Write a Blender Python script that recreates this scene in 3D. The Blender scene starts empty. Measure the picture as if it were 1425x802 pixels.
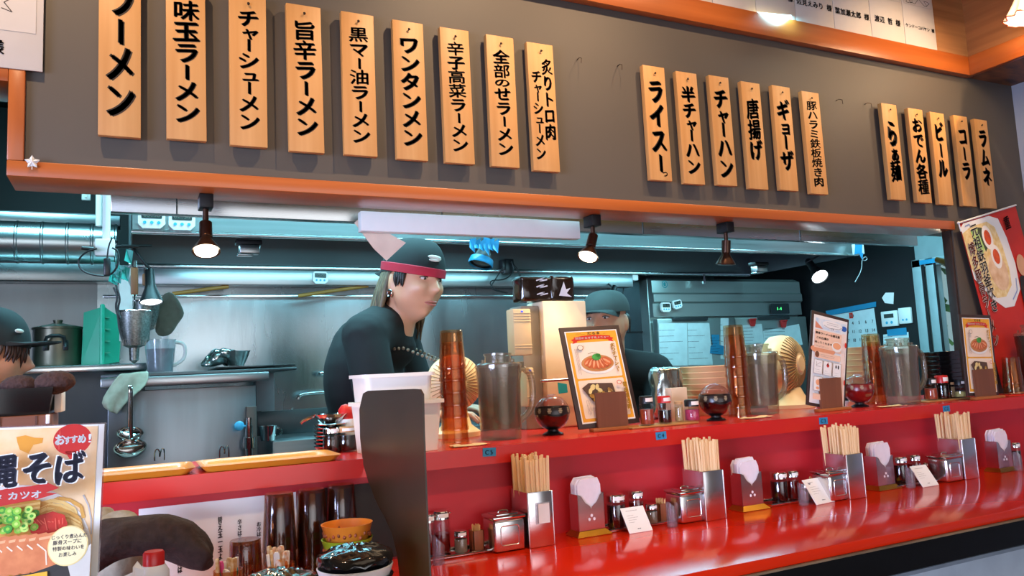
import bpy, bmesh, math, random
from mathutils import Vector, Matrix, noise as mnoise
random.seed(7)
SC = bpy.context.scene
COL = SC.collection
PI = math.pi
# ------------------------------------------------------------------ camera
FPX, CX, CY = 1080.0, 712.5, 401.0
def _n(v): return Vector(v).normalized()
AX = _n((2914 - CX, -(411 - CY), FPX))                       # counter direction seen from the camera (right, up, forward)
_dx = -(FPX * FPX + AX[1] / AX[2] * FPX * 10000) / (AX[0] / AX[2] * FPX)
AZ = _n((_dx, 10000, FPX))
AY = AX.cross(AZ)
if AY[2] < 0: AY = -AY
EYE = Vector((0, 0, 1.2))
cd = bpy.data.cameras.new('camera'); cam = bpy.data.objects.new('camera', cd); COL.objects.link(cam)
cd.sensor_width = 36; cd.lens = FPX / 1425 * 36; cd.clip_start = 0.02
cam.matrix_world = Matrix(((AX[0], AX[1], -AX[2], EYE.x), (AY[0], AY[1], -AY[2], EYE.y), (AZ[0], AZ[1], -AZ[2], EYE.z), (0, 0, 0, 1)))
SC.camera = cam
def at(px, py, Y=None, Z=None, X=None):
    """where the sight line of a photo pixel meets a plane of the room"""
    c = Vector((px - CX, CY - py, FPX)); d = Vector((c.dot(AX), c.dot(AY), c.dot(AZ)))
    t = (Y - EYE.y) / d.y if Y is not None else ((Z - EYE.z) / d.z if Z is not None else (X - EYE.x) / d.x)
    return EYE + d * t
# ------------------------------------------------------------------ exposure, world, large lights
SC.view_settings.view_transform = 'Standard'
try: SC.view_settings.look = 'None'
except Exception: pass
SC.view_settings.exposure = -0.1; SC.view_settings.gamma = 1.0; SC.view_settings.use_curve_mapping = False
SC.cycles.max_bounces = 10; SC.cycles.transparent_max_bounces = 48; SC.cycles.transmission_bounces = 8
SC.cycles.use_denoising = True
SC.cycles.sample_clamp_indirect = 4.0
W = bpy.data.worlds.new('sky'); SC.world = W; W.use_nodes = True
bg = W.node_tree.nodes['Background']; bg.inputs[0].default_value = (0.75, 0.9, 1.0, 1); bg.inputs[1].default_value = 0.6
def light(name, kind, loc, energy, color, target=None, **kw):
    d = bpy.data.lights.new(name, kind); d.energy = energy; d.color = color
    for k, v in kw.items(): setattr(d, k, v)
    o = bpy.data.objects.new(name, d); COL.objects.link(o); o.location = loc
    if target is not None: o.rotation_euler = (Vector(target) - Vector(loc)).to_track_quat('-Z', 'Y').to_euler()
    return o
WARM = (1.0, 0.68, 0.40); COOL = (0.32, 0.83, 1.0); DAY = (0.86, 0.92, 1.0)
# area lamps for daylight from the unseen front (behind the guest) and left windows
light('daylight_front', 'AREA', (0.5, -2.8, 1.05), 19, (0.90, 0.93, 1.0), (0.5, 1.2, 0.3), shape='RECTANGLE', size=5.0, size_y=1.8, spread=1.25)
light('daylight_left', 'AREA', (-2.4, -0.3, 1.10), 40, (0.54, 0.66, 1.0), (0.5, 1.6, 0.75), shape='RECTANGLE', size=1.8, size_y=1.0, spread=1.15)
# warm ceiling spots washing the menu boards
for i, (x, e) in enumerate(((-0.30, 30), (0.98, 34), (1.55, 20), (2.55, 34))):
    light('ceiling_spot', 'SPOT', (x, 1.12, 2.74), e * 2.1, WARM, (x + (0.15 if i == 0 else -0.12), 1.8, 1.66), spot_size=1.42, spot_blend=0.85, shadow_soft_size=0.016)
light('dining_ceiling_lamp', 'AREA', (1.2, -0.4, 2.75), 12, (1.0, 0.80, 0.60), (1.2, -0.4, 0), shape='RECTANGLE', size=3.0, size_y=1.2)
# kitchen ceiling lights (cool LED tubes)
light('kitchen_tube_light', 'AREA', (0.75, 2.25, 2.35), 92, COOL, (0.9, 2.7, 0.8), shape='RECTANGLE', size=2.6, size_y=0.25)
light('kitchen_tube_light', 'AREA', (2.9, 2.2, 2.35), 32, COOL, (2.9, 3.2, 1.0), shape='RECTANGLE', size=1.0, size_y=0.2)
light('hood_lamp', 'AREA', (0.9, 3.0, 1.72), 11, COOL, (0.9, 3.25, 0), shape='RECTANGLE', size=1.6, size_y=0.15)
light('hood_lamp', 'AREA', (2.4, 3.0, 1.72), 8, COOL, (2.4, 3.15, 0), shape='RECTANGLE', size=0.8, size_y=0.15)

# ------------------------------------------------------------------ materials
def lin(c):
    if isinstance(c, str):
        c = tuple(int(c[i:i + 2], 16) / 255 for i in (0, 2, 4))
    return tuple(x / 12.92 if x <= 0.04045 else ((x + 0.055) / 1.055) ** 2.4 for x in c)
MATS = {}
def mat(key, col, rough=0.5, metal=0.0, var=0.06, scale=18.0, bump=0.0, stretch=(1, 1, 1), col2=None, emit=None, emit_s=0.0, coat=0.0, sheen=0.0, sss=0.0, spec=None, vr=0.0):
    """principled material whose colour, roughness and bump come from a noise field"""
    if key in MATS: return MATS[key]
    m = bpy.data.materials.new(key); m.use_nodes = True; nt = m.node_tree; N = nt.nodes; L = nt.links
    b = N['Principled BSDF']; c = lin(col)
    tc = N.new('ShaderNodeTexCoord'); mp = N.new('ShaderNodeMapping'); mp.inputs['Scale'].default_value = stretch
    no = N.new('ShaderNodeTexNoise'); no.inputs['Scale'].default_value = scale; no.inputs['Detail'].default_value = 5
    L.new(tc.outputs['Object'], mp.inputs[0]); L.new(mp.outputs[0], no.inputs[0])
    rp = N.new('ShaderNodeValToRGB')
    c2 = lin(col2) if col2 else tuple(max(0, x * (1 - 2.2 * var)) for x in c)
    rp.color_ramp.elements[0].position = 0.32; rp.color_ramp.elements[1].position = 0.68
    rp.color_ramp.elements[0].color = (*c2, 1); rp.color_ramp.elements[1].color = (*c, 1)
    L.new(no.outputs[0], rp.inputs[0]); L.new(rp.outputs[0], b.inputs['Base Color'])
    b.inputs['Roughness'].default_value = rough; b.inputs['Metallic'].default_value = metal
    if spec is not None: b.inputs['Specular IOR Level'].default_value = spec
    if coat: b.inputs['Coat Weight'].default_value = coat; b.inputs['Coat Roughness'].default_value = 0.3 if rough > .3 else .08
    if sheen: b.inputs['Sheen Weight'].default_value = sheen
    if sss: b.inputs['Subsurface Weight'].default_value = sss; b.inputs['Subsurface Radius'].default_value = (0.012, 0.005, 0.003)
    if vr:
        mr = N.new('ShaderNodeMapRange'); mr.inputs['To Min'].default_value = max(0.02, rough - vr); mr.inputs['To Max'].default_value = rough + vr
        L.new(no.outputs[0], mr.inputs[0]); L.new(mr.outputs[0], b.inputs['Roughness'])
    if bump:
        bp = N.new('ShaderNodeBump'); bp.inputs['Strength'].default_value = bump; bp.inputs['Distance'].default_value = 0.004
        L.new(no.outputs[0], bp.inputs['Height']); L.new(bp.outputs[0], b.inputs['Normal'])
    if emit: b.inputs['Emission Color'].default_value = (*lin(emit), 1); b.inputs['Emission Strength'].default_value = emit_s
    MATS[key] = m
    return m
def wood(key, col, col2, axis='Z', scale=9.0, rough=0.45, coat=0.0):
    st = {'X': (0.12, 3, 3), 'Y': (3, 0.12, 3), 'Z': (3, 3, 0.12)}[axis]
    return mat(key, col, rough, col2=col2, scale=scale, stretch=st, bump=0.06, coat=coat)
def clear(key, tint, rough=0.05, ior=1.45, body=0.0, bodycol=None, refl=1.0):
    """thin-walled clear plastic or glass: tinted see-through with a fresnel shine, optionally a little milky"""
    if key in MATS: return MATS[key]
    m = bpy.data.materials.new(key); m.use_nodes = True; nt = m.node_tree; N = nt.nodes; L = nt.links
    N.remove(N['Principled BSDF']); out = N['Material Output']
    tr = N.new('ShaderNodeBsdfTransparent'); tr.inputs[0].default_value = (*lin(tint), 1)
    gl = N.new('ShaderNodeBsdfGlossy'); gl.inputs['Roughness'].default_value = rough; gl.inputs[0].default_value = (1, 1, 1, 1)
    lw = N.new('ShaderNodeLayerWeight'); lw.inputs[0].default_value = 0.5
    pw = N.new('ShaderNodeMath'); pw.operation = 'POWER'; pw.inputs[1].default_value = 3.5; L.new(lw.outputs['Facing'], pw.inputs[0])
    fr = N.new('ShaderNodeMath'); fr.operation = 'MULTIPLY_ADD'; fr.inputs[1].default_value = 0.55 * refl; fr.inputs[2].default_value = 0.05 * refl; L.new(pw.outputs[0], fr.inputs[0])
    no = N.new('ShaderNodeTexNoise'); no.inputs['Scale'].default_value = 30; bp = N.new('ShaderNodeBump'); bp.inputs['Strength'].default_value = 0.05; bp.inputs['Distance'].default_value = 0.002
    L.new(no.outputs[0], bp.inputs['Height']); L.new(bp.outputs[0], gl.inputs['Normal'])
    first = tr
    if body:
        df = N.new('ShaderNodeBsdfPrincipled'); df.inputs['Base Color'].default_value = (*lin(bodycol or tint), 1); df.inputs['Roughness'].default_value = 0.4
        mx = N.new('ShaderNodeMixShader'); mx.inputs[0].default_value = body
        L.new(tr.outputs[0], mx.inputs[1]); L.new(df.outputs[0], mx.inputs[2]); first = mx
    mx2 = N.new('ShaderNodeMixShader'); L.new(fr.outputs[0], mx2.inputs[0]); L.new(first.outputs[0], mx2.inputs[1]); L.new(gl.outputs[0], mx2.inputs[2])
    L.new(mx2.outputs[0], out.inputs[0]); MATS[key] = m
    return m
def flat(key, col, rough=0.5): return mat(key, col, rough, var=0.02, scale=40)
STEEL = mat('brushed_steel', 'b9bcbc', 0.30, 1.0, var=0.05, scale=6, stretch=(0.6, 0.6, 14), vr=0.08)
STEELX = mat('brushed_steel_level', 'b4b8b9', 0.33, 1.0, var=0.06, scale=6, stretch=(0.4, 8, 14), vr=0.08)
STEELD = mat('dull_dark_steel', '6d7274', 0.42, 1.0, var=0.15, scale=3, vr=0.1)
STEELB = mat('polished_steel', 'dcd9da', 0.22, 1.0, var=0.03, scale=4, stretch=(.5, .5, 6), vr=.04)
CHROME = mat('chrome', 'd8d6d4', 0.10, 1.0, var=0.02)
BLACKP = mat('black_plastic', '17171a', 0.38, var=0.1)
BLACKM = mat('black_metal', '141416', 0.45, 0.3, var=0.1)
WHITEP = mat('white_plastic', 'e6e6e2', 0.4, var=0.02)
PAPER = mat('white_paper', 'e8e6e2', 0.75, var=0.02)
INK = mat('black_ink', '221a18', 0.6, var=0.03)
INKG = mat('grey_ink', '77706c', 0.7, var=0.03)
RED = mat('red_laminate', 'd2280a', 0.13, var=0.03, scale=4, spec=0.32)
REDS = mat('red_laminate_sheen', 'c8241e', 0.24, var=0.03, scale=4, spec=0.5)  # crimson tint puts the bluish daylight sheen into the shelf's red
REDW = mat('red_wall_paint', 'b81a28', 0.5, var=0.05, scale=3, bump=0.02)
ORANGEWOOD = wood('orange_stained_wood', 'b9642c', '9c4b18', 'X', 7, 0.32, 0.3)
ORANGEWOODV = wood('orange_stained_wood_upright', 'b9642c', '9c4b18', 'Z', 7, 0.32, 0.3)
SIGNWOOD = wood('pale_sign_wood', 'd29c60', 'be8446', 'Z', 9, 0.5)
TEAL = mat('blue_tape', '1d86ae', 0.55, var=0.06)
SKIN = mat('skin', 'd69a78', 0.45, var=0.05, scale=14, sss=0.12)
# ------------------------------------------------------------------ mesh building
class MB:
    def __init__(s): s.bm = bmesh.new(); s.mats = []; s.mi = 0
    def use(s, m):
        if m not in s.mats: s.mats.append(m)
        s.mi = s.mats.index(m); return s
    def _fin(s, faces):
        for f in faces: f.material_index = s.mi
    def mesh(s, vs, fs):
        v = [s.bm.verts.new(p) for p in vs]; out = []
        for f in fs:
            try: out.append(s.bm.faces.new([v[i] for i in f]))
            except ValueError: pass
        s._fin(out); return s
    def box(s, c, size, bev=0.0, rot=None, seg=2):
        r = bmesh.ops.create_cube(s.bm, size=1.0); vs = r['verts']
        M = Matrix.Translation(c) @ (rot.to_4x4() if rot is not None else Matrix()) @ Matrix.Diagonal((*size, 1))
        bmesh.ops.transform(s.bm, matrix=M, verts=vs)
        fs = list({f for v in vs for f in v.link_faces}); s._fin(fs)
        if bev: bmesh.ops.bevel(s.bm, geom=list({e for v in vs for e in v.link_edges}) , offset=min(bev, min(size) * 0.45), segments=seg, affect='EDGES', profile=0.5, material=-1)
        return s
    def ring(s, rings, close=True, cap=True):
        """skin a list of equally long point rings"""
        V = [[s.bm.verts.new(p) for p in r] for r in rings]; n = len(V[0]); fs = []
        for a, b in zip(V, V[1:]):
            for i in range(n if close else n - 1):
                j = (i + 1) % n; fs.append(s.bm.faces.new((a[i], a[j], b[j], b[i])))
        if cap and close:
            for r in (list(reversed(V[0])), V[-1]):
                try: fs.append(s.bm.faces.new(r))
                except ValueError: pass
        s._fin(fs); return s
    def lathe(s, prof, seg=28, c=(0, 0, 0), rot=None, sx=1.0, sy=1.0, cap=True):
        R = rot or Matrix.Identity(3); c = Vector(c)
        rings = []
        for r, z in prof:
            r = max(r, 1e-5)
            rings.append([c + R @ Vector((r * sx * math.cos(2 * PI * i / seg), r * sy * math.sin(2 * PI * i / seg), z)) for i in range(seg)])
        return s.ring(rings, True, cap)
    def cyl(s, a, b, r, r2=None, seg=20):
        a = Vector(a); b = Vector(b); d = b - a; R = d.to_track_quat('Z', 'Y').to_matrix()
        return s.lathe([(r, 0), (r if r2 is None else r2, d.length)], seg, a, R)
    def tube(s, pts, r, seg=8, closed=False, smooth=0):
        P = [Vector(p) for p in pts]
        rr = list(r) if isinstance(r, (list, tuple)) else [r] * len(P)
        for _ in range(smooth):
            Q = [P[0]]; q = [rr[0]]
            for a, b, ra, rb in zip(P, P[1:], rr, rr[1:]):
                Q += [a.lerp(b, .25), a.lerp(b, .75)]; q += [ra * .75 + rb * .25, ra * .25 + rb * .75]
            Q.append(P[-1]); q.append(rr[-1]); P, rr = Q, q
        if closed: P.append(P[0]); rr.append(rr[0])
        rings = []; up = None
        for i, p in enumerate(P):
            t = (P[min(i + 1, len(P) - 1)] - P[max(i - 1, 0)])
            if closed and i in (0, len(P) - 1): t = P[1] - P[-2]
            if t.length < 1e-9: t = Vector((0, 0, 1))
            t.normalize()
            if up is None: up = t.orthogonal().normalized()
            up = (up - t * up.dot(t))
            up = up.normalized() if up.length > 1e-6 else t.orthogonal().normalized()
            w = t.cross(up)
            rings.append([p + (up * math.cos(2 * PI * k / seg) + w * math.sin(2 * PI * k / seg)) * rr[i] for k in range(seg)])
        return s.ring(rings, True, not closed)
    def ball(s, c, r, seg=20, rot=None):
        r = (r, r, r) if not hasattr(r, '__len__') else r
        g = bmesh.ops.create_uvsphere(s.bm, u_segments=seg, v_segments=max(6, seg // 2), radius=1.0)
        M = Matrix.Translation(c) @ (rot.to_4x4() if rot is not None else Matrix()) @ Matrix.Diagonal((*r, 1))
        bmesh.ops.transform(s.bm, matrix=M, verts=g['verts'])
        s._fin({f for v in g['verts'] for f in v.link_faces}); return s
    def prism(s, pts, d, M=None):
        """outline in local XZ extruded along +Y by d (M places it)"""
        M = M or Matrix.Identity(4)
        A = [M @ Vector((x, 0, z)) for x, z in pts]; B = [M @ Vector((x, d, z)) for x, z in pts]
        return s.ring([A, B])
    def poly(s, pts3):
        v = [s.bm.verts.new(p) for p in pts3]
        try: s._fin([s.bm.faces.new(v)])
        except ValueError: pass
        return s
    def add(s, me, M):
        """append an existing mesh, transformed"""
        o = len(s.bm.verts); vs = [s.bm.verts.new(M @ v.co) for v in me.vertices]; fs = []
        for p in me.polygons:
            try: fs.append(s.bm.faces.new([vs[i] for i in p.vertices]))
            except ValueError: pass
        s._fin(fs); return s
    def rough(s, amp, sc, seed=0.0):
        for v in s.bm.verts: v.co += Vector(mnoise.noise_vector(v.co * sc + Vector((seed, seed * 2, 0)))) * amp
        return s
    def mesh_out(s, name, m=None, smooth=True, ang=38):
        bmesh.ops.recalc_face_normals(s.bm, faces=s.bm.faces)
        me = bpy.data.meshes.new(name); s.bm.to_mesh(me); s.bm.free()
        for x in (s.mats or [m]): me.materials.append(x)
        if smooth:
            me.polygons.foreach_set('use_smooth', [True] * len(me.polygons))
            me.set_sharp_from_angle(angle=math.radians(ang))
        return me
    def out(s, name, m=None, parent=None, loc=None, rz=0.0, smooth=True, ang=38, sub=0, label=None):
        if m is not None and s.mats: s.mats = [m if x is None else x for x in s.mats]
        me = s.mesh_out(name, m, smooth, ang)
        o = bpy.data.objects.new(name, me); COL.objects.link(o)
        if parent is not None: o.parent = parent
        if loc is not None: o.location = loc
        if rz: o.rotation_euler = (0, 0, rz)
        if sub: md = o.modifiers.new('smooth', 'SUBSURF'); md.levels = sub; md.render_levels = sub
        if label: o['label'] = label
        return o
def tag(o, label, cat, group=None, kind=None):
    o['label'] = label; o['category'] = cat
    if group: o['group'] = group
    if kind: o['kind'] = kind
    return o
def thing(name, label, cat, loc=(0, 0, 0), rz=0.0, group=None, rot=None):
    o = bpy.data.objects.new(name, None); COL.objects.link(o); o.empty_display_size = 0.05
    o.location = loc; o.rotation_euler = rot if rot else (0, 0, rz)
    return tag(o, label, cat, group)
def struct(o): o['kind'] = 'structure'; return o
def dup(o, loc=None, rz=None, label=None, group=None, parent=None):
    c = o.copy(); COL.objects.link(c)
    if parent is not None: c.parent = parent
    if loc is not None: c.location = loc
    if rz is not None: c.rotation_euler = (0, 0, rz)
    if label: c['label'] = label
    if group: c['group'] = group
    for ch in [x for x in o.children]: dup(ch, parent=c)
    return c
# ------------------------------------------------------------------ writing
_G = {}
def glyph(s):
    """outline mesh of a string set in Blender's own font, 1 unit high, with its box"""
    if s in _G: return _G[s]
    c = bpy.data.curves.new('g', 'FONT'); c.body = s; c.resolution_u = 3
    o = bpy.data.objects.new('g', c); COL.objects.link(o)
    dg = bpy.context.evaluated_depsgraph_get(); me = bpy.data.meshes.new_from_object(o.evaluated_get(dg))
    bpy.data.objects.remove(o)
    xs = [v.co.x for v in me.vertices] or [0, 1]; ys = [v.co.y for v in me.vertices] or [0, 1]
    _G[s] = (me, min(xs), max(xs), min(ys), max(ys)); return _G[s]
class Print:
    """flat printed artwork in the local XZ plane (front towards -Y), each layer a hair in front of the last"""
    STEP = 0.0002
    def __init__(s): s.b = MB(); s.k = 1
    def lay(s, m, up=True):
        if up: s.k += 1
        s.b.use(m); s.y = -s.k * s.STEP; return s
    def poly(s, pts): s.b.poly([(x, s.y, z) for x, z in pts]); return s
    def rect(s, x0, z0, x1, z1): return s.poly([(x0, z0), (x1, z0), (x1, z1), (x0, z1)])
    def ell(s, cx, cz, rx, rz, n=28, a=0.0):
        P = []
        for i in range(n):
            u, v = rx * math.cos(2 * PI * i / n), rz * math.sin(2 * PI * i / n)
            P.append((cx + u * math.cos(a) - v * math.sin(a), cz + u * math.sin(a) + v * math.cos(a)))
        return s.poly(P)
    def rrect(s, x0, z0, x1, z1, r, n=5):
        P = []
        for cx, cz, a0 in ((x1 - r, z1 - r, 0), (x0 + r, z1 - r, 90), (x0 + r, z0 + r, 180), (x1 - r, z0 + r, 270)):
            for i in range(n + 1):
                a = math.radians(a0 + 90 * i / n); P.append((cx + r * math.cos(a), cz + r * math.sin(a)))
        return s.poly(P)
    def line(s, pts, w):
        for (x0, z0), (x1, z1) in zip(pts, pts[1:]):
            d = Vector((x1 - x0, z1 - z0))
            if d.length < 1e-7: continue
            q = Vector((-d.y, d.x)).normalized() * w / 2
            s.poly([(x0 + q.x, z0 + q.y), (x0 - q.x, z0 - q.y), (x1 - q.x, z1 - q.y), (x1 + q.x, z1 + q.y)])
        return s
    def glyph(s, ch, cx, cz, w, h, bold=0.0, vert=False, slant=0.0, fit=False):
        """one string, centred on (cx, cz), scaled so that a full-width character is w by h; bold = pen width as part of h"""
        me, x0, x1, y0, y1 = glyph(ch)
        n = len(ch)
        bx, by = ((x0 + x1) / 2, (y0 + y1) / 2) if fit or n > 1 or ch.isascii() else (0.5, 0.36)
        kx, kz = (w / max(x1 - x0, .01), h / max(y1 - y0, .01)) if fit else (w / 0.96, h / 0.96)
        off = [(0, 0)] if not bold else [(bold * a, bold * b) for a, b in ((-.5, .35), (-.25, .17), (0, 0), (.25, -.17), (.5, -.35), (0, .2), (0, -.2))]
        for ox, oz in off:
            if vert: M = Matrix(((0, kx * 1.0, 0, cx - by * kx + ox * h), (0, 0, 0, s.y), (-kz, 0, 0, cz + bx * kz + oz * h), (0, 0, 0, 1)))
            else: M = Matrix(((kx, 0, 0, cx - bx * kx + ox * h), (0, 0, 0, s.y), (slant * kz, kz, 0, cz - (by + slant * bx) * kz + oz * h), (0, 0, 0, 1)))
            s.b.add(me, M)
        return s
    def down(s, text, cx, z1, z0, w, bold=0.05, slant=0.06, wts=None):
        """vertical writing from z1 down to z0"""
        wt = wts or [0.62 if c in 'ャュョっぁ、の' else (0.8 if c == 'ー' else 1.0) for c in text]
        u = (z1 - z0) / sum(wt); z = z1
        for c, k in zip(text, wt):
            h = u * k; zc = z - h / 2
            bo = bold; bold_ = bold * .6 if ord(c) > 0x4e00 and c not in '玉半子全肉各' else bold
            if c == 'ー': s.glyph(c, cx, zc, w * 0.9, h * 1.0, bold, True)
            elif c in 'ャュョっぁ': s.glyph(c, cx + w * 0.08, zc, w * 0.92, h * 1.25, bold, slant=slant)
            else: s.glyph(c, cx, zc, w, h * 0.98, bold_, slant=slant)
            z -= h
        return s
    def text(s, t, cx, cz, h, bold=0.0, w=None, sp=1.0, slant=0.0):
        """horizontal writing centred on (cx, cz)"""
        n = len(t); w = w or h; tot = sum(0.58 if c.isascii() else 1.0 for c in t) * w * sp; x = cx - tot / 2
        for c in t:
            a = (0.58 if c.isascii() else 1.0) * w * sp
            if c != ' ':
                if c.isascii():
                    me, x0, x1, y0, y1 = glyph(c); k = h * 1.15
                    for ox in ([0] if not bold else (-bold / 2, 0, bold / 2)):
                        s.b.add(me, Matrix(((k * w / h, 0, 0, x + a / 2 - (x0 + x1) / 2 * k * w / h + ox * h), (0, 0, 0, s.y), (0, k, 0, cz - 0.36 * k), (0, 0, 0, 1))))
                else: s.glyph(c, x + a / 2, cz, w * 0.94, h * 0.94, bold, slant=slant)
            x += a
        return s
    def scrib(s, x0, z0, x1, z1, rows, w, seed=1, fill=0.8):
        """rows of tiny unreadable print"""
        r = random.Random(seed)
        for i in range(rows):
            z = z1 - (i + 0.5) * (z1 - z0) / rows; x = x0; e = x0 + (x1 - x0) * (r.uniform(fill - .15, 1) if i % 3 else r.uniform(fill - .4, fill))
            while x < e:
                d = r.uniform(1.2, 3.2) * w; s.rect(x, z - w / 2, min(x + d, x1), z + w / 2); x += d + w * r.uniform(.5, 1.1)
        return s
    def cols(s, x0, z0, x1, z1, n, w, seed=1):
        r = random.Random(seed)
        for i in range(n):
            x = x0 + (i + 0.5) * (x1 - x0) / n; z = z1; e = z1 - (z1 - z0) * r.uniform(.7, 1)
            while z > e:
                d = r.uniform(1.0, 2.2) * w; s.rect(x - w / 2, z - d, x + w / 2, z); z -= d + w * r.uniform(.4, .8)
        return s
    def out(s, name, parent, loc=None): return s.b.out(name, None, parent, loc, smooth=False)
# ================================================================== the setting
YS = 1.80                                   # face of the menu board
ZB = at(12, 245, Y=YS).z                    # its lower edge
XL, XR = -0.224, 2.695                      # ends of the serving opening
ZS, YF = 1.037, 1.60                        # raised shelf: top, front edge
ZC, YC = 0.825, 1.155                       # seat counter: top, front edge
YW = 1.615                                  # red wall between counter and shelf
BOARD = mat('menu_board_paint', '554d45', 0.55, var=0.04, scale=2.5)
BLKWALL = mat('black_wall_paint', '0d0d10', 0.5, var=0.2, scale=3)
GREYW = mat('pale_grey_wall', 'a9adb8', 0.8, var=0.03, scale=3)
CONC = mat('concrete', 'a6aeb4', 0.85, var=0.13, scale=5, bump=0.25)
PLANK = wood('wall_planking', 'b9804e', '8a5a34', 'X', 8, 0.6)
DARKB = mat('dark_brown_paint', '33231c', 0.5, var=0.1)
FLOORM = mat('floor_tiles', 'b4b2b0', 0.5, var=0.12, scale=7)
CEIL = mat('ceiling_boards', 'cdbb9f', 0.8, var=0.04)
def slab(name, c0, c1, m, bev=0):
    c0, c1 = Vector(c0), Vector(c1)
    return struct(MB().box((c0 + c1) / 2, [abs(x) for x in (c1 - c0)], bev).out(name, m))
slab('floor', (-3.2, -3.0, -0.1), (4.2, 4.4, 0), FLOORM)
slab('ceiling', (-3.2, -3.0, 2.9), (4.2, 1.9, 3.0), CEIL)
slab('ceiling_kitchen', (-3.2, 1.92, 2.55), (4.2, 4.4, 2.65), BLKWALL)
# dining side walls, closed: the daylight lamps stand inside them
slab('wall_left', (-3.2, -3.0, 0), (-3.1, 4.4, 2.9), GREYW)
slab('wall_front', (-3.2, -3.1, 0), (4.2, -3.0, 2.9), CEIL)
slab('wall_right', (3.16, -3.0, 0), (3.26, YS + 0.13, 2.9), GREYW)
slab('wall_back', (-3.1, 4.2, 0), (4.2, 4.3, 2.6), BLKWALL)
# menu board over the serving opening
m = MB(); m.prism([(XL, ZB), (3.16, ZB), (3.16, 2.9), (-1.4, 2.9), (-1.4, 1.858), (XL, 1.858)], 0.12, Matrix.Translation((0, YS, 0)))
m.box(((XR + 3.16) / 2, YS + .0175, ZB / 2), (3.16 - XR, .035, ZB))
struct(m.out('wall_menu_board', BOARD, smooth=False))
slab('trim_1', (XL, YS - 0.012, ZB - 0.002), (XR, YS + 0.122, ZB + 0.030), ORANGEWOOD, 0.002)
slab('trim_2', (XL, YS - 0.012, ZB + 0.030), (XL + 0.029, YS + 0.122, 1.858), ORANGEWOODV, 0.002)
slab('trim_3', (-1.4, YS - 0.012, 1.830), (XL, YS + 0.122, 1.858), ORANGEWOOD, 0.002)
slab('trim_4', (XR - 0.012, YS + 0.004, ZS), (XR, YS + 0.035, ZB - 0.002), DARKB, 0.001)
# ledge beam over the board and along the right wall, planked wall above it
slab('trim_5', (0.3, YS - 0.028, 2.236), (2.86, YS, 2.310), ORANGEWOOD, 0.002)
slab('trim_6', (2.86, -1.2, 2.236), (2.885, YS, 2.310), wood('orange_stained_wood_deep', 'b9642c', '9c4b18', 'Y', 7, 0.32, 0.3), 0.002)
slab('trim_7', (2.885, -1.2, 2.240), (3.16, YS, 2.300), mat('mottled_veneer', '8a5630', 0.5, col2='3a2318', scale=9, stretch=(1, 3, 1)))
m = MB(); m.box((1.5, YS - 0.004, 2.605), (2.8, 0.006, 0.59)); struct(m.out('wall_planked', PLANK))
m = MB(); m.box((2.905, 0.3, 2.60), (0.02, 3.0, 0.59)); struct(m.out('wall_planked_right', wood('wall_planking_side', 'b5743f', '835029', 'Y', 7, 0.6)))
# red wall and shelf, seat counter, block wall below
slab('wall_counter', (-1.6, YW, 0), (XR + 0.45, YW + 0.1, ZS - 0.035), REDW)
sh = thing('serving_shelf', 'long raised red shelf running behind the seat counter', 'shelf', (1.0, YF, ZS))
m = MB(); m.ring([[(x, y, z) for x, y in ((-2.6, 0), (1.694, 0), (1.694, .43), (-.57, .43), (-.57, .28), (-2.6, .28))] for z in (-.038, 0)]); m.out('shelf_board', REDS, sh, smooth=False)
MB().box((1.925, 0.0985, -0.019), (0.460, 0.197, 0.038), 0.003).out('shelf_end', REDS, sh)
ct = thing('seat_counter', 'long glossy red seat counter with a thick black front edge', 'counter', (1.0, YC, ZC))
MB().box((-0.05, 0.2325, -0.011), (4.2, 0.455, 0.022), 0.003).out('counter_top', RED, ct)
MB().box((-0.05, 0.032, -0.052), (4.2, 0.06, 0.060), 0.003).out('front_edge', mat('black_gloss_laminate', '070607', 0.5, var=0.1, spec=.15), ct, label='black front edge')
MB().box((-0.05, 0.0015, -0.0235), (4.2, 0.006, 0.004)).out('edge_strip', mat('worn_wood_strip', '8a6a4c', 0.6, var=0.3, scale=30, stretch=(.3, 1, 1)), ct, label='worn bare wood strip')
slab('wall_concrete', (-1.6, YC + 0.055, 0), (3.16, YC + 0.2, 0.738), CONC)
slab('trim_8', (-1.6, YC + 0.049, 0.716), (3.16, YC + 0.055, 0.724), mat('concrete_seam', '6f767d', 0.9, var=0.1), 0)
# dark sheet standing in for the shade at the left of the red wall
slab('shade_panel', (0.335, YW - 0.006, 0.83), (0.56, YW, 0.985), mat('painted_shade_black', '120d0c', 0.6, var=0.1))
# kitchen: stainless splash wall, dark panels, black right wall, window
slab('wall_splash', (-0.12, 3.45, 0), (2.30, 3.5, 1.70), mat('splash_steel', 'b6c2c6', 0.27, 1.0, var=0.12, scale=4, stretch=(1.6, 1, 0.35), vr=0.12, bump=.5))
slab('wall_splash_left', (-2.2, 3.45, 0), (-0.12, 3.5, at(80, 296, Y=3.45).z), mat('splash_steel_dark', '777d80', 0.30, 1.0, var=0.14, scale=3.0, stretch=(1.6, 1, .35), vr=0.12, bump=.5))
slab('wall_panel', (2.30, 3.5, 0), (2.62, 3.53, 2.5), mat('grey_kitchen_panel', '3c464b', 0.35, 0.6, var=0.06))
slab('trim_10', (2.30, 3.493, 1.38), (2.62, 3.50, 1.386), BLACKM)
m = MB()
y1 = at(1281, 430, X=3.65).y; zw = at(1300, 359, X=3.65).z
m.box((3.70, (y1 + 4.25) / 2, 1.3), (0.1, 4.25 - y1, 2.6)).box((3.70, (2.1 + y1) / 2, 0.45), (0.1, y1 - 2.1, 0.9)).box((3.70, 2.01, 1.3), (0.1, 0.18, 2.6))
struct(m.out('wall_kitchen_right', BLKWALL))
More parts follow.
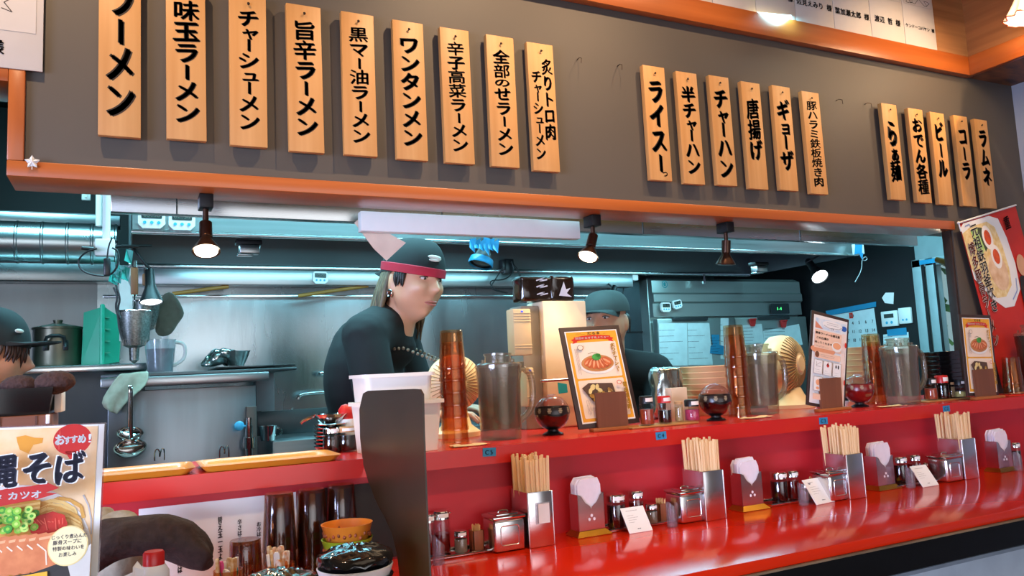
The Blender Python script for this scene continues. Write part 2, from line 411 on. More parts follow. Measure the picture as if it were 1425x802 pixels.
slab('wall_window_head', (3.65, 2.1, zw), (3.75, y1, 2.6), mat('grey_window_head', '7d8a8c', .6, var=.05))
XK = 3.65
ALU = mat('window_aluminium', '96a8aa', 0.4, 0.2, var=0.04)
wn = MB(); y1 = at(1281, 430, X=XK).y; y0, z0, z1 = 2.10, 0.9, at(1300, 359, X=XK).z
for ya, yb, za, zb2 in ((y1 - .05, y1, z0, z1), (y0, y0 + .05, z0, z1), (y0, y1, z0, z0 + .04), (y0, y1, z1 - .04, z1), (y1 - .12, y1 - .075, z0, z1), (y0 + .2, y0 + .24, z0, z1)):
    wn.box((XK - .005, (ya + yb) / 2, (za + zb2) / 2), (.06, yb - ya, zb2 - za), .003)
win = struct(wn.out('window_1', ALU))
MB().box((XK - .036, y1 - .0625, (z0 + z1) / 2), (.004, .016, z1 - z0 - .06)).box((XK - .036, y1 - .128, (z0 + z1) / 2), (.004, .012, z1 - z0 - .06)).out('window_seal', BLACKM, win)
g = MB().box((XK + 0.03, (y0 + y1) / 2, (z0 + z1) / 2), (0.004, y1 - y0, z1 - z0)).out('window_pane', clear('window_glass', 'e6f4f2'), win)
sil = MB().box((XK - 0.05, (y0 + y1) / 2, 0.90), (0.12, y1 - y0, 0.02), 0.003).out('window_sill', ALU, win)
# shrubs in the daylight outside the window
hm = MB(); r = random.Random(3)
for i in range(420):
    c = Vector((4.35 + r.random() * 0.35, 1.9 + r.random() * 1.6, 0.6 + r.random() * 1.7)); n = Vector((r.uniform(-1, 1), r.uniform(-1, 1), r.uniform(-1, 1))).normalized(); u = n.orthogonal().normalized() * 0.05; v = n.cross(u).normalized() * 0.028
    hm.poly([c - u, c - v, c + u, c + v])
tag(hm.out('hedge', mat('hedge_leaves', '6fae3c', 0.6, var=0.2, scale=9), smooth=False), 'green leafy hedge outside the kitchen window', 'hedge', kind='stuff')
light('daylight_yard', 'AREA', (4.1, 2.55, 2.9), 22, (1, 1, .95), (4.5, 2.6, 1.2), shape='SQUARE', size=0.8)
# ================================================================== menu boards on the grey wall
YSIGN = YS - 0.026
SIGNS = [  # bottom edge left / right pixel, text columns, writing span (share of the height from the top)
 (136, 187, 196, ['ラーメン'], .12, .90), (231, 192, 289, ['味玉ラーメン'], .11, .90), (320, 201, 374, ['チャーシューメン'], .10, .90),
 (403, 209, 453, ['旨辛ラーメン'], .11, .90), (479, 214, 528, ['黒マー油ラーメン'], .10, .92), (553, 220, 598, ['ワンタンメン'], .11, .91),
 (621, 225, 663, ['辛子高菜ラーメン'], .10, .92), (686, 230, 725, ['全部のせラーメン'], .11, .92), (744, 236, 782, ['炙りトロ肉', 'チャーシューメン'], .12, .92),
 (906, 249, 939, ['ライスー'], .12, .94), (952, 254, 986, ['半チャーハン'], .13, .92), (998, 256, 1031, ['チャーハン'], .12, .94),
 (1043, 261, 1074, ['唐揚げ'], .16, .74), (1086, 263, 1116, ['ギョーザ'], .14, .82), (1129, 268, 1157, ['豚ハラミ鉄板焼き肉'], .09, .93),
 (1240, 276, 1266, ['らぁ麺'], .17, .82), (1277, 280, 1302, ['おでん各種'], .10, .92), (1308, 283, 1331, ['ビール'], .11, .72),
 (1341, 285, 1364, ['コーラ'], .13, .72), (1369, 288, 1393, ['ラムネ'], .11, .76)]
SAY = ['four large katakana, leftmost of all', 'two kanji then katakana, second from the left', 'all katakana, third from the left',
 'small square kanji on top, fourth from the left', 'dark many-stroked first kanji, fifth from the left', 'six katakana, sixth from the left',
 'four kanji over four katakana, seventh from the left', 'two tiny kana in its middle, eighth from the left', 'two columns of small writing',
 'ending in a long stroke, first of the middle row', 'kanji then katakana, second of the middle row', 'five katakana, third of the middle row', 'two kanji and one kana, fourth of the middle row',
 'four katakana, fifth of the middle row', 'nine small characters, last of the middle row', 'sweeping brush writing, first of the right row',
 'five characters, second of the right row', 'three short katakana, middle of the right row', 'three angular katakana, fourth of the right row', 'three katakana, rightmost of all']
BRUSH = mat('brush_ink', '2b1c14', 0.55, var=0.05)
NAIL = mat('iron_nail', '3a2a20', 0.5, 0.7)
zbot = at(231, 192, Y=YSIGN - 0.008).z
for i, (p0, y0, p1, cols, a, b) in enumerate(SIGNS):
    w0 = at(p0, y0, Y=YSIGN - 0.008); w1 = at(p1, y0 + 3, Y=YSIGN - 0.008)
    w = 0.0805 if i < 9 else 0.0775
    xc = (w0.x + w1.x) / 2; h = 0.385 if i == 0 else (0.356 if i < 9 else 0.343)
    zb_ = (w0.z + at(p1, y0 + 3, Y=YSIGN - 0.008).z) / 2
    t = thing('menu_board', 'pale wooden menu board, ' + SAY[i], 'menu board', (xc, YS - 0.011, zb_), 0, 'wooden menu boards on the grey wall', rot=(0, random.uniform(-0.006, 0.006), 0))
    MB().box((0, -0.0085, h / 2), (w, 0.016, h), 0.0012).out('board', SIGNWOOD, t)
    P = Print(); P.lay(BRUSH)
    bw = 0.05
    if len(cols) == 1:
        n = len(cols[0]); cw = min(w * 0.72, (b - a) * h / n * 1.15) if n > 3 else w * 0.66
        if n >= 8: cw = w * 0.60
        P.down(cols[0], 0.001, h * (1 - a), h * (1 - b), cw, 0.125 if n < 7 else 0.105, 0.13, wts=[1.35, .6, 1.05] if cols[0] == 'らぁ麺' else None)
    else:
        P.down(cols[0], w * 0.22, h * (1 - a), h * (1 - b + .16), w * 0.42, 0.09, 0.1)
        P.down(cols[1], -w * 0.20, h * (1 - a - .10), h * (1 - b), w * 0.40, 0.09, 0.1)
    if i == 9: P.glyph('っ', w * .18, h * 0.065, w * .3, w * .3, 0.06)
    P.out('lettering', t, (0, -0.0166, 0))
    z = h - 0.024
    MB().cyl((0, 0.011, z), (0.001, -0.021, z + 0.002), 0.0013, seg=8).ball((0.001, -0.0215, z + 0.002), (0.0034, 0.0015, 0.0034), 10).out('nail', NAIL, t)
# bare nails where boards are missing
for px, py, lab in ((803, 84, 'left one of two bare nails before the middle row of boards'), (859, 93, 'right one of two bare nails before the middle row of boards'), (1163, 141, 'bare nail just right of the middle row of boards'), (1203, 146, 'bare nail in front of the five right boards')):
    p = at(px, py, Y=YS)
    o = MB().tube([(0, 0.004, 0), (0, -0.012, 0.003), (-0.004, -0.03, -0.006), (-0.008, -0.034, -0.022)], 0.0009, 6).ball((0, -0.004, 0.002), 0.002, 8).out('nail', NAIL, None, p)
    tag(o, lab, 'nail', 'bare nails on the grey wall')
# folded paper ornament on the corner of the board
p = at(45, 226, Y=YS - 0.016)
o = MB()
for a in range(0, 360, 72):
    A = math.radians(a + 20); u = Vector((math.cos(A), -0.25, math.sin(A))) * 0.014; q = Vector((-math.sin(A), 0, math.cos(A))) * 0.0045
    o.mesh([(0, 0, 0), u * .5 + q, u, u * .5 - q, Vector((0, -0.007, 0))], [(0, 1, 4), (1, 2, 4), (2, 3, 4), (3, 0, 4)])
o.tube([(0, -.003, 0), (0, -.004, -.016)], .0008, 6)
tag(o.out('paper_ornament', PAPER, None, p, smooth=False), 'small white folded paper ornament on the left corner of the wooden frame', 'ornament')
# autograph cards
CARDP = mat('card_paper', 'cbc3bc', .75, var=.02); SCRIB = mat('felt_pen_grey', '4c4643', .7)
def card(x0, x1, z0, h, name, lab, seed, y, big=False):
    w = x1 - x0
    t = thing('autograph_card', lab, 'autograph card', ((x0 + x1) / 2, y, z0), 0, 'framed autograph cards above the beam')
    MB().box((0, -0.002, h / 2), (w - 0.002, 0.004, h), 0.0006).out('sheet', CARDP, t)
    P = Print(); P.lay(mat('card_border', 'aba49e', 0.7)); m = w * 0.06; zt = h - w * 0.05; zl = h - w * 0.05 - w * 1.0
    zl = max(zl, h * 0.26)
    P.rect(-w / 2 + m, zl, w / 2 - m, zt); P.lay(CARDP); P.rect(-w / 2 + m + .001, zl + .001, w / 2 - m - .001, zt - .001)
    P.lay(SCRIB); r = random.Random(seed)
    for k in range(9):
        x, z = r.uniform(-.3, .3) * w, r.uniform(zl + .02, zl + (zt - zl) * .75); pts = [(x, z)]
        for j in range(7):
            x = max(-.42 * w, min(.42 * w, x + r.uniform(-.13, .13) * w)); z = max(zl + .006, min(zt - .01, z + r.uniform(-.14, .12) * w)); pts.append((x, z))
        P.line(pts, 0.0020)
    P.lay(INK); P.text(name, 0, zl * 0.52, min(w * 0.15, w * .9 / max(4, len(name.replace(' ', '')) + .4 * name.count(' '))), 0.06)
    P.out('lettering', t, (0, -0.0041, 0))
edge = [755, 862, 931, 997, 1058, 1114, 1168, 1220, 1267, 1311]
names = ['', '', '', '加藤 茶 様', '美川 憲一 様', '辺見えみり 様', '葉加瀬太郎 様', '渡辺 哲 様', 'ケンドーコバヤシ 様']
where = [None, 'only its bottom corner shown above the middle of the beam', 'blank lower margin, left of the captioned cards', 'short caption, first captioned card from the left', 'tall caption, second captioned card from the left', 'covered in glossy film with two lamp reflections', 'scribble of long crossing strokes, left of the round doodle', 'round doodle in its middle, last but one at the right', 'small caption and a dated scribble, last beside the planked wall']
for k in range(1, 9):
    # lower edge follows the top of the beam
    def xb(px):
        lo, hi = 0.2, 3.2
        for _ in range(40):
            mid = (lo + hi) / 2; v = Vector((mid, YS - 0.03, 2.31)) - EYE
            cx = AX[0] * v.x + AY[0] * v.y + AZ[0] * v.z; cz = AX[2] * v.x + AY[2] * v.y + AZ[2] * v.z
            if CX + FPX * cx / cz < px: lo = mid
            else: hi = mid
        return lo
    x0, x1 = xb(edge[k]), xb(edge[k + 1])
    card(x0, x1, 2.300, 0.36, '' if k < 3 else names[k], 'autograph card on the beam, ' + where[k], 40 + k, YS - 0.009)
p = at(60, 100, Y=YS - 0.014)
card(p.x - 0.22, p.x, p.z, 0.30, '恵 様', 'white autograph card hanging at the upper left corner above the wooden frame', 77, YS - 0.010)
# hanging lamp with a pleated glass shade
p = at(1437, 10, Y=1.45)
lp = thing('pendant_lamp', 'lit pendant lamp with ruffled frosted glass shade in the upper right corner', 'lamp', p)
seg = 72; rings = []
for t in [i / 14 for i in range(15)]:
    z = 0.10 - 0.13 * t; R = 0.028 + 0.055 * t ** 1.3; am = 0.07 * t ** 2
    rings.append([Vector((R * (1 + am * math.cos(12 * a)) * math.cos(a), R * (1 + am * math.cos(12 * a)) * math.sin(a), z + 0.06 * R * am * 10 * math.cos(12 * a))) for a in [2 * PI * k / seg for k in range(seg)]])
m = MB(); m.ring(rings, True, False)
shade = m.out('lamp_shade', mat('frosted_lamp_glass', 'ffe6c0', 0.4, var=0.03, emit='ffd9a0', emit_s=0.9), lp)
sm = shade.modifiers.new('thick', 'SOLIDIFY'); sm.thickness = 0.003
MB().tube([rings[-1][k] for k in range(seg)], 0.0022, 6, True).out('shade_rim', mat('ruby_glass', 'a02818', 0.2), lp, label='ruby red rim')
MB().ball((0, 0, 0.02), (0.026, 0.026, 0.034), 16).out('bulb', mat('warm_bulb', 'fff0d0', 0.4, emit='ffd89a', emit_s=9), lp)
MB().cyl((0, 0, 0.1), (0, 0, 0.15), 0.03, 0.012).cyl((0, 0, 0.15), (0, 0, 2.9 - p.z), 0.004).out('lamp_stem', mat('aged_brass', '6e5128', 0.35, 1.0), lp)
lo = light('pendant_glow', 'POINT', p + Vector((0, 0, -0.05)), 5, (1, .78, .5), shadow_soft_size=0.05)
# ================================================================== things on the seat counter
GLASS = clear('clear_glass', 'f3f6f6', 0.04)
ACRYL = clear('clear_acrylic', 'ece4ea', 0.05, body=0.05, bodycol='ffffff')
SOY = mat('soy_sauce', '1a0806', 0.12, var=0.2, coat=0.6)
RAYU = mat('chilli_oil', '6a0d0a', 0.15, var=0.15, coat=0.5)
PEPPER = mat('ground_pepper', '8a7a66', 0.9, var=0.15, scale=120)
LABEL = mat('label_paper', 'efece6', 0.6, var=0.02)
CHOP = wood('waribashi_wood', 'efcfa2', 'e0b884', 'Z', 14, 0.6)
PICKBOX = wood('toothpick_box_wood', '8a4a26', '6a3418', 'Z', 12, 0.5)
GOLD = mat('gilt_metal', 'b98a34', 0.28, 1.0, var=0.12)
GREYPRINT = mat('pale_grey_print', '8f8b8c', 0.7)
def onc(px, py, back=0.0):
    p = at(px, py, Z=ZC); y = p.y + back; return Vector((at(px, py, Y=y).x, y, ZC + 0.0004))
SEAT = ['in the setting beside the dark divider', 'in the second setting from the divider', 'in the third setting from the divider', 'in the fourth setting from the divider']
# --- chopstick boxes with their chopsticks
def chopstick_box(p, lab, side):
    t = thing('chopstick_box', lab, 'chopstick holder', p, 0, 'steel chopstick boxes on the red counter')
    w, d, h = 0.060, 0.078, 0.114; m = MB(); th = 0.0012
    for sx in (-1, 1): m.box((sx * (w / 2), d / 2, h / 2), (th, d, h), 0.0004)
    m.box((0, 0, h / 2), (w, th, h), 0.0004).box((0, d, h / 2), (w, th, h), 0.0004).box((0, d / 2, 0.001), (w, d, th))
    for sx in (-1, 1): m.tube([(sx * w / 2, 0, 0), (sx * w / 2, 0, h)], 0.0016, 8)
    m.tube([(-w / 2, 0, h), (w / 2, 0, h), (w / 2, d, h), (-w / 2, d, h)], 0.0012, 6, True)
    m.out('steel_box', STEELB, t)
    return t, w, d, h
def sticks(p, w, d, h, lab, group, seed, n=36):
    r = random.Random(seed)
    k = 0
    for j in range(3):
        for i in range(n // 3):
            x = -w / 2 + 0.006 + (w - 0.012) * (i + 0.5 * (j % 2) * .6) / (n // 3 - 0.6) ; y = 0.008 + (d - 0.016) * j / 2 + r.uniform(-.003, .003)
            x = min(x, w / 2 - .006)
            z0 = 0.0045; L = 0.182 + r.uniform(-.006, .006)
            q = p + Vector((x, y, z0))
            if seed == 5 and k == 0:
                o = MB().box((0, 0, 0.0925), (0.0054, 0.0042, 0.185), 0.0008).box((0, -0.0022, 0.135), (0.0006, 0.0006, 0.099)).out('chopsticks', CHOP, None)
                sticks.mesh = o.data
            else:
                o = bpy.data.objects.new('chopsticks', sticks.mesh); COL.objects.link(o)
            tx = (x / (w / 2)) * 0.05 + r.uniform(-.012, .012)
            o.location = q; o.rotation_euler = (r.uniform(-.01, .015), tx if abs(tx) < 0.05 else 0.03 * (1 if tx > 0 else -1), r.uniform(-.5, .5)); o.scale = (1, 1, L / 0.185)
            tag(o, lab, 'chopsticks', group); k += 1
SIDEC = [(755, 761), (997, 723.5), (1194, 694), (1353, 666.5)]
for i, (px, py) in enumerate(SIDEC):
    p = onc(px, py)
    t, w, d, h = chopstick_box(p, 'steel box of wooden chopsticks ' + SEAT[i], i)
    sticks(p, w, d, h, 'pale disposable wooden chopsticks in the box ' + SEAT[i], 'chopsticks in the box ' + SEAT[i], 5 + i)
    if i == 0:
        # blank card in a clear sleeve on its front
        P = MB().box((0.004, -0.0022, 0.070), (0.034, 0.0012, 0.044)); P.out('card_sleeve', clear('sleeve', 'f0eef2', 0.1, body=0.15, bodycol='ffffff'), t)
        c = MB().box((0.006, -0.0034, 0.069), (0.027, 0.0006, 0.041)).out('card', PAPER, t, label='white paper card')
# --- napkin holders
PLUM = mat('punched_plum_mark', 'e8e0e6', 0.5, var=0.02)
NAPK = mat('napkin_paper', 'e6dde4', 0.9, var=0.03, scale=60, bump=0.1)
def vfront(w, h, n=9):
    """front plate outline with a dipped ornamental notch"""
    P = [(-w / 2, 0), (w / 2, 0), (w / 2, h)]
    q = [(0.47, 1.0), (0.36, .95), (0.30, .86), (0.22, .76), (0.12, .70), (0.05, .66), (0, .58), (-0.05, .66), (-0.12, .70), (-0.22, .76), (-0.30, .86), (-0.36, .95), (-0.47, 1.0)]
    return P + [(x * w, z * h) for x, z in q] + [(-w / 2, h)]
def napkin_holder(p, lab):
    t = thing('napkin_holder', lab, 'napkin holder', p, 0, 'napkin holders on the red counter')
    w, d, h, b = 0.068, 0.038, 0.080, 0.011
    m = MB(); m.prism(vfront(w, h), 0.0012, Matrix.Translation((0, 0, b)))
    m.box((-w / 2, d / 2, b + h * .5), (0.0012, d, h)).box((w / 2, d / 2, b + h * .5), (0.0012, d, h)).box((0, d, b + h * .5), (w, 0.0012, h)).box((0, d / 2, b), (w, d, 0.0012))
    m.out('steel_body', STEELB, t, ang=30)
    m = MB(); e = 0.012
    m.mesh([(-w / 2 - e, -e, 0), (w / 2 + e, -e, 0), (w / 2 + e, d + e * .5, 0), (-w / 2 - e, d + e * .5, 0), (-w / 2, -.001, b), (w / 2, -.001, b), (w / 2, d, b), (-w / 2, d, b)], [(3, 2, 1, 0), (4, 5, 6, 7), (0, 1, 5, 4), (1, 2, 6, 5), (2, 3, 7, 6), (3, 0, 4, 7)])
    m.out('base', GOLD, t, smooth=False, label='gilt flared base')
    P = Print(); P.lay(PLUM)
    for x, z in ((0, .034), (-.0065, .026), (.0065, .026)): P.poly([(x + .0032 * math.cos(a) * (1.0 if math.sin(a) < .9 else .9), b + z - .002 + .0036 * math.sin(a)) for a in [2 * PI * k / 10 for k in range(10)]])
    P.out('plum_mark', t, (0, -0.0002, 0))
    return t, w, d, h, b
NAPP = [(825, 745), (1049, 709.5), (1235, 681), (1401, 656)]
NAPS = ['left of the first dark soy jar, second thing after the steel box beside the divider', 'right of the second chopstick box', 'right of the third chopstick box', 'rightmost, by the edge of the picture']
for i, (px, py) in enumerate(NAPP):
    p = onc(px, py)
    t, w, d, h, b = napkin_holder(p, 'steel napkin holder on a gilt base, ' + ['between the first two chopstick boxes', 'just right of the second chopstick box', 'just right of the third chopstick box', 'rightmost one, by the picture edge'][i])
    r = random.Random(i)
    for k in range(5):
        y = 0.005 + k * 0.0062
        hh = 0.090 + 0.024 + r.uniform(-.003, .004) - 0.004 * (k == 0)
        m = MB(); lean = r.uniform(-.004, .003)
        pts = [(-w / 2 + .003, 0.001), (w / 2 - .003, 0.001), (w / 2 - .005 + lean, hh * .86), (w / 2 - .012 + lean, hh), (-w / 2 + .010 + lean, hh * 0.985), (-w / 2 + .002 + lean, hh * .88)]
        m.prism([(x, z) for x, z in pts], 0.0042)
        o = m.out('napkin', NAPK, None, p + Vector((0, y, b + 0.001)), smooth=False)
        tag(o, 'folded white paper napkin in the holder ' + ['between the first two chopstick boxes', 'just right of the second chopstick box', 'just right of the third chopstick box', 'at the right picture edge'][i], 'napkin', 'napkins in holder ' + str(i + 1))
# --- steel canisters
def canister(p, lab):
    t = thing('steel_canister', lab, 'canister', p, 0, 'square steel canisters on the red counter')
    w, d, h = 0.072, 0.062, 0.066
    m = MB().box((0, d / 2, h / 2), (w, d, h), 0.006, seg=3)
    P = []
    for cx, cz, a0 in ((.016, .048, 0), (-.016, .048, 90), (-.016, .018, 180), (.016, .018, 270)):
        for k in range(5): a = math.radians(a0 + 22.5 * k); P.append((cx + .005 * math.cos(a), -.0004, cz + .005 * math.sin(a)))
    m.tube(P, 0.0012, 6, True); m.out('body', STEELB, t)
    m = MB().box((0, d / 2, h + 0.004), (w + 0.004, d + 0.004, 0.008), 0.003).box((0, d / 2, h + 0.009), (w * .7, d * .7, 0.003), 0.001)
    lid = m.out('lid', CHROME, t)
    MB().tube([(-.012, d / 2, h + .0095), (-.010, d / 2, h + .0145), (.010, d / 2, h + .0145), (.012, d / 2, h + .0095)], .0016, 8, smooth=1).out('lid_handle', CHROME, lid)
    return t
for i, (px, py) in enumerate([(711, 768), (967, 727.5), (1171, 697), (1331, 670.5)]):
    canister(onc(px, py), 'square steel canister with a flat lid, ' + SEAT[i])
# --- condiment trays
def tray(x0, x1, y0, y1, lab):
    p = Vector(((x0 + x1) / 2, (y0 + y1) / 2, ZC + .0004)); w, d = x1 - x0, y1 - y0
    m = MB().box((0, 0, 0.0012), (w, d, 0.0024), 0.0008)
    m.tube([(-w / 2, -d / 2, .004), (w / 2, -d / 2, .004), (w / 2, d / 2, .004), (-w / 2, d / 2, .004)], 0.0024, 8, True)
    o = m.out('condiment_tray', CHROME, None, p); tag(o, lab, 'tray', 'chrome condiment trays'); return p.z + 0.0028
TR = [((598, 781), (690, 768)), ((846, 742), (944, 727)), ((1074, 706), (1158, 693)), ((1250, 680), (1318, 668))]
tz = []
for i, (a, b) in enumerate(TR):
    A, B = onc(*a), onc(*b)
    tz.append(tray(A.x, B.x, min(A.y, B.y) + .004, min(YW - 0.004, A.y + 0.082), 'chrome condiment tray ' + SEAT[i]))
tz.append(ZC + .0004)
# --- jars
def jar(p, lab, r=0.016, h=0.062, fill=SOY, ff=0.75, lid=CHROME, lh=0.014, spout=True, cat='sauce jar', group='sauce jars on the red counter', lab_y=True, name='sauce_jar'):
    t = thing(name, lab, cat, p, 0, group)
    MB().lathe([(0, 0.0006), (r * .96, 0.0006), (r, 0.004), (r, h * .86), (r * .86, h * .97), (r * .84, h)], 28, cap=False).out('glass_jar', GLASS, t)
    MB().lathe([(0, 0.003), (r * .9, 0.003), (r * .93, 0.006), (r * .93, h * ff), (0, h * ff)], 24).out('contents', fill, t)
    m = MB().lathe([(0, h * .96), (r * .96, h * .96), (r * .96, h + lh * .8), (r * .86, h + lh), (0, h + lh)], 28)
    if spout: m.box((r * .9, 0, h + lh * .55), (r * .5, r * .4, lh * .3), .0008)
    lo = m.out('lid', lid, t)
    if lab_y:
        m = MB(); A = [math.radians(-90 + a) for a in range(-40, 41, 10)]; q = r * .975
        m.ring([[(q * math.cos(a), q * math.sin(a), h + lh * .12) for a in A], [(q * math.cos(a), q * math.sin(a), h + lh * .72) for a in A]], False, False)
        m.out('lid_label', LABEL, lo, label='white paper label')
    return t
def onz(px, py, z, back=0.0):
    p = at(px, py, Z=z); y = min(p.y + back, YW - 0.02); return Vector((at(px, py, Y=y).x, y, z))
def s(i): return SEAT[i]
jar(onz(598, 776, tz[0], .017), 'slim glass oil jar half hidden behind the divider edge', .0135, .070, RAYU, .55)
jar(onz(616, 772, tz[0], .017), 'glass oil jar with chrome lid, ' + s(0), .0180, .072, RAYU, .55)
jar(onz(859, 738, tz[1], .017), 'wide soy sauce jar with chrome lid, ' + s(1), .0225, .064, SOY, .85)
jar(onz(887, 731, tz[1], .018), 'smaller dark red sauce jar, ' + s(1), .0180, .062, RAYU, .8)
jar(onz(1086, 701, tz[2], .018), 'wide soy sauce jar with chrome lid, ' + s(2), .0225, .063, SOY, .85)
jar(onz(1104, 697, tz[2], .02), 'dark red sauce jar, ' + s(2), .0185, .060, RAYU, .8)
jar(onz(1254, 675, tz[3], .017), 'soy sauce jar with chrome lid, ' + s(3), .0220, .062, SOY, .85)
jar(onz(1274, 671, tz[3], .02), 'dark red sauce jar, ' + s(3), .0190, .060, RAYU, .8)
jar(onz(1415, 651, tz[4], .02), 'soy sauce jar at the very right edge of the counter', .0165, .060, SOY, .8)
for i, (px, py) in enumerate([(642, 772), (908, 731), (1123, 699), (1290, 667)]):
    jar(onz(px, py, tz[i], .012), 'small pepper pot with white lid label, ' + s(i), .0140, .036, PEPPER, .8, CHROME, .010, False, 'pepper pot', 'pepper pots on the red counter', name='pepper_pot')
PICK = wood('toothpick_wood', 'dcae74', 'c79657', 'Z', 16, 0.6)
for i, (px, py) in enumerate([(664, 768), (921, 727), (1134, 694), (1301, 664)]):
    p = onz(px, py, tz[i], .012)
    t = thing('toothpick_holder', 'brown wooden toothpick holder, ' + s(i), 'toothpick holder', p, 0, 'toothpick holders on the red counter')
    m = MB(); w, h = .024, .042
    for sx, sy, a, b in ((-1, 0, .002, w), (1, 0, .002, w), (0, -1, w, .002), (0, 1, w, .002)): m.box((sx * (w / 2 - .001), sy * (w / 2 - .001), h / 2), (a, b, h), .0003)
    m.box((0, 0, .001), (w, w, .002)).out('wooden_box', PICKBOX, t)
    m = MB(); r = random.Random(i)
    for k in range(40):
        x, y = r.uniform(-.0085, .0085), r.uniform(-.0085, .0085); m.cyl((x * .8, y * .8, .003), (x * 1.05, y * 1.05, .052 + r.uniform(-.002, .002)), .0011, .0007, 5)
    o = m.out('toothpicks', PICK, None, p); tag(o, 'bundle of toothpicks standing in the holder ' + s(i), 'toothpicks', 'toothpicks', 'stuff')
# --- clear slant-cut cylinders
def clear_stand(p, lab):
    m = MB(); n = 28; r = .0125
    rings = [[(rr * math.cos(a), rr * math.sin(a), z + k * math.cos(a) * .012) for a in [2 * PI * i / n for i in range(n)]] for rr, z, k in ((r, 0, 0), (r, .046, -1), (r - .0015, .046, -1), (r - .0015, .003, 0))]
    m.ring(rings, True, False); m.poly([(r * math.cos(2 * PI * i / n), r * math.sin(2 * PI * i / n), .0015) for i in range(n)])
    tag(m.out('bill_holder', ACRYL, None, p), lab, 'bill holder', 'clear slant-cut bill holders')
for (px, py), lab in zip([(611, 787), (936, 735), (1119, 705.5), (1268, 681), (1418, 657)], ['clear slant-cut bill holder beside the divider', 'clear slant-cut bill holder left of the second canister', 'clear slant-cut bill holder left of the third card', 'clear slant-cut bill holder left of the fourth-setting card', 'clear slant-cut bill holder at the right picture edge']):
    clear_stand(onz(px, py, ZC + .0004, .013), lab)
# --- leaning white cards
for i, ((b0, b1), (t0, t1)) in enumerate([(((875, 743), (907, 738)), ((865, 715), (895, 710))), (((1135, 703), (1160, 698)), ((1127, 679), (1150, 674))), (((1283, 678.5), (1305, 675)), ((1276, 658), (1293, 654.5)))]):
    A, B = onc(*b0), onc(*b1); w = (B - A).length
    t = thing('notice_card', 'white printed notice card leaning ' + ['against the second soy jar', 'beside the third canister', 'beside the fourth canister'][i], 'card', (A + B) / 2 + Vector((0, -.004, 0)), 0, 'white notice cards on the counter', rot=(math.radians(-34), 0, math.atan2(B.y - A.y, B.x - A.x)))
    hgt = w * 0.98
    MB().box((0, .0008, hgt / 2), (w, .0016, hgt)).out('sheet', PAPER, t)
    P = Print(); P.lay(INKG); P.scrib(-w * .32, hgt * .80, w * .3, hgt * .92, 1, .0011, i); P.scrib(-w * .34, hgt * .36, w * .12, hgt * .72, 4, .0007, i + 9); P.lay(INK); P.scrib(-w * .1, hgt * .10, w * .2, hgt * .18, 1, .0016, 3)
    P.out('print', t)
# --- dark upright divider at the left end of the seats
XD = 0.43
out = [(505, 548), (512, 544), (575, 541.5), (584, 542), (588, 549), (589, 600), (593, 700), (598, 802), (601, 860), (566, 860), (556, 802), (552, 770), (545, 742), (536, 722), (524, 700), (513, 672), (505, 645), (501, 610), (500, 570)]
q = [at(px, py, X=XD) for px, py in out]
for v in q: v.z = max(v.z, ZC + 0.0006)
m = MB(); m.ring([[Vector((XD, v.y, v.z)) for v in q], [Vector((XD + .003, v.y, v.z)) for v in q]])
o = m.out('counter_divider', mat('dark_divider_board', '3d2b1d', 0.38, col2='312214', scale=5, bump=0.03), None, smooth=False); tag(o, 'dark brown upright divider board with rounded corners at the end of the counter', 'divider')
# ================================================================== things on the raised shelf
def ons(px, py, back=0.0):
    p = at(px, py, Z=ZS); y = max(YF + 0.012, p.y) + back; return Vector((at(px, py, Y=y).x, y, ZS + 0.0004))
AMBER = clear('amber_plastic', 'f7e0c2', 0.06, body=0.035, bodycol='9a4a16')
SMOKE = clear('smoky_water_plastic', 'e2dacd', 0.08, body=0.17, bodycol='a09484')
SMOKED = clear('smoky_dark_plastic', 'a08c78', 0.08, body=0.35, bodycol='5a4a3c')
TISSUE = mat('cream_tissue', 'e8cfa0', 0.9, var=0.06, scale=30, bump=0.2)
BROWNH = wood('brown_menu_holder', '7d4c33', '683b26', 'Z', 10, 0.55)
LEDGE = wood('holder_foot_wood', 'a8652f', '8f5020', 'X', 10, 0.5)
# --- stacked amber tumblers
tum = {}
def tumbler(p, lab, group, r=0.033, h=0.094, key='a', tilt=None):
    if key not in tum:
        k = 0.84
        m = MB().lathe([(0, 0.002), (r * k * .95, 0.0), (r * k, 0.003), (r * .985, h - .010), (r * 1.03, h - .008), (r * 1.03, h), (r * .95, h), (r * k * .93, 0.006), (0, 0.006)], 32, cap=False)
        o = m.out('tumbler', AMBER, None); tum[key] = o.data
    else: o = bpy.data.objects.new('tumbler', tum[key]); COL.objects.link(o)
    o.location = p
    return tag(o, lab, 'tumbler', group)
def stack(px, py, top_px, top_py, n, lab, group, r=0.033, key='a', upside=True):
    p = ons(px, py, r); topz = at(top_px, top_py, Y=p.y).z
    h = 0.094; step = max(.012, (topz - p.z - h) / (n - 1))
    for i in range(n):
        o = tumbler(p + Vector((0, 0, step * i + h)), lab, group, r, h, key)
        o.rotation_euler = (PI, 0, 0.3 * i)
# mouths down, as they stand on the shelf
stack(634, 618, 632, 460, 7, 'amber plastic tumbler nested upside down in the stack beside the white tubs', 'amber tumblers, stack by the white tubs')
stack(1030, 582, 1018, 453, 7, 'amber plastic tumbler nested in the stack right of the second soy ball', 'amber tumblers, stack by the second soy ball', key='a')
stack(1220, 563, 1211, 465, 6, 'amber plastic tumbler nested in the stack right of the red sauce ball', 'amber tumblers, stack by the red sauce ball')
stack(1412, 549, 1406, 497, 3, 'amber plastic tumbler in the short stack at the right picture edge', 'amber tumblers at the right edge')
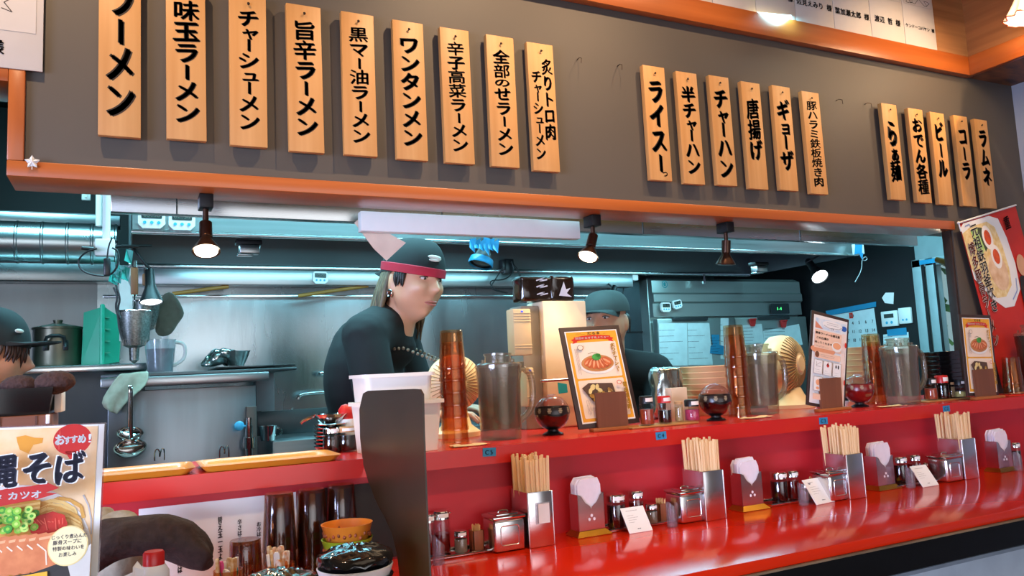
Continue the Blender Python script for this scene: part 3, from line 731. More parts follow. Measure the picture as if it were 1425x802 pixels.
# --- crumpled napkins under the stacks
def tissue(px, py, w, d, lab, seed):
    p = ons(px, py, d / 2); m = MB(); n = 14; r = random.Random(seed)
    V = []
    for i in range(n + 1):
        for j in range(n + 1):
            x, y = (i / n - .5) * w, (j / n - .5) * d
            z = 0.0012 + 0.006 * abs(mnoise.noise(Vector((x * 40, y * 40, seed)))) * (1 if abs(i / n - .5) > .2 else .2)
            V.append((x + .006 * mnoise.noise(Vector((y * 30, seed, 0))), y + .006 * mnoise.noise(Vector((x * 30, 0, seed))), z))
    m.mesh(V, [(i * (n + 1) + j, (i + 1) * (n + 1) + j, (i + 1) * (n + 1) + j + 1, i * (n + 1) + j + 1) for i in range(n) for j in range(n)])
    o = m.out('paper_napkin', TISSUE, None, p); tag(o, lab, 'napkin', 'crumpled cream napkins on the shelf')
tissue(652, 622, .088, .045, 'crumpled cream paper napkin under the tumblers by the white tubs', 1)
tissue(1052, 583, .10, .04, 'crumpled cream paper napkin between the second tumbler stack and its jug', 2)
tissue(1240, 567, .10, .04, 'crumpled cream paper napkin in front of the third jug', 3)
tissue(1412, 549, .12, .04, 'crumpled cream paper napkin under the tumblers at the right edge', 4)
# --- water jugs
def jug(p, lab, sc=1.0, rz=0.0, M=SMOKE, h=0.186):
    t = thing('water_jug', lab, 'jug', p, rz, 'plastic water jugs on the raised shelf')
    r = 0.054; k = h / 0.186
    prof = [(0, .0), (r * .90, 0), (r * .92, .004), (r * .93, .022 * k), (r * .95, .026 * k), (r, .14 * k), (r * 1.05, .155 * k), (r * 1.06, .176 * k), (r * 1.02, .176 * k), (r * .95, .14 * k), (r * .88, .026 * k), (0, .024 * k)]
    MB().lathe(prof, 40, cap=False).out('jug_body', M, t)
    MB().lathe([(0, .028 * k), (r * .87, .028 * k), (r * .92, .150 * k), (0, .150 * k)], 32).out('water', clear('water_in_jug', 'd6cec2', 0.04, body=0.18, bodycol='7c6f60'), t)
    m = MB().lathe([(0, .174 * k), (r * 1.08, .174 * k), (r * 1.08, .182 * k), (r * .98, .186 * k), (r * .62, .187 * k), (r * .60, .203 * k), (r * .66, .205 * k), (r * .66, .210 * k), (0, .212 * k)], 36)
    for a in range(0, 360, 60): m.box((r * .78 * math.cos(math.radians(a)), r * .78 * math.sin(math.radians(a)), .190 * k), (.006, .006, .010), .001)
    m.box((r * 1.06, 0, .181 * k), (.02, .022, .012), .002)
    m.out('lid', SMOKE, t)
    MB().tube([(r * .96, 0, .166 * k), (r * 1.25, 0, .170 * k), (r * 1.60, 0, .160 * k), (r * 1.72, 0, .135 * k), (r * 1.72, 0, .095 * k), (r * 1.62, 0, .070 * k), (r * 1.35, 0, .052 * k), (r * .96, 0, .040 * k)], .0085, 12, smooth=2).out('handle', SMOKE, t)
jug(ons(698, 614, .054), 'clear plastic water jug beside the beige ticket machine')
jug(ons(1061, 580, .085), 'clear plastic water jug in front of the cream fan', 1, -.15)
jug(ons(1258, 565, .052), 'clear plastic water jug left of the tall black tray stack', 1, -.2)
jug(Vector((2.93, 1.70, ZS + .0004)), 'tall dark plastic jug at the right picture edge in front of the red banner', 1, 0, SMOKED, .215)
# --- round sauce pots
def ball_pot(px, py, lab, fill, band, R=.045):
    p = ons(px, py, .030)
    t = thing('sauce_ball', lab, 'sauce pot', p, 0.3, 'round sauce pots on the raised shelf')
    zc = .012 + R * .95
    MB().lathe([(0, 0), (.026, 0), (.027, .003), (.014, .009), (.013, .016), (0, .016)], 28).out('foot', BLACKP, t)
    MB().ball((0, 0, zc), R, 32).out('glass_ball', clear('ball_glass', 'f1e6ec', 0.03), t)
    P = [(0, zc - R * .97)] + [(R * .965 * math.cos(a), zc + R * .965 * math.sin(a)) for a in [math.radians(x) for x in range(-80, 6, 6)]] + [(0, zc + R * .09)]
    MB().lathe(P, 32).out('sauce', fill, t)
    m = MB(); rings = [[(R * 1.006 * math.cos(b) * math.cos(a), R * 1.006 * math.cos(b) * math.sin(a), zc + R * 1.006 * math.sin(b)) for a in [2 * PI * k / 40 for k in range(40)]] for b in [math.radians(x) for x in (-4, 4, 12, 20)]]
    m.ring(rings, True, False); bd = m.out('printed_band', band, t)
    m = MB(); 
    for k in range(10):
        a = 2 * PI * k / 10
        for q in range(5):
            b0 = math.radians(1 + q * 3.2); w = .07 + .06 * ((q * 7 + k * 3) % 3) / 2
            m.poly([(R * 1.012 * math.cos(b) * math.cos(a + s_ * w), R * 1.012 * math.cos(b) * math.sin(a + s_ * w), zc + R * 1.012 * math.sin(b)) for s_, b in ((-1, b0), (1, b0), (1, b0 + .03), (-1, b0 + .03))])
    m.out('band_marks', mat('gilt_print', 'b9aa8c', 0.5), bd, smooth=False)
    MB().lathe([(0, zc + R * .97), (R * .22, zc + R * .96), (R * .24, zc + R * 1.02), (0, zc + R * 1.05)], 20).out('stopper', clear('ball_stopper', 'e6dcdc', 0.05, body=.2, bodycol='ffffff'), t)
ball_pot(770, 607, 'round glass soy sauce pot right of the first jug', SOY, mat('dark_band', '221410', 0.3), .045)
ball_pot(997, 587, 'round glass soy sauce pot left of the second tumbler stack', SOY, mat('dark_band', '221410', 0.3), .046)
ball_pot(1197, 568, 'round glass pot of red sauce right of the narrow white menu', mat('red_sauce', '8a0f10', 0.15, var=.1, coat=.5), mat('red_band', '7a1512', 0.3), .046)
# --- menus in wooden holders
YEL = mat('menu_orange_yellow', 'f0a92e', 0.45, var=0.08, scale=12); CREAM = mat('menu_cream', 'f4dcc4', 0.5, var=0.03); MRED = mat('menu_red', 'd3301c', 0.5)
MEAT = mat('menu_pork', 'd9713f', 0.5, col2='b24c28', scale=60); MEATL = mat('menu_pork_light', 'eda779', 0.5, var=.05); GREEN = mat('menu_leek', '4fae4c', 0.5, var=.2, scale=80)
NUT = mat('menu_fried', 'd8a94a', 0.5, col2='7a4a22', scale=90); BOWLW = mat('menu_bowl', 'f2ece4', 0.5); DKBR = mat('menu_brown', '5b4032', 0.5); GOLDT = mat('menu_gold_text', 'c89a1e', 0.5)
PINKM = mat('menu_pink', 'f0c8ac', 0.5, var=.04)
def menu_frame(corners, Y0, dyt, name, lab, holder, hlab, art, thick=.006):
    TL, TR_, BL, BR = corners
    b = at((BL[0] + BR[0]) / 2, (BL[1] + BR[1]) / 2, Y=Y0); t_ = at((TL[0] + TR_[0]) / 2, (TL[1] + TR_[1]) / 2, Y=Y0 + dyt)
    up = (t_ - b); h = up.length; up.normalize()
    br, bl = at(*BR, Y=Y0), at(*BL, Y=Y0); w = (br - bl).length
    ri = (br - bl); ri.y = 0; ri = (ri - up * ri.dot(up)).normalized(); nrm = up.cross(ri)   # towards +Y
    R = Matrix((ri, -ri.cross(up), up)).transposed()
    t = thing(name, lab, 'menu', b, 0, 'menus on the raised shelf', rot=R.to_euler())
    m = MB().box((0, thick / 2 + .0005, h / 2), (w, thick, h), .0012); m.out('cover', mat('menu_cover', '3a2721', 0.5, var=.1), t)
    P = Print(); art(P, w, h); P.out('printed_page', t)
    C = MB()
    return t, w, h, b, R
def art_pork(P, w, h):
    m = .065 * w; x0, x1 = -w / 2 + m, w / 2 - m; z0, z1 = m, h - m
    X = lambda u: x0 + (x1 - x0) * u
    Z = lambda v: z0 + (z1 - z0) * v
    H = z1 - z0; Wd = x1 - x0
    P.lay(PAPER).rect(x0, z0, x1, z1); P.lay(YEL).rect(X(.02), Z(.015), X(.98), Z(.99))
    P.lay(CREAM).rrect(X(.07), Z(.475), X(.93), Z(.87), .004).rrect(X(.07), Z(.05), X(.93), Z(.455), .004)
    P.lay(MRED).poly([(X(.10), Z(.86)), (X(.20), Z(.875)), (X(.20), Z(.925)), (X(.09), Z(.905)), (X(.13), Z(.885))]).poly([(X(.90), Z(.86)), (X(.80), Z(.875)), (X(.80), Z(.925)), (X(.91), Z(.905)), (X(.87), Z(.885))])
    P.lay(MRED).poly([(X(.15), Z(.885)), (X(.32), Z(.897)), (X(.5), Z(.902)), (X(.68), Z(.897)), (X(.85), Z(.885)), (X(.85), Z(.932)), (X(.68), Z(.944)), (X(.5), Z(.949)), (X(.32), Z(.944)), (X(.15), Z(.932))])
    P.lay(PAPER).text('当店のおすすめメニュー', X(.5), Z(.919), H * .030, .07, w=Wd * .060)
    P.lay(DKBR).text('だるま', X(.54), Z(.968), H * .038, .06, w=Wd * .085); P.scrib(X(.2), Z(.955), X(.38), Z(.975), 2, .0006, 3); P.scrib(X(.72), Z(.955), X(.85), Z(.962), 1, .0006, 4)
    cx, cz = X(.50), Z(.635)
    P.lay(BOWLW).ell(cx, cz - .004, Wd * .34, H * .105); P.lay(mat('menu_broth', 'c98a50', .5)).ell(cx, cz - .001, Wd * .31, H * .092)
    for k in range(7):
        a = math.radians(-60 + 20 * k); q = (cx + math.sin(a) * Wd * .20, cz + .004 - math.cos(a) * H * .048 + H * .02)
        P.lay(MEAT).ell(q[0], q[1], Wd * .058, H * .062, 16, a)
        P.lay(MEATL).ell(q[0] - .001, q[1] + .001, Wd * .018, H * .05, 12, a)
    P.lay(GREEN).ell(cx - .002, cz + H * .062, Wd * .085, H * .036, 14).ell(cx + .004, cz + H * .08, Wd * .05, H * .02, 12)
    P.lay(DKBR).line([(cx - Wd * .16, cz + H * .10), (cx - Wd * .08, cz + H * .115), (cx + Wd * .02, cz + H * .10)], .0012)
    P.cols(X(.10), Z(.50), X(.17), Z(.80), 4, .0008, 5); P.ell(X(.22), Z(.81), Wd * .055, H * .028, 16); P.lay(CREAM).ell(X(.22), Z(.81), Wd * .048, H * .024, 16)
    P.lay(GOLDT).down('炙りチャーシュー', X(.84), Z(.84), Z(.52), Wd * .10, .12)
    cx, cz = X(.38), Z(.30)
    P.lay(DKBR).poly([(cx - Wd * .28, cz + H * .07), (cx - Wd * .14, cz + H * .12), (cx + Wd * .30, cz + H * .10), (cx + Wd * .34, cz - H * .06), (cx + Wd * .1, cz - H * .12), (cx - Wd * .12, cz - H * .08)])
    r = random.Random(8)
    for k in range(16): P.lay(NUT if k % 2 else mat('menu_fried_pale', 'ecd08a', .5, var=.1)).ell(cx + r.uniform(-.17, .24) * Wd, cz + r.uniform(-.06, .085) * H, Wd * .05, H * .022, 10, r.random() * 3)
    P.lay(MRED).ell(X(.80), Z(.40), Wd * .045, H * .024, 14); P.lay(CREAM).ell(X(.80), Z(.40), Wd * .034, H * .018, 14)
    P.lay(GOLDT).down('鉄板焼き肉', X(.90), Z(.40), Z(.10), Wd * .085, .12); P.lay(DKBR).cols(X(.11), Z(.08), X(.2), Z(.24), 4, .0008, 6)
def art_health(P, w, h):
    x0, x1 = -w / 2 + .05 * w, w / 2 - .05 * w; X = lambda u: x0 + (x1 - x0) * u; Z = lambda v: h * v; Wd = x1 - x0
    P.lay(PAPER).rect(x0, Z(.03), x1, Z(.965)); P.lay(mat('menu_side_pink', 'f1ddd0', .5)).rect(X(.86), Z(.04), X(.985), Z(.9))
    P.lay(mat('menu_pale_blue', 'b9cfe0', .5, col2='e8e6e2', scale=60)).rect(X(.05), Z(.825), X(.97), Z(.935)); P.lay(mat('menu_coral', 'd98a6a', .5)).poly([(X(.05), Z(.825)), (X(.28), Z(.825)), (X(.05), Z(.9))])
    P.lay(mat('menu_blue', '2e62b0', .5)).ell(X(.9), Z(.88), Wd * .09, h * .03, 9)
    P.lay(PAPER).ell(X(.55), Z(.885), Wd * .30, h * .045); P.lay(INK).line([(X(.3), Z(.87)), (X(.45), Z(.85)), (X(.75), Z(.86)), (X(.84), Z(.885))], .0009); P.scrib(X(.38), Z(.875), X(.75), Z(.915), 2, .0008, 2, .9); P.text('しる', X(.55), Z(.845), h * .022, .08)
    P.lay(PINKM).rect(X(.04), Z(.60), X(.84), Z(.81)); P.lay(mat('menu_salmon', 'e29a72', .5)).ell(X(.3), Z(.60), Wd * .36, h * .05, 20)
    P.lay(PINKM).rect(X(.04), Z(.615), X(.84), Z(.70)); P.lay(DKBR)
    P.text('豚骨ラーメンの悪玉菌', X(.42), Z(.775), h * .027, .09, w=Wd * .072); P.text('この白濁が', X(.27), Z(.725), h * .027, .09, w=Wd * .075); P.text('消してくれます。', X(.34), Z(.675), h * .027, .09, w=Wd * .075)
    P.lay(BOWLW).ell(X(.70), Z(.665), Wd * .15, h * .055); P.lay(MEATL).ell(X(.70), Z(.675), Wd * .12, h * .036)
    P.lay(INKG).scrib(X(.08), Z(.625), X(.45), Z(.645), 2, .0006, 5)
    P.lay(PINKM).rrect(X(.06), Z(.51), X(.82), Z(.575), .004); P.lay(mat('menu_hair', '7a4a30', .5)).ell(X(.13), Z(.545), Wd * .06, h * .032); P.lay(INKG).scrib(X(.22), Z(.525), X(.8), Z(.56), 2, .0007, 6)
    for k in range(3):
        a = .05 + .27 * k
        P.lay(mat('menu_box_line', 'b9a8a0', .5)).rect(X(a), Z(.34), X(a + .25), Z(.49)); P.lay(PAPER).rect(X(a + .01), Z(.344), X(a + .24), Z(.486)); P.lay(INKG).scrib(X(a + .04), Z(.35), X(a + .21), Z(.395), 2, .0006, k)
        if k == 1: P.lay(MRED).ell(X(a + .125), Z(.445), Wd * .04, h * .018).poly([(X(a + .09), Z(.45)), (X(a + .16), Z(.45)), (X(a + .125), Z(.48))])
        elif k == 0: P.lay(INKG).line([(X(a + .07), Z(.47)), (X(a + .07), Z(.42)), (X(a + .19), Z(.42))], .0008).line([(X(a + .07), Z(.43)), (X(a + .13), Z(.45)), (X(a + .18), Z(.465))], .0008)
        else: P.lay(INK).ell(X(a + .09), Z(.45), Wd * .02, h * .018).ell(X(a + .16), Z(.45), Wd * .02, h * .022)
    for k in range(2):
        a = .05 + .27 * k; P.lay(mat('menu_box_line', 'b9a8a0', .5)).rect(X(a), Z(.16), X(a + .25), Z(.31)); P.lay(PAPER).rect(X(a + .01), Z(.164), X(a + .24), Z(.306)); P.lay(MEATL).ell(X(a + .12), Z(.25), Wd * .06, h * .03).ell(X(a + .12), Z(.19), Wd * .05, h * .015)
    P.lay(PINKM).rect(X(.04), Z(.07), X(.4), Z(.13)); P.lay(MRED).ell(X(.92), Z(.7), Wd * .03, h * .03).ell(X(.93), Z(.3), Wd * .02, h * .03); P.lay(INKG).cols(X(.88), Z(.35), X(.97), Z(.62), 2, .0008, 7)
def holder(quad, Y0, lab, dyt=0.0):
    TL, TR_, BL, BR = quad
    b = at((BL[0] + BR[0]) / 2, (BL[1] + BR[1]) / 2, Z=ZS + .008); Yb = b.y
    tl, tr = at(*TL, Y=Yb), at(*TR_, Y=Yb); w = at(*BR, Y=Yb).x - at(*BL, Y=Yb).x; hh = (tl.z + tr.z) / 2 - b.z; lean = (tl.x + tr.x) / 2 - b.x
    t = thing('menu_holder', lab, 'menu holder', Vector((b.x, Yb, ZS + .0004)), 0, 'wooden menu holders on the raised shelf')
    MB().box((0, -.003, .004), (w * 1.5, .022, .008), .0012).out('foot', LEDGE, t)
    m = MB(); A = [(-w / 2, 0), (w / 2, 0), (w / 2 + lean, hh), (-w / 2 + lean, hh)]
    m.prism(A, .007, Matrix.Translation((0, 0, .008))); m.out('plank', BROWNH, t, smooth=False)
    return Yb
hq = [((829.5, 548), (870, 544.5), (833, 596), (875, 593)), ((1142, 527), (1169, 526), (1143.5, 569), (1173, 567.5)), ((1357, 515), (1380.5, 513.5), (1360, 553), (1387, 551))]
hy = [holder(q_, 0, 'brown wooden holder in front of the ' + l) for q_, l in zip(hq, ('large tilted menu', 'narrow white menu', 'far yellow menu'))]
menu_frame(((776, 455.5), (865, 453), (807, 598), (892, 588)), hy[0] + .010, .062, 'framed_menu', 'large tilted yellow menu in a dark cover, right of the first soy ball', 0, 0, art_pork)
menu_frame(((1129, 439), (1184, 438), (1123.5, 571), (1176, 566)), hy[1] + .010, .0, 'framed_menu', 'narrow white and pink menu left of the red sauce ball', 0, 0, art_health)
menu_frame(((1330, 438.5), (1384, 438), (1347, 553), (1391, 549)), hy[2] + .010, .004, 'framed_menu', 'far yellow menu in a dark cover in front of the red banner', 0, 0, art_pork)
# --- condiment jars on wooden trays
TRAYW = wood('condiment_tray_wood', 'b98a50', '9c6c36', 'X', 9, .5)
def wtray(a, b, lab):
    A, B = ons(*a), ons(*b); o = MB().box((0, .0, .002), (B.x - A.x, .075, .004), .0012).out('wooden_tray', TRAYW, None, Vector(((A.x + B.x) / 2, max(A.y, YF + .01) + .0375, ZS + .0004)))
    tag(o, lab, 'tray', 'wooden condiment trays on the shelf'); return o.location
CHILI = mat('chilli_paste', 'b8481c', 0.5, col2='8a2c10', scale=120); GINGER = mat('pink_ginger', 'd0406a', 0.45, col2='a02850', scale=90); SESAME = mat('sesame', 'c8a878', 0.8, var=.2, scale=200); GARLIC = mat('garlic_flakes', 'd9c478', 0.6, var=.2, scale=120)
REDP = mat('red_plastic', 'c3201c', 0.35, var=.03)
wp = wtray((880, 598), (983, 590), 'wooden tray of condiment jars between the tilted menu and the second soy ball')
wq = wtray((1291, 561), (1356, 555), 'wooden tray of condiment jars left of the far yellow menu')
def cj(px, tr, dy, lab, **k):
    p = at(px, 560, Y=tr.y + dy); jar(Vector((p.x, tr.y + dy, ZS + .0048)), lab, group='condiment jars on the shelf', cat='condiment jar', name='condiment_jar', **k)
cj(899, wp, -.008, 'tall jar of orange chilli paste with black lid', r=.019, h=.060, fill=CHILI, ff=.7, lid=BLACKP, lh=.017, spout=False)
cj(924, wp, -.008, 'jar of soy sauce with a red lid and white label', r=.0185, h=.058, fill=SOY, ff=.62, lid=REDP, lh=.016, spout=True)
cj(944, wp, .006, 'slim jar of pale sesame', r=.0115, h=.050, fill=SESAME, ff=.8, lid=mat('cork', 'c89c6c', .8, var=.1), lh=.006, spout=False, lab_y=False)
cj(962, wp, -.004, 'low jar of pink pickled ginger with black lid', r=.0205, h=.042, fill=GINGER, ff=.75, lid=BLACKP, lh=.017, spout=False)
cj(1297, wq, -.004, 'jar of orange chilli paste behind the third jug handle', r=.019, h=.054, fill=CHILI, ff=.7, lid=BLACKP, lh=.017, spout=False)
cj(1313, wq, -.008, 'jar of soy sauce with red and white lid right of the third jug', r=.021, h=.056, fill=SOY, ff=.8, lid=REDP, lh=.022, spout=False)
cj(1326, wq, .008, 'slim jar of sesame between the soy jar and the garlic jar', r=.0105, h=.046, fill=SESAME, ff=.8, lid=mat('cork', 'c89c6c', .8, var=.1), lh=.006, spout=False, lab_y=False)
cj(1338, wq, -.006, 'low jar of yellow garlic flakes with black lid', r=.0195, h=.044, fill=GARLIC, ff=.45, lid=BLACKP, lh=.015, spout=False)
# --- blue seat tags
TAGB = mat('seat_tag_tape', '2f86b4', .6, var=.05)
for (px, py), s_ in zip([(681, 629.5), (920, 606.5), (1146, 586), (1317, 569)], ('C5', 'C4', 'C3', 'C2')):
    p = at(px, py, Y=YF - .0006)
    t = thing('seat_tag', 'blue tape tag reading ' + s_ + ' on the shelf front', 'tag', p, 0, 'blue seat tags', rot=(0, random.uniform(-.04, .04), 0))
    MB().box((0, 0, 0), (.032, .0008, .0185)).out('tape', TAGB, t)
    P = Print(); P.lay(INK); P.text(s_[0], -.006, 0, .012, .06); P.text(s_[1], .005, 0, .012, .06); P.out('lettering', t, (0, -.0003, 0))
# --- white plastic tubs, nested
def tub(p, w, d, h, lab, rz=0):
    m = MB(); e = .10
    def rr(w, d, z, r=.016): return [(cx * (w / 2 - r) + r * math.cos(a), cy * (d / 2 - r) + r * math.sin(a), z) for cx, cy, a0 in ((1, 1, 0), (-1, 1, 90), (-1, -1, 180), (1, -1, 270)) for a in [math.radians(a0 + 22.5 * k) for k in range(5)]]
    k = .90
    m.ring([rr(w * k, d * k, 0), rr(w, d, h - .008), rr(w + .012, d + .012, h - .008), rr(w + .012, d + .012, h), rr(w - .006, d - .006, h), rr(w * k - .006, d * k - .006, .004)], True, False)
    m.poly(rr(w * k, d * k, 0)); m.poly(rr(w * k - .006, d * k - .006, .004))
    o = m.out('plastic_tub', mat('white_tub_plastic', 'e9e2d8', .4, var=.02), None, p, rz); return tag(o, lab, 'tub', 'white plastic tubs')
x0 = at(493, 545, Y=1.70).x; x1 = at(617, 560, Y=1.64).x
tub(Vector(((x0 + x1) / 2 - .002, 1.690, ZS + .0004)), x1 - x0 - .012, .135, .111, 'white plastic tub, lower one, behind the top of the divider')
tub(Vector(((x0 + x1) / 2 - .008, 1.695, ZS + .060)), x1 - x0 - .030, .122, .112, 'white plastic tub, upper one, nested above the other')
# --- ticket machine with two ribbed units
BEIGE = mat('beige_housing', 'e6cfae', .5, var=.03); BEIGED = mat('beige_ribbed_plastic', 'cdb48a', .5, var=.04); GREYM = mat('grey_machine_side', '8d8273', .5, var=.05)
pa = at(755, 419, Y=1.93); pb = at(815, 419, Y=1.93)
Hm = pa.z - ZS
t = thing('ticket_machine', 'tall beige machine with ribbed side units behind the first jug', 'machine', Vector(((pa.x + pb.x) / 2, 1.93, ZS + .0004)))
wm = pb.x - pa.x
MB().box((0, .05, Hm / 2), (wm, .10, Hm), .004).out('housing', BEIGE, t)
MB().box((-wm / 2 - .030, .06, Hm / 2 - .006), (.058, .075, Hm - .012), .003).out('side_panel', GREYM, t, label='grey side panel')
def ribbed(px0, py0, px1, py1, dy, nm):
    a = at(px0, py0, Y=1.90); b = at(px1, py1, Y=1.90); c = (a + b) / 2 - t.location; w, h = abs(b.x - a.x), abs(a.z - b.z)
    m = MB().box((c.x, dy + .02, c.z), (w, .045, h), .004)
    for z in [h / 2 - .012 - .0075 * k for k in range(4)] + [-h / 2 + .02, -h / 2 + .027]: m.box((c.x, dy - .0035, c.z + z), (w * .96, .002, .0028), .0008)
    u = m.out('ribbed_unit', BEIGED, t)
    MB().ball((c.x, dy - .0035, c.z + h / 2 - .008), (.004, .0015, .003), 10).out('blue_light', mat('blue_indicator', '3a5ad8', .3, emit='3a5aff', emit_s=.6), u)
ribbed(713, 430, 741, 494, -.03, 'a'); ribbed(731, 512, 745, 566, -.03, 'b')
m = MB().tube([(-wm / 2 - .03, -.02, Hm * .37), (wm * .1, -.045, Hm * .375)], .004, 10); m.out('steel_arm', CHROME, t)
P = Print(); P.lay(mat('teal_sticker', '1f9aa8', .5)); q = at(783, 540, Y=1.93) - t.location; P.poly([(q.x - .014, q.z - .016), (q.x + .016, q.z - .014), (q.x + .014, q.z + .010), (q.x - .016, q.z + .016)]); P.out('teal_sticker', t)
# two glossy dark packets on top
PKT = mat('glossy_brown_film', '2a1a10', .16, var=.2, scale=25, bump=.5, coat=.5); WHT = mat('packet_print', 'd8d4da', .5)
for k, (px, wpx, lab) in enumerate(((745, 44, 'dark glossy foil packet, left one, on top of the beige machine'), (781, 34, 'dark glossy foil packet, right one with a pale zigzag, on the beige machine'))):
    a = at(px - wpx / 2, 418, Y=1.955); b = at(px + wpx / 2, 418, Y=1.955); hh = (at(px, 383, Y=1.955) - at(px, 418, Y=1.955)).z
    q = thing('foil_packet', lab, 'packet', Vector(((a.x + b.x) / 2, 1.972, t.location.z + Hm + (.0005 if k else .0005))), 0, 'dark foil packets')
    m = MB().box((0, 0, hh / 2), (b.x - a.x, .062, hh), .010, seg=4)
    bmesh.ops.subdivide_edges(m.bm, edges=m.bm.edges, cuts=2, use_grid_fill=True); m.rough(.004, 90, k)
    for v in m.bm.verts: v.co.z = max(v.co.z, 0)
    m.out('packet', PKT, q)
    P = Print(); P.lay(WHT); w = b.x - a.x
    if k == 0:
        for s_ in (.25, .55, .8): P.line([(-w * .05, hh * s_), (w * .2, hh * (s_ + .1)), (w * .05, hh * (s_ - .03)), (w * .3, hh * (s_ + .04))], .0035)
    else: P.poly([(-w * .22, hh * .2), (w * .0, hh * .75), (w * .08, hh * .45), (w * .26, hh * .5), (w * .1, hh * .3), (w * .3, hh * .15)])
    P.out('print', q, (0, -.0365, 0))
# --- cream fans
FANC = mat('cream_fan_plastic', 'ecd2a0', .42, var=.02); FAND = mat('fan_slot_dark', 'a98b58', .6)
def fan(p, R, lab, yaw, hc):
    t = thing('circulator_fan', lab, 'fan', p, 0, 'cream circulator fans')
    Rm = Matrix.Rotation(yaw, 3, 'Z') @ Matrix.Rotation(math.radians(90), 3, 'X')       # lathe axis -> horizontal
    c = Vector((0, 0, hc))
    MB().lathe([(0, R * .42), (R * .35, R * .40), (R * .72, R * .28), (R * .95, R * .06), (R, -R * .18), (R * .97, -R * .5), (R * .9, -R * .58), (0, -R * .5)], 44, c, Rm).out('fan_shell', FANC, t)
    m = MB()
    for k in range(40):
        a = 2 * PI * k / 40
        pts = [Vector((math.cos(a) * r_, math.sin(a) * r_, z_ + R * .012)) for r_, z_ in ((R * .38, R * .395), (R * .72, R * .285), (R * .93, R * .085))]
        m.tube([c + Rm @ q for q in pts], R * .016, 5)
    m.out('grille_slots', FAND, t, label='darker radial slots')
    m = MB().lathe([(0, R * .40), (R * .3, R * .40), (R * .26, R * .46), (0, R * .47)], 28, c, Rm); m.out('hub_cap', FANC, t)
    MB().lathe([(0, 0), (R * .85, 0), (R * .86, .012), (R * .55, .03), (R * .35, hc - R * .8), (0, hc - R * .7)], 32, sy=.8).out('fan_base', FANC, t)
p = at(1102, 560, Y=1.93); q = at(1102, 466, Y=1.93); R_ = .098
fan(Vector((p.x, 1.93, ZS + .0004)), R_, 'cream fan behind the second jug', math.radians(22), q.z - ZS - R_ * 1.0)
p = at(632, 560, Y=1.94); q = at(632, 494, Y=1.94)
fan(Vector((p.x, 1.93, ZS + .0004)), .075, 'cream fan behind the first tumbler stack', math.radians(-14), q.z - ZS - .075)
# --- stacked paper bowls, silver pouch, tub stacks, black trays
KRAFT = mat('kraft_bowl', 'dfae7c', .6, var=.03)
def bowls(px, w_px, top_py, bot_py, n, Y, lab, group, M=KRAFT, name='takeout_bowl', ov=1.0):
    a, b = at(px - w_px / 2, top_py, Y=Y), at(px + w_px / 2, top_py, Y=Y); R = (b.x - a.x) / 2; zb = ZS + .0004; zt = a.z
    h = .045; st = (zt - zb - h) / (n - 1)
    me = None
    for i in range(n):
        if me is None:
            o = MB().lathe([(0, 0), (R * .78, 0), (R * .97, h * .94), (R, h * .94), (R, h), (R * .95, h), (R * .76, .003), (0, .003)], 36, cap=False).out(name, M, None); me = o.data
        else: o = bpy.data.objects.new(name, me); COL.objects.link(o)
        o.location = ((a.x + b.x) / 2, Y, zb + st * i); tag(o, lab, 'bowl', group)
bowls(986, 64, 511, 575, 7, 1.95, 'kraft takeout bowl nested in the stack behind the second soy ball', 'kraft bowls behind the second soy ball')
bowls(1200, 42, 484, 560, 8, 1.93, 'kraft takeout bowl nested in the stack behind the red sauce ball', 'kraft bowls behind the red sauce ball')
p = at(928, 560, Y=1.93); zt = at(928, 511, Y=1.93).z - ZS
m = MB().box((0, 0, zt / 2), (.098, .06, zt), .02, seg=3); bmesh.ops.subdivide_edges(m.bm, edges=m.bm.edges, cuts=4, use_grid_fill=True); m.rough(.007, 45, 4)
for v in m.bm.verts: v.co.z = max(v.co.z, 0)
tag(m.out('foil_pouch', mat('silver_foil', 'c4d2ce', .22, 1.0, var=.1, scale=30, bump=.3), None, Vector((p.x, 1.93, ZS + .0004)), ang=180), 'crumpled silver foil pouch behind the chilli and soy jars', 'pouch')
p = at(941, 550, Y=1.80); zt = at(941, 540, Y=1.80).z - ZS
q = MB().box((0, 0, zt / 2), (.055, .03, zt), .001).out('paper_carton', mat('pinkish_carton', 'e0c4ac', .6), None, Vector((p.x, 1.80, ZS + .0004))); tag(q, 'small pale carton behind the soy jar with the red lid', 'carton')
p = at(1316, 530, Y=1.74); z0 = ZS + .0004; zt = at(1316, 489, Y=1.74).z; n = 11; hh_ = (zt - z0) / 11; me = None
for i in range(n):
    if me is None:
        w, d = .105, .07; m = MB(); m.box((0, 0, .002), (w, d, .004), .001)
        for s1 in (-1, 1): m.box((s1 * w / 2, 0, hh_ * .5), (.003, d, hh_ * .96), .0008).box((0, s1 * d / 2, hh_ * .5), (w, .003, hh_ * .96), .0008)
        o = m.out('black_tray', mat('black_tray_gloss', '0c0c0f', .18, var=.1), None); me = o.data
    else: o = bpy.data.objects.new('black_tray', me); COL.objects.link(o)
    o.location = (p.x, 1.752, z0 + (zt - z0 - .0) / n * i); tag(o, 'glossy black tray stacked right of the third jug', 'tray', 'stack of black trays')
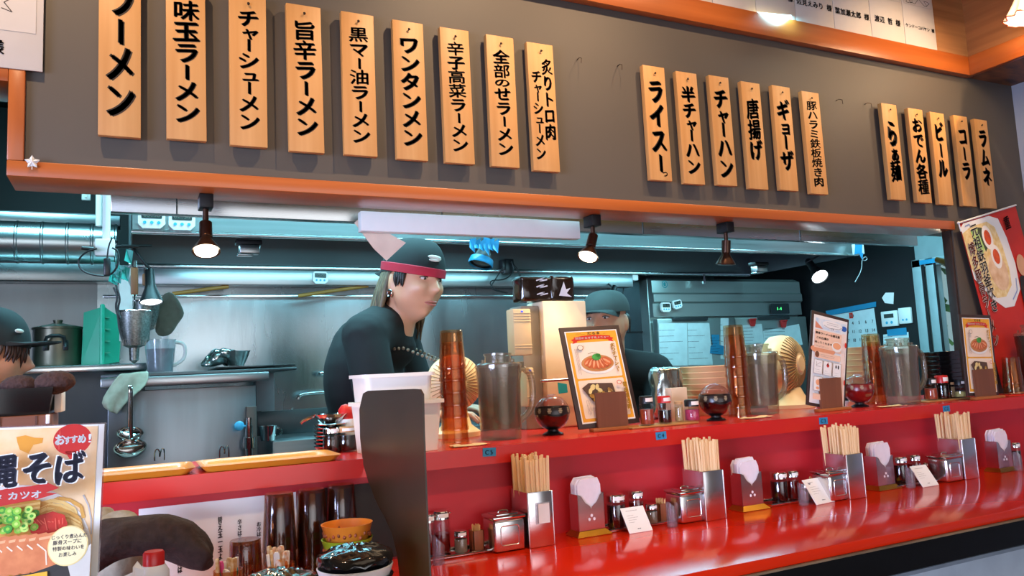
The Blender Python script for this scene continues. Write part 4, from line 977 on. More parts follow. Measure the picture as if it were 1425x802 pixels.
# --- red banner at the right end
RB = mat('banner_red', 'c8281a', .55, var=.04); 
tl = at(1336, 311, Y=1.775); bl = at(1368, 432, Y=1.775)
ax = (tl - bl).normalized(); ang = math.atan2(ax.x, ax.z); L_ = .62; Wb = .36
t = thing('noodle_banner', 'tilted red banner with a ramen bowl and two egg halves beside the serving opening', 'banner', tl, 0, None, rot=(0, ang, 0))
MB().box((Wb / 2, .004, -L_ / 2), (Wb, .002, L_)).out('cloth', RB, t)
MB().tube([(-.004, .001, .003), (Wb, .001, .003)], .0035, 8).ball((-.006, .001, .003), .0055, 12).tube([(-.006, .001, .003), (-.006, .0, -.03)], .0025, 8).out('banner_rod', WHITEP, t)
P = Print(); u = (tl - bl).length / 121 * 1.0    # metres for one photo pixel along the edge
P.lay(mat('banner_bowl', 'e6e6e4', .5, var=.02)); P.poly([(0, -.012), (.018, -.003), (.16, -.004), (.205, -.02), (.225, -.08), (.235, -.16), (.225, -.235), (.17, -.275), (.12, -.27), (.07, -.235), (.0, -.16)])
P.lay(mat('banner_noodle', 'ecd9a6', .5, col2='d8b56e', scale=60)); P.poly([(.0, -.03), (.05, -.018), (.14, -.018), (.175, -.04), (.19, -.10), (.195, -.17), (.185, -.215), (.14, -.24), (.09, -.235), (.035, -.18), (.0, -.13)])
P.lay(mat('banner_leek', '7cbf4a', .5, col2='c9d88a', scale=70)); P.poly([(.045, -.03), (.075, -.025), (.10, -.05), (.10, -.09), (.07, -.105), (.05, -.08)])
P.lay(mat('banner_nori', '3e4a2c', .5)); P.poly([(.08, -.025), (.105, -.03), (.11, -.09), (.095, -.10)])
P.lay(mat('banner_pork', 'e6c8a6', .5, col2='cfa37a', scale=30)); P.ell(.135, -.165, .045, .058, 24, .3)
for cx, cz, a in ((.122, -.062, .15), (.142, -.122, .15)):
    P.lay(mat('egg_white', 'f3eee6', .5)).ell(cx, cz, .026, .036, 28, a); P.lay(mat('egg_yolk', 'd8571a', .4, col2='b83c10', scale=60)).ell(cx, cz, .0165, .0225, 24, a)
P.lay(mat('banner_rim_blue', '8fa3cc', .5)); P.line([(.02, -.012), (.045, -.010), (.05, -.02)], .003); P.line([(.17, -.255), (.205, -.235), (.215, -.2)], .004)
WHT2 = mat('banner_white', 'f1ece6', .5)
for pen, mm in ((.12, WHT2), (.03, INK)): P.lay(mm).down('元祖鉄羽釜炊き', .062, -.012, -.270, .040, pen, wts=[1] * 7)
for pen, mm in ((.12, WHT2), (.05, MRED)): P.lay(mm).down('博多豚骨ラーメン', .024, -.060, -.36, .034, pen)
P.lay(INK).down('重', .245, -.02, -.06, .036, .07); P.lay(INK).poly([(.235, -.20), (.30, -.20), (.30, -.3), (.22, -.3), (.225, -.24)]); P.lay(mat('banner_face', 'd8a27c', .5)).ell(.262, -.17, .025, .032)
pr = P.out('print', t, (0, .002, 0)); pr.scale = (1.12, 1, 1.3)
# ================================================================== kitchen fittings
YH, YHB, ZH = 2.60, 3.35, 1.680
LIPS = mat('bright_steel_lip', 'd2d8d8', .22, 1.0, var=.04)
HOODIN = mat('hood_inside_steel', '5a6264', .45, .9, var=.08, scale=3, vr=.08)
t = thing('range_hood', 'long stainless steel exhaust hood across the kitchen', 'range hood', (1.58, 2.97, ZH))
def hb(x0, x1, y0, y1, z0, z1): return (((x0 + x1) / 2 - 1.58, (y0 + y1) / 2 - 2.97, (z0 + z1) / 2 - ZH), (x1 - x0, y1 - y0, z1 - z0))
MB().box(*hb(0, 3.16, YH, YH + .004, ZH, 2.3)).out('front_panel', STEELX, t)
MB().box(*hb(0, 3.16, YH - .006, YH + .02, ZH - .003, ZH + .008), bev=.002).out('front_lip', LIPS, t)
m = MB(); m.mesh([Vector(p) - t.location for p in ((0, YHB, ZH), (3.16, YHB, ZH), (3.16, YHB - .15, 2.3), (0, YHB - .15, 2.3))], [(0, 1, 2, 3)]); m.out('inner_back', HOODIN, t, smooth=False)
for x in (0, 3.16): MB().box(*hb(x - .002, x + .002, YH, YHB, ZH, 2.3)).out('side_panel', STEELD, t)
MB().box(*hb(-.0, 3.16, YH, YHB, 2.3, 2.305)).out('top_panel', HOODIN, t)
MB().box(*hb(-.01, 3.165, YHB - .02, YHB + .02, ZH - .004, ZH + .012), bev=.003).out('rear_lip', LIPS, t)
MB().box(*hb(-.01, 3.165, YHB, YHB + .03, ZH, 2.3)).out('outer_back', STEELD, t)
x1 = at(881, 400, Y=YHB - .01).x; zg = at(600, 398, Y=YHB - .01).z
MB().box(*hb(0.0, x1, YHB - .012, YHB + .05, zg, ZH - .006), bev=.002).out('gutter', STEELX, t, label='pale steel gutter strip')
MB().box(*hb(x1, x1 + .035, YHB - .014, YHB + .03, ZH - .035, ZH - .006), bev=.003).out('gutter_end', WHITEP, t)
MB().box(*hb(x1 + .46, x1 + .475, YHB - .02, YHB - .01, ZH - .05, ZH - .0)).out('drip_tap', CHROME, t)
# steel wall strip under the gutter and ledge
slab('trim_11', (-.1, 3.425, at(400, 411, Y=3.44).z - .012), (2.30, 3.449, at(400, 411, Y=3.44).z), LIPS, .002)
# steel duct casing above the opening
t = thing('steel_duct_casing', 'flat stainless steel casing just behind the orange beam', 'duct casing', (1.4, 2.05, 1.626))
MB().box((0.0, .015, .14), (2.89, .03, .28), .002).out('casing', mat('satin_steel', 'c6c8c6', .26, 1.0, var=.05, scale=5, stretch=(.4, 8, 8), vr=.08), t)
for x in (-1.3, -.6, .1, .8): MB().box((x, -.0008, .14), (.003, .002, .28)).out('seam', STEELD, t)
# spiral duct on the left, steel bands
DUCT = mat('galvanised_duct', 'b6c4c6', .28, 1.0, var=.06, scale=4, vr=.06)
a = at(-60, 338, Y=3.05); b = at(172, 338, Y=3.05); zc = (a.z + b.z) / 2; R = .071
m = MB(); x = -1.3; pr = []
while x < b.x - .09:
    pr += [(R, x), (R, x + .062), (R + .0022, x + .065), (R + .0022, x + .069), (R, x + .072)]; x += .074
m.lathe([(r_, z_ + 1.3) for r_, z_ in pr], 32, (-1.3, 3.05, zc), Matrix.Rotation(math.radians(90), 3, 'Y'))
o = m.out('spiral_duct', DUCT, None, ang=25); tag(o, 'round galvanised spiral duct running to the hood at the left', 'duct')
for nm, (y0, y1), lab in (('steel_band', (297, 312), 'flat steel band above the round duct'), ('steel_band', (362, 391), 'flat steel band below the round duct')):
    z1_, z0_ = at(80, y0, Y=3.36).z, at(80, y1, Y=3.36).z
    o = MB().box((-.72, 3.40, (z0_ + z1_) / 2), (1.36, .08, z1_ - z0_), .003).out(nm, mat('casing_steel_dark', '98a0a2', .3, 1.0, var=.12, scale=2, vr=.1), None); tag(o, lab, 'steel band', 'steel bands by the duct')
ztop = at(80, 296, Y=3.45).z
# conduit and junction box
zc_ = at(146, 334, Y=2.52)
t = thing('conduit', 'white vertical conduit with a square junction box left of the hood', 'conduit', zc_)
MB().cyl((.003, .02, 0), (.003, .02, 2.55 - zc_.z), .0105).out('pipe', WHITEP, t)
MB().box((0, .01, -.022), (.052, .03, .050), .004).out('junction_box', WHITEP, t)
p = at(138, 315, Y=2.9); tag(MB().cyl((0, 0, 0), (0, 0, 2.55 - p.z), .011).out('pipe_stub', WHITEP, None, p), 'short white pipe stub left of the white conduit', 'pipe')
CABLE = mat('black_cable', '0f0f11', .5)
def cable(name, pix, Y, r, lab, m=CABLE, close=False):
    P = [at(px, py, Y=Y + dy) for px, py, dy in pix]; o0 = P[0]
    o = MB().tube([q - o0 for q in P], r, 7, smooth=2).out(name, m, None, o0); return tag(o, lab, 'cable', 'kitchen cables')
cable('power_cable', [(156, 345, 0), (166, 350, 0), (164, 372, -.01), (152, 385, 0), (128, 383, 0), (112, 376, 0), (108, 362, 0), (120, 350, 0), (135, 346, 0)], 2.49, .0026, 'thin black cable looping left of the white junction box')
cable('power_cable', [(158, 400, 0), (164, 412, 0), (160, 430, 0), (170, 448, 0), (163, 432, 0), (168, 415, 0), (160, 395, 0), (165, 375, 0)], 2.55, .003, 'tangled black cable beside the pale hanging panel')
p = at(149, 372, Y=2.47)
q = thing('power_adapter', 'black power adapter dangling below the junction box', 'adapter', p)
MB().box((0, 0, 0), (.018, .02, .052), .005).out('adapter_body', BLACKP, q); MB().tube([(0, 0, .026), (.003, 0, .06), (.012, 0, .085)], .0022, 6, smooth=1).out('adapter_cord', CABLE, q)
p = at(130, 347, Y=2.50); tag(MB().cyl((0, 0, 0), (-.03, -.005, .002), .007, .005).out('plug', BLACKP, None, p), 'black plug stuck in the left of the junction box', 'plug')
m = MB(); r = random.Random(4)
for k in range(7):
    x, z = r.uniform(-.02, .035), r.uniform(-.06, .03); m.mesh([(x, 0, z), (x + .018, -.008, z - .006), (x + .014, .004, z - .045), (x - .006, -.006, z - .035)], [(0, 1, 2, 3)])
tag(m.out('tape_strips', mat('teal_tape', '2aa79a', .4, var=.1), None, at(160, 352, Y=2.53), smooth=False), 'strips of teal tape wrapped round cables right of the junction box', 'tape')
p = at(120, 272, Y=3.0); tag(MB().box((0, 0, 0), (.028, .012, .036), .003).box((0, -.007, 0), (.006, .003, .018)).out('wall_switch', mat('dim_white_switch', 'b6b8b0', .5), None, p), 'small white switch high up in the dark left corner', 'switch')
# pale panel hanging under the hood end
c = [at(px, py, Y=2.70) for px, py in ((166, 373), (185, 374), (178, 392), (184, 405), (186, 478), (166, 475))]
o0 = c[0]; m = MB(); m.prism([(q.x - o0.x, q.z - o0.z) for q in c], .003); tag(m.out('hanging_panel', mat('pale_green_plastic', 'd8e8e0', .45), None, o0, smooth=False), 'pale plastic panel hanging under the left end of the hood', 'panel')
# noodle strainers
MESHM = mat('strainer_mesh', '9aa09c', .4, .9, var=.25, scale=180); HANDW = wood('strainer_handle_wood', '9a6a42', '7c4f2c', 'Z', 12, .5)
def strainer(px, py0, py1, Y, lab, s=1.0, hand=True):
    p = at(px, py0, Y=Y)
    t = thing('noodle_strainer', lab, 'strainer', p, 0, 'noodle strainers')
    R = .050 * s; m = MB(); m.lathe([(R, 0), (R * .9, -.05 * s), (R * .62, -.105 * s), (R * .3, -.112 * s), (R * .26, -.15 * s), (.0, -.162 * s)], 28, cap=False)
    for a in range(0, 360, 15): m.tube([(R * 1.005 * math.cos(math.radians(a)), R * 1.005 * math.sin(math.radians(a)), 0), (R * .64 * math.cos(math.radians(a)), R * .64 * math.sin(math.radians(a)), -.105 * s)], .0008, 4)
    m.out('mesh_basket', MESHM, t)
    MB().tube([(R * math.cos(2 * PI * k / 24), R * math.sin(2 * PI * k / 24), 0) for k in range(24)], .0026, 8, True).out('rim', CHROME, t)
    h = at(px, py1, Y=Y).z - p.z
    MB().tube([(0, R, 0), (.0, R * .7, .03), (0, R * .4, .06)], .003, 8).out('shank', CHROME, t)
    if hand: MB().box((0, R * .4, .055 + (h - .055) / 2), (.022, .014, h - .055), .005).out('handle', HANDW, t, label='wooden handle')
    MB().cyl((0, R * .4, h), (0, R * .4, h + .02), .007).out('ferrule', CHROME, t)
strainer(187, 434, 371, 2.66, 'noodle strainer with wooden handle hanging in front of the pale panel')
strainer(203, 420, 380, 2.80, 'smaller noodle strainer hanging behind the black clip lamp', .85)
# quilted oven mitt
c = [(222, 412), (236, 404), (246, 412), (256, 432), (257, 440), (246, 452), (240, 466), (226, 470), (214, 466), (216, 440)]
P_ = [at(px, py, Y=2.86) for px, py in c]; o0 = P_[0]
m = MB(); n = len(P_)
cen = sum(P_, Vector()) / n - o0
rings = [[cen + (q - o0 - cen) * k + Vector((0, y, 0)) for q in P_] for k, y in ((.86, -.020), (1.0, -.010), (1.0, .006), (.86, .014))]
m.ring(rings)
tag(m.out('oven_mitt', mat('olive_quilting', '70776a', .85, var=.12, scale=30, bump=.4), None, o0, sub=1), 'quilted olive oven mitt hanging under the hood', 'oven mitt')
m = MB()
# --- clip lamps
BULBC = mat('cool_led_face', 'f4fbff', .3, emit='e8f8ff', emit_s=14); BULBW = mat('warm_led_face', 'fff2dc', .3, emit='fff0d0', emit_s=16); BLUEFOIL = mat('blue_film', '2b8fc0', .3, var=.15)
def clip_lamp(c, aim, lab, lit, s=1.0, shell=BLACKM, foil=False, arm=None, power=3.0, col=COOL):
    t = thing('clip_lamp', lab, 'lamp', c, 0, 'small kitchen clip lamps')
    aim = Vector(aim).normalized(); R = aim.to_track_quat('Z', 'Y').to_matrix()
    MB().lathe([(0, -.085 * s), (.014 * s, -.085 * s), (.016 * s, -.03 * s), (.019 * s, -.02 * s), (.034 * s, .02 * s), (.036 * s, .028 * s), (.033 * s, .028 * s), (.030 * s, .018 * s), (0, .014 * s)], 28, (0, 0, 0), R).out('lamp_head', shell, t)
    if foil: MB().lathe([(.037 * s, .012 * s), (.040 * s, .03 * s), (.038 * s, .034 * s), (.034 * s, .016 * s)], 28, (0, 0, 0), R, cap=False).out('blue_rim', BLUEFOIL, t)
    MB().lathe([(0, .020 * s), (.031 * s, .020 * s), (.031 * s, .024 * s), (.02 * s, .029 * s), (0, .031 * s)], 24, (0, 0, 0), R).out('led_face', (BULBC if col == COOL else BULBW) if lit else mat('unlit_lamp_glass', '6a5a50', .2), t)
    if arm: MB().tube([Vector(a) for a in arm], .0045, 8, smooth=1).out('arm', shell, t)
    if lit:
        d = bpy.data.lights.new('lamp_beam', 'SPOT'); d.energy = power; d.color = col; d.spot_size = 1.9; d.spot_blend = .6; d.shadow_soft_size = .03
        l = bpy.data.objects.new('lamp_beam', d); COL.objects.link(l); l.location = Vector(c) + aim * .05 * s; l.rotation_euler = aim.to_track_quat('-Z', 'Y').to_euler()
    return t
c = at(210, 410, Y=2.62); e = at(186, 346, Y=2.62) - c
clip_lamp(c, (.05, -.25, -1), 'lit black clip lamp on a long arm beside the strainers', True, .95, arm=[(-.002, 0, .08), e * .5 + Vector((.01, 0, .02)), e], power=4)
p = at(186, 345, Y=2.61); m = MB().tube([(-.07, 0, 0), (-.02, -.004, .004), (.05, .0, .008)], .004, 7).tube([(-.07, 0, 0), (-.045, .0, .02)], .004, 7).box((-.01, 0, .004), (.05, .012, .010), .003); tag(m.out('lamp_clamp', BLACKM, None, p), 'black clamp holding the long armed lamp at the hood corner', 'clamp')
c = at(672, 356, Y=2.55); clip_lamp(c, (-.35, -.1, -.9), 'unlit black clip lamp with a blue film rim under the white panel box', False, 1.15, foil=True, arm=[(.01, 0, .09), (.0, .02, .11), (-.01, .045, .12)])
m = MB(); r = random.Random(9)
for k in range(6):
    x = -.045 + .018 * k; m.mesh([(x, 0, .012 + r.uniform(-.01, .01)), (x + .022, -.008, .015), (x + .02, .004, -.028 + r.uniform(-.02, .012)), (x - .004, -.006, -.02)], [(0, 1, 2, 3)])
tag(m.out('film_wrap', BLUEFOIL, None, at(670, 338, Y=2.49), smooth=False), 'scrunched blue film tied above the unlit clip lamp', 'film')
c = at(1137, 380, Y=2.72); clip_lamp(c, (-.25, -.75, -.75), 'lit black clip lamp right of the fridge', True, 1.2, arm=[(.0, .06, .06), (.03, .0, .09), (.02, -.118, .11)], power=6)
c = at(848, 418, Y=3.28); clip_lamp(c, (-.5, -.1, -.8), 'black clip lamp under the gutter behind the capped cook', False, 1.0, foil=True, arm=[(.03, 0, .06), (.04, .06, .09)])
c = at(1322, 367, X=3.50); clip_lamp(c, (-.15, -.85, -.35), 'lit lamp on a thin arm by the window post', True, .95, shell=mat('brass_lamp', '9a6c38', .3, .9), arm=[(.0, .06, .02), (.05, .10, .03), (.125, .10, .0)], power=4, col=WARM)
p = at(1292, 364, X=3.612); tag(MB().box((0, 0, 0), (.003, .10, .022)).out('blue_tape', TEAL, None, p), 'strip of blue tape on the window head beside the lit lamp', 'tape')
# --- track spots under the orange beam
COPPER = mat('dark_bronze', '4a3226', .3, .8, var=.1)
def track_spot(px, py0, lab, aim, lit, L=.07):
    p = at(px, py0, Y=1.872); p.z = ZB - .0025
    t = thing('track_spot', lab, 'spotlight', p, 0, 'spotlights under the orange beam')
    MB().box((0, 0, -.016), (.030, .05, .032), .002).out('mount', BLACKM, t)
    MB().cyl((0, 0, -.03), (0, 0, -.03 - L * .5), .0065).out('stem', COPPER, t)
    aim = Vector(aim).normalized(); R = aim.to_track_quat('Z', 'Y').to_matrix(); c = Vector((0, 0, -.03 - L * .5))
    MB().lathe([(0, -.006), (.014, -.004), (.0145, .035), (.012, .037), (.013, .040), (.030, .068), (.0305, .072), (.027, .070), (0, .066)], 26, c, R).out('lamp_head', COPPER, t)
    MB().lathe([(0, .068), (.0255, .069), (.024, .0735), (0, .076)], 24, c, R).out('bulb_face', BULBW if lit else mat('copper_reflector', '7a4228', .2, .9), t)
    if lit:
        d = bpy.data.lights.new('spot_beam', 'SPOT'); d.energy = 7; d.color = WARM; d.spot_size = 1.7; d.spot_blend = .6; d.shadow_soft_size = .03
        l = bpy.data.objects.new('spot_beam', d); COL.objects.link(l); l.location = p + c + aim * .085; l.rotation_euler = aim.to_track_quat('-Z', 'Y').to_euler()
track_spot(286, 278, 'lit spotlight under the left part of the orange beam', (-.02, -.42, -1), True, .075)
track_spot(824, 308, 'lit spotlight tilted left, right of the white panel box', (-.45, -.22, -.9), True, .06)
track_spot(1009, 316, 'unlit bronze spotlight above the fridge', (-.05, .1, -1), False, .06)
# --- white panel box under the beam with a hanging flyer
a, b = at(502, 292, Y=1.945), at(808, 335, Y=1.945); zt = ZB - .004; zb_ = at(502, 321, Y=1.945).z
o = MB().box(((a.x + b.x) / 2, 1.96, (zt + zb_) / 2), (b.x - a.x, .03, zt - zb_), .001).out('panel_box', WHITEP, None); tag(o, 'long white panel box hanging under the orange beam', 'panel')
c = [at(px, py, Y=1.985) for px, py in ((493, 310), (502, 303), (565, 338), (538, 363), (520, 346))]; o0 = c[0]
m = MB(); m.prism([(q.x - o0.x, q.z - o0.z) for q in c], .0012); tag(m.out('paper_flyer', mat('peach_paper', 'e6cbb8', .7), None, o0, smooth=False), 'peach sheet of paper hanging askew below the left end of the white panel box', 'paper')
# --- timers
TSCR = mat('lcd_grey', '2c3430', .3); TBTN = mat('timer_button_blue', '3aa6c8', .45)
def timer(c, s_, w, lab, rot=0, nrm=None, segs=True):
    t = thing('kitchen_timer', lab, 'timer', c, 0, 'white kitchen timers', rot=(0, rot, 0))
    h = w * .82; q = w * .14
    m = MB(); m.prism([(-w / 2, -h / 2 + q * 1.3), (-w / 2 + q * 1.3, -h / 2), (w / 2 - q * 1.3, -h / 2), (w / 2, -h / 2 + q * 1.3), (w / 2, h / 2 - q), (w / 2 - q, h / 2), (-w / 2 + q, h / 2), (-w / 2, h / 2 - q)], .014, Matrix.Translation((0, -.014, 0)))
    m.out('timer_body', WHITEP, t)
    P = Print(); P.lay(TSCR).rrect(-w * .38, 0 - h * .02, w * .38, h * .36, w * .04); P.lay(mat('lcd_digits', '0a0e0c', .4) if not segs else mat('lcd_digit_pale', '9fb0a2', .4)); P.text(s_, 0, h * .17, h * .26, .05); P.out('display', t, (0, -.0142, 0))
    m = MB()
    for x in (-.26, 0, .26): m.cyl((w * x, -.0135, -h * .22), (w * x, -.0165, -h * .22), w * .065, seg=14)
    m.out('buttons', TBTN, t)
timer(at(211, 305, Y=2.593), '00:30', .076, 'white timer on the hood front, left one of the pair by the spotlight')
timer(at(253, 307.5, Y=2.593), '02:56', .076, 'white timer on the hood front, right one of the pair by the spotlight')
timer(at(445, 387, Y=3.332), '34:00', .064, 'white timer on the steel gutter above the long haired cook', .03)
# --- sensor boxes in the hood mouth
def sensor(px, py, Y, lab):
    t = thing('hood_sensor', lab, 'sensor', at(px, py, Y=Y), 0, 'steel sensor boxes in the hood')
    MB().box((0, 0, .022), (.085, .05, .016), .002).out('bracket', BLACKM, t); MB().box((.002, 0, -.002), (.066, .045, .030), .003).out('sensor_box', STEEL, t); MB().box((-.012, -.0, -.022), (.05, .04, .004), .001).out('shield', LIPS, t)
sensor(346, 347, 2.78, 'steel sensor box in the hood right of the left spotlight')
sensor(1056, 374, 2.85, 'steel sensor box in the hood right of the unlit spotlight')
# --- wiring by the middle of the hood
p = at(707, 371, Y=3.32)
q = thing('wall_socket', 'black plug box with cables on the hood wall behind the foil packets', 'socket', p)
MB().box((0, 0, 0), (.05, .03, .07), .004).out('socket_box', BLACKP, q); MB().box((-.028, .0, .005), (.02, .04, .05), .003).out('plug', BLACKP, q)
cable('power_cable', [(711, 365, 0), (722, 378, 0), (726, 390, 0), (725, 420, 0)], 3.29, .005, 'thick black cable from the plug box down behind the packets')
cable('power_cable', [(700, 372, 0), (690, 388, 0), (682, 400, 0), (690, 405, 0), (712, 409, 0), (686, 403, 0), (680, 390, 0), (703, 390, -.01), (716, 378, 0), (712, 364, 0)], 3.28, .003, 'knotted thin black cable under the plug box')
cable('power_cable', [(868, 400, 0), (866, 420, 0), (858, 440, 0), (852, 452, 0), (846, 445, 0), (852, 438, 0), (858, 446, 0), (850, 470, 0)], 3.38, .0035, 'black cable knotted behind the capped cook')
# --- white joint with blue tape at the right hood end
p = at(1190, 347, Y=2.56)
q = thing('taped_joint', 'white hood end joint wrapped in blue tape with a dangling wire', 'joint', p)
MB().box((.02, 0, 0), (.05, .03, .05), .004).out('joint', WHITEP, q); m = MB(); m.mesh([(-.03, -.018, -.03), (.022, -.018, -.02), (.03, -.02, .026), (-.02, -.018, .02)], [(0, 1, 2, 3)]); m.mesh([(.0, -.017, -.02), (.02, -.019, -.055), (.03, -.018, -.02)], [(0, 1, 2)]); m.out('tape', BLUEFOIL, q, smooth=False)
MB().tube([(.01, -.015, -.03), (.03, -.015, -.06), (.06, -.015, -.05), (.05, -.015, -.035), (.02, -.015, -.05), (.015, -.015, -.10), (-.04, -.015, -.16)], .002, 6, smooth=2).out('wire', mat('grey_wire', '8a8f90', .5), q)
# --- wooden sticks lying under the gutter
for (x0, y0, x1, y1), lab in (((240, 409, 318, 399), 'wooden rod under the gutter right of the oven mitt'), ((415, 412, 512, 398), 'wooden rod under the gutter left of the long haired cook')):
    a, b = at(x0, y0, Y=3.36), at(x1, y1, Y=3.36); tag(MB().cyl((0, 0, 0), b - a, .008).out('wooden_rod', wood('rod_wood', 'a9752c', '80551c', 'X', 10, .5), None, a), lab, 'rod', 'wooden rods')
# --- boiler cabinet
YB = 2.75
zt = at(283, 514, Y=YB).z; xl, xr = at(150, 540, Y=YB).x, at(356, 540, Y=YB).x
t = thing('noodle_boiler', 'tall stainless steel boiler cabinet in the left of the kitchen', 'boiler', ((xl + xr) / 2, YB, 0))
wB = xr - xl
BOILS = mat('boiler_front_steel', 'b4bcc4', .34, 1.0, var=.18, scale=3, stretch=(2, 1, .25), vr=.1, bump=.6)
MB().box((0, .30, zt / 2 - .03), (wB, .60, zt - .06), .003).out('cabinet', BOILS, t)
MB().box((.01, .29, zt - .032), (wB + .06, .64, .03), .004).out('rim', STEELX, t)
MB().box((.06, .32, zt - .010), (wB + .16, .60, .010), .002).out('top_plate', STEELD, t, label='dark top plate')
MB().box((wB / 2 - .016, -.006, zt / 2 - .06), (.034, .012, zt - .14), .002).out('corner_post', mat('brownish_steel', '6c625e', .4, .9), t)
MB().box((-wB / 2 + .06, -.012, zt - .022), (.12, .018, .016), .002).out('edge_strip', LIPS, t)
c0 = at(333, 593, Y=YB - .03) - t.location
m = MB().cyl(c0 + Vector((.03, 0, 0)), c0 + Vector((.03, 0, -.15)), .012).cyl(c0 + Vector((.03, 0, -.04)), c0 + Vector((.03, -.0, -.075)), .019); m.cyl(c0 + Vector((.03, 0, .0)), c0 + Vector((.03, 0, .025)), .009); m.out('drain_valve', CHROME, t)
MB().ball(c0, (.016, .005, .016), 16).box(c0 + Vector((.018, 0, -.002)), (.03, .006, .007), .002).out('valve_handle', mat('blue_valve_grip', '4aa8d0', .35), t, label='blue valve handle')
# thin plate sticking out right, grey side box
a, b = at(356, 520, Y=3.15), at(382, 571, Y=3.15)
tag(MB().box(((a.x + b.x) / 2, 3.19, (a.z + b.z) / 2), (b.x - a.x, .08, a.z - b.z), .003).out('side_box', mat('grey_enamel', 'a5a3a8', .5), None), 'grey box on the steel wall right of the boiler', 'box')
a, b = at(300, 513.5, Y=3.12), at(409, 510, Y=3.12)
tag(MB().box(((a.x + b.x) / 2 + .0, 3.25, zt + .003 + (a.z - zt if a.z > zt + .003 else .003)), (b.x - a.x, .32, .006), .001).out('steel_plate', STEELD, None), 'thin dark steel plate lying on the boiler and jutting to the right', 'plate')
# pitcher, foil bowls
def onb(px, Y): return Vector((at(px, 515, Y=Y).x, Y, zt - .0046))
p = onb(223, 2.90)
t = thing('measuring_pitcher', 'white frothy plastic pitcher standing on the boiler below the lit clip lamp', 'pitcher', p)
hp = at(223, 473, Y=2.9).z - p.z
MB().lathe([(0, .001), (.038, .001), (.04, .004), (.050, hp), (.048, hp), (.038, .005), (0, .005)], 32, cap=False).out('pitcher_body', clear('cloudy_plastic', 'eef2f4', .1, body=.14, bodycol='dfe6ee'), t)
MB().lathe([(0, .006), (.037, .006), (.044, hp * .72), (0, hp * .72)], 24).out('liquid', mat('grey_broth', '777a80', .3, var=.2), t)
MB().tube([(.046, 0, hp * .92), (.078, 0, hp * .86), (.078, 0, hp * .4), (.04, 0, hp * .2)], .006, 8, smooth=2).out('handle', WHITEP, t)
p2 = onb(228, 2.90); q = thing('spatula', 'white spatula standing in the frothy pitcher', 'spatula', p2 + Vector((0, 0, .008)))
MB().box((.003, -.01, hp * .55), (.022, .004, hp * 1.05), .002).out('blade', WHITEP, q); MB().cyl((0, -.01, hp * 1.05), (-.014, -.01, hp * 1.6), .004).out('handle', CHROME, q)
FOIL = mat('bright_foil', 'd4d8d4', .2, 1.0, var=.1, scale=40, bump=.3)
for k, (px, R, lab) in enumerate(((329, .048, 'small steel bowl on the boiler, right of the crumpled foil'), )):
    p = onb(px, 2.98); p.z = zt + .012; tag(MB().lathe([(0, 0), (R * .55, 0), (R * .85, .03), (R, .052), (R * 1.06, .053), (R * .96, .05), (R * .8, .03), (R * .5, .004), (0, .004)], 28, cap=False).out('steel_bowl', CHROME, None, p), lab, 'bowl')
m = MB(); r = random.Random(2)
for c, s_ in (((-.02, 0, .03), .035), ((.02, .01, .034), .04), ((-.05, 0, .018), .022), ((.005, -.02, .045), .022)): m.ball(c, (s_, s_ * .8, s_ * .8), 14)
m.rough(.012, 40, 3)
for v in m.bm.verts: v.co.z = max(0, v.co.z)
p = onb(311, 2.98); p.z = zt + .012; tag(m.out('foil_ball', FOIL, None, p, ang=180), 'crumpled silver foil on the boiler top', 'foil')
# towel over the boiler corner, ladles, hooks
TOWEL = mat('grey_green_cloth', 'bdbca6', .9, var=.12, scale=40, bump=.4)
def drape(name, pix, Y, lab, m_, thick=.006, folds=9, amp=.008, sub=True):
    """a hanging cloth: pix = left and right outline from top to bottom"""
    m = MB(); L_ = pix; o0 = at(*L_[0][0], Y=Y); n = 12; V = []
    for (a, b) in L_:
        A, B = at(*a, Y=Y) - o0, at(*b, Y=Y) - o0
        for i in range(n + 1): V.append(A.lerp(B, i / n) + Vector((0, amp * math.sin(folds * i / n * 2.2 + len(V) * .05), 0)))
    k = len(L_); m.mesh(V, [(j * (n + 1) + i, j * (n + 1) + i + 1, (j + 1) * (n + 1) + i + 1, (j + 1) * (n + 1) + i) for j in range(k - 1) for i in range(n)])
    o = m.out(name, m_, None, o0, ang=180); sd = o.modifiers.new('thickness', 'SOLIDIFY'); sd.thickness = thick
    if sub: md = o.modifiers.new('soft', 'SUBSURF'); md.levels = md.render_levels = 1
    return tag(o, lab, 'cloth')
drape('dish_cloth', [((168, 520), (207, 516)), ((160, 528), (206, 530)), ((148, 545), (200, 541)), ((137, 563), (176, 558)), ((150, 572), (163, 578))], 2.715, 'grey green dish cloth draped over the left corner of the boiler', TOWEL, folds=4, amp=.0035)
def ladle(px, py0, py1, Y, R, lab, rot):
    p = at(px, py0, Y=Y); h = p.z - at(px, py1, Y=Y).z
    t = thing('ladle', lab, 'ladle', p, rot, 'ladles hanging on the boiler')
    MB().tube([(0, .008, .0), (0, 0, .006), (0, -.006, 0), (0, -.004, -.02), (0, -.002, -h + R)], [.0035, .0035, .0035, .005, .006], 8, smooth=1).out('handle', CHROME, t)
    m = MB(); m.lathe([(R * math.cos(a), R * .6 * math.sin(a)) for a in [math.radians(x) for x in range(-90, 1, 10)]] + [(R * .93 * math.cos(a), R * .55 * math.sin(a)) for a in [math.radians(x) for x in range(0, -91, -10)]], 28, (0, -.028, -h + R * .6), Matrix.Rotation(math.radians(28), 3, 'X'), cap=False); m.out('ladle_bowl', CHROME, t)
ladle(180, 540, 612, 2.70, .037, 'steel ladle hanging in front of the boiler, rear smaller one', 0.1)
ladle(183, 540, 634, 2.66, .045, 'steel ladle hanging in front of the boiler, larger lower one', -.1)
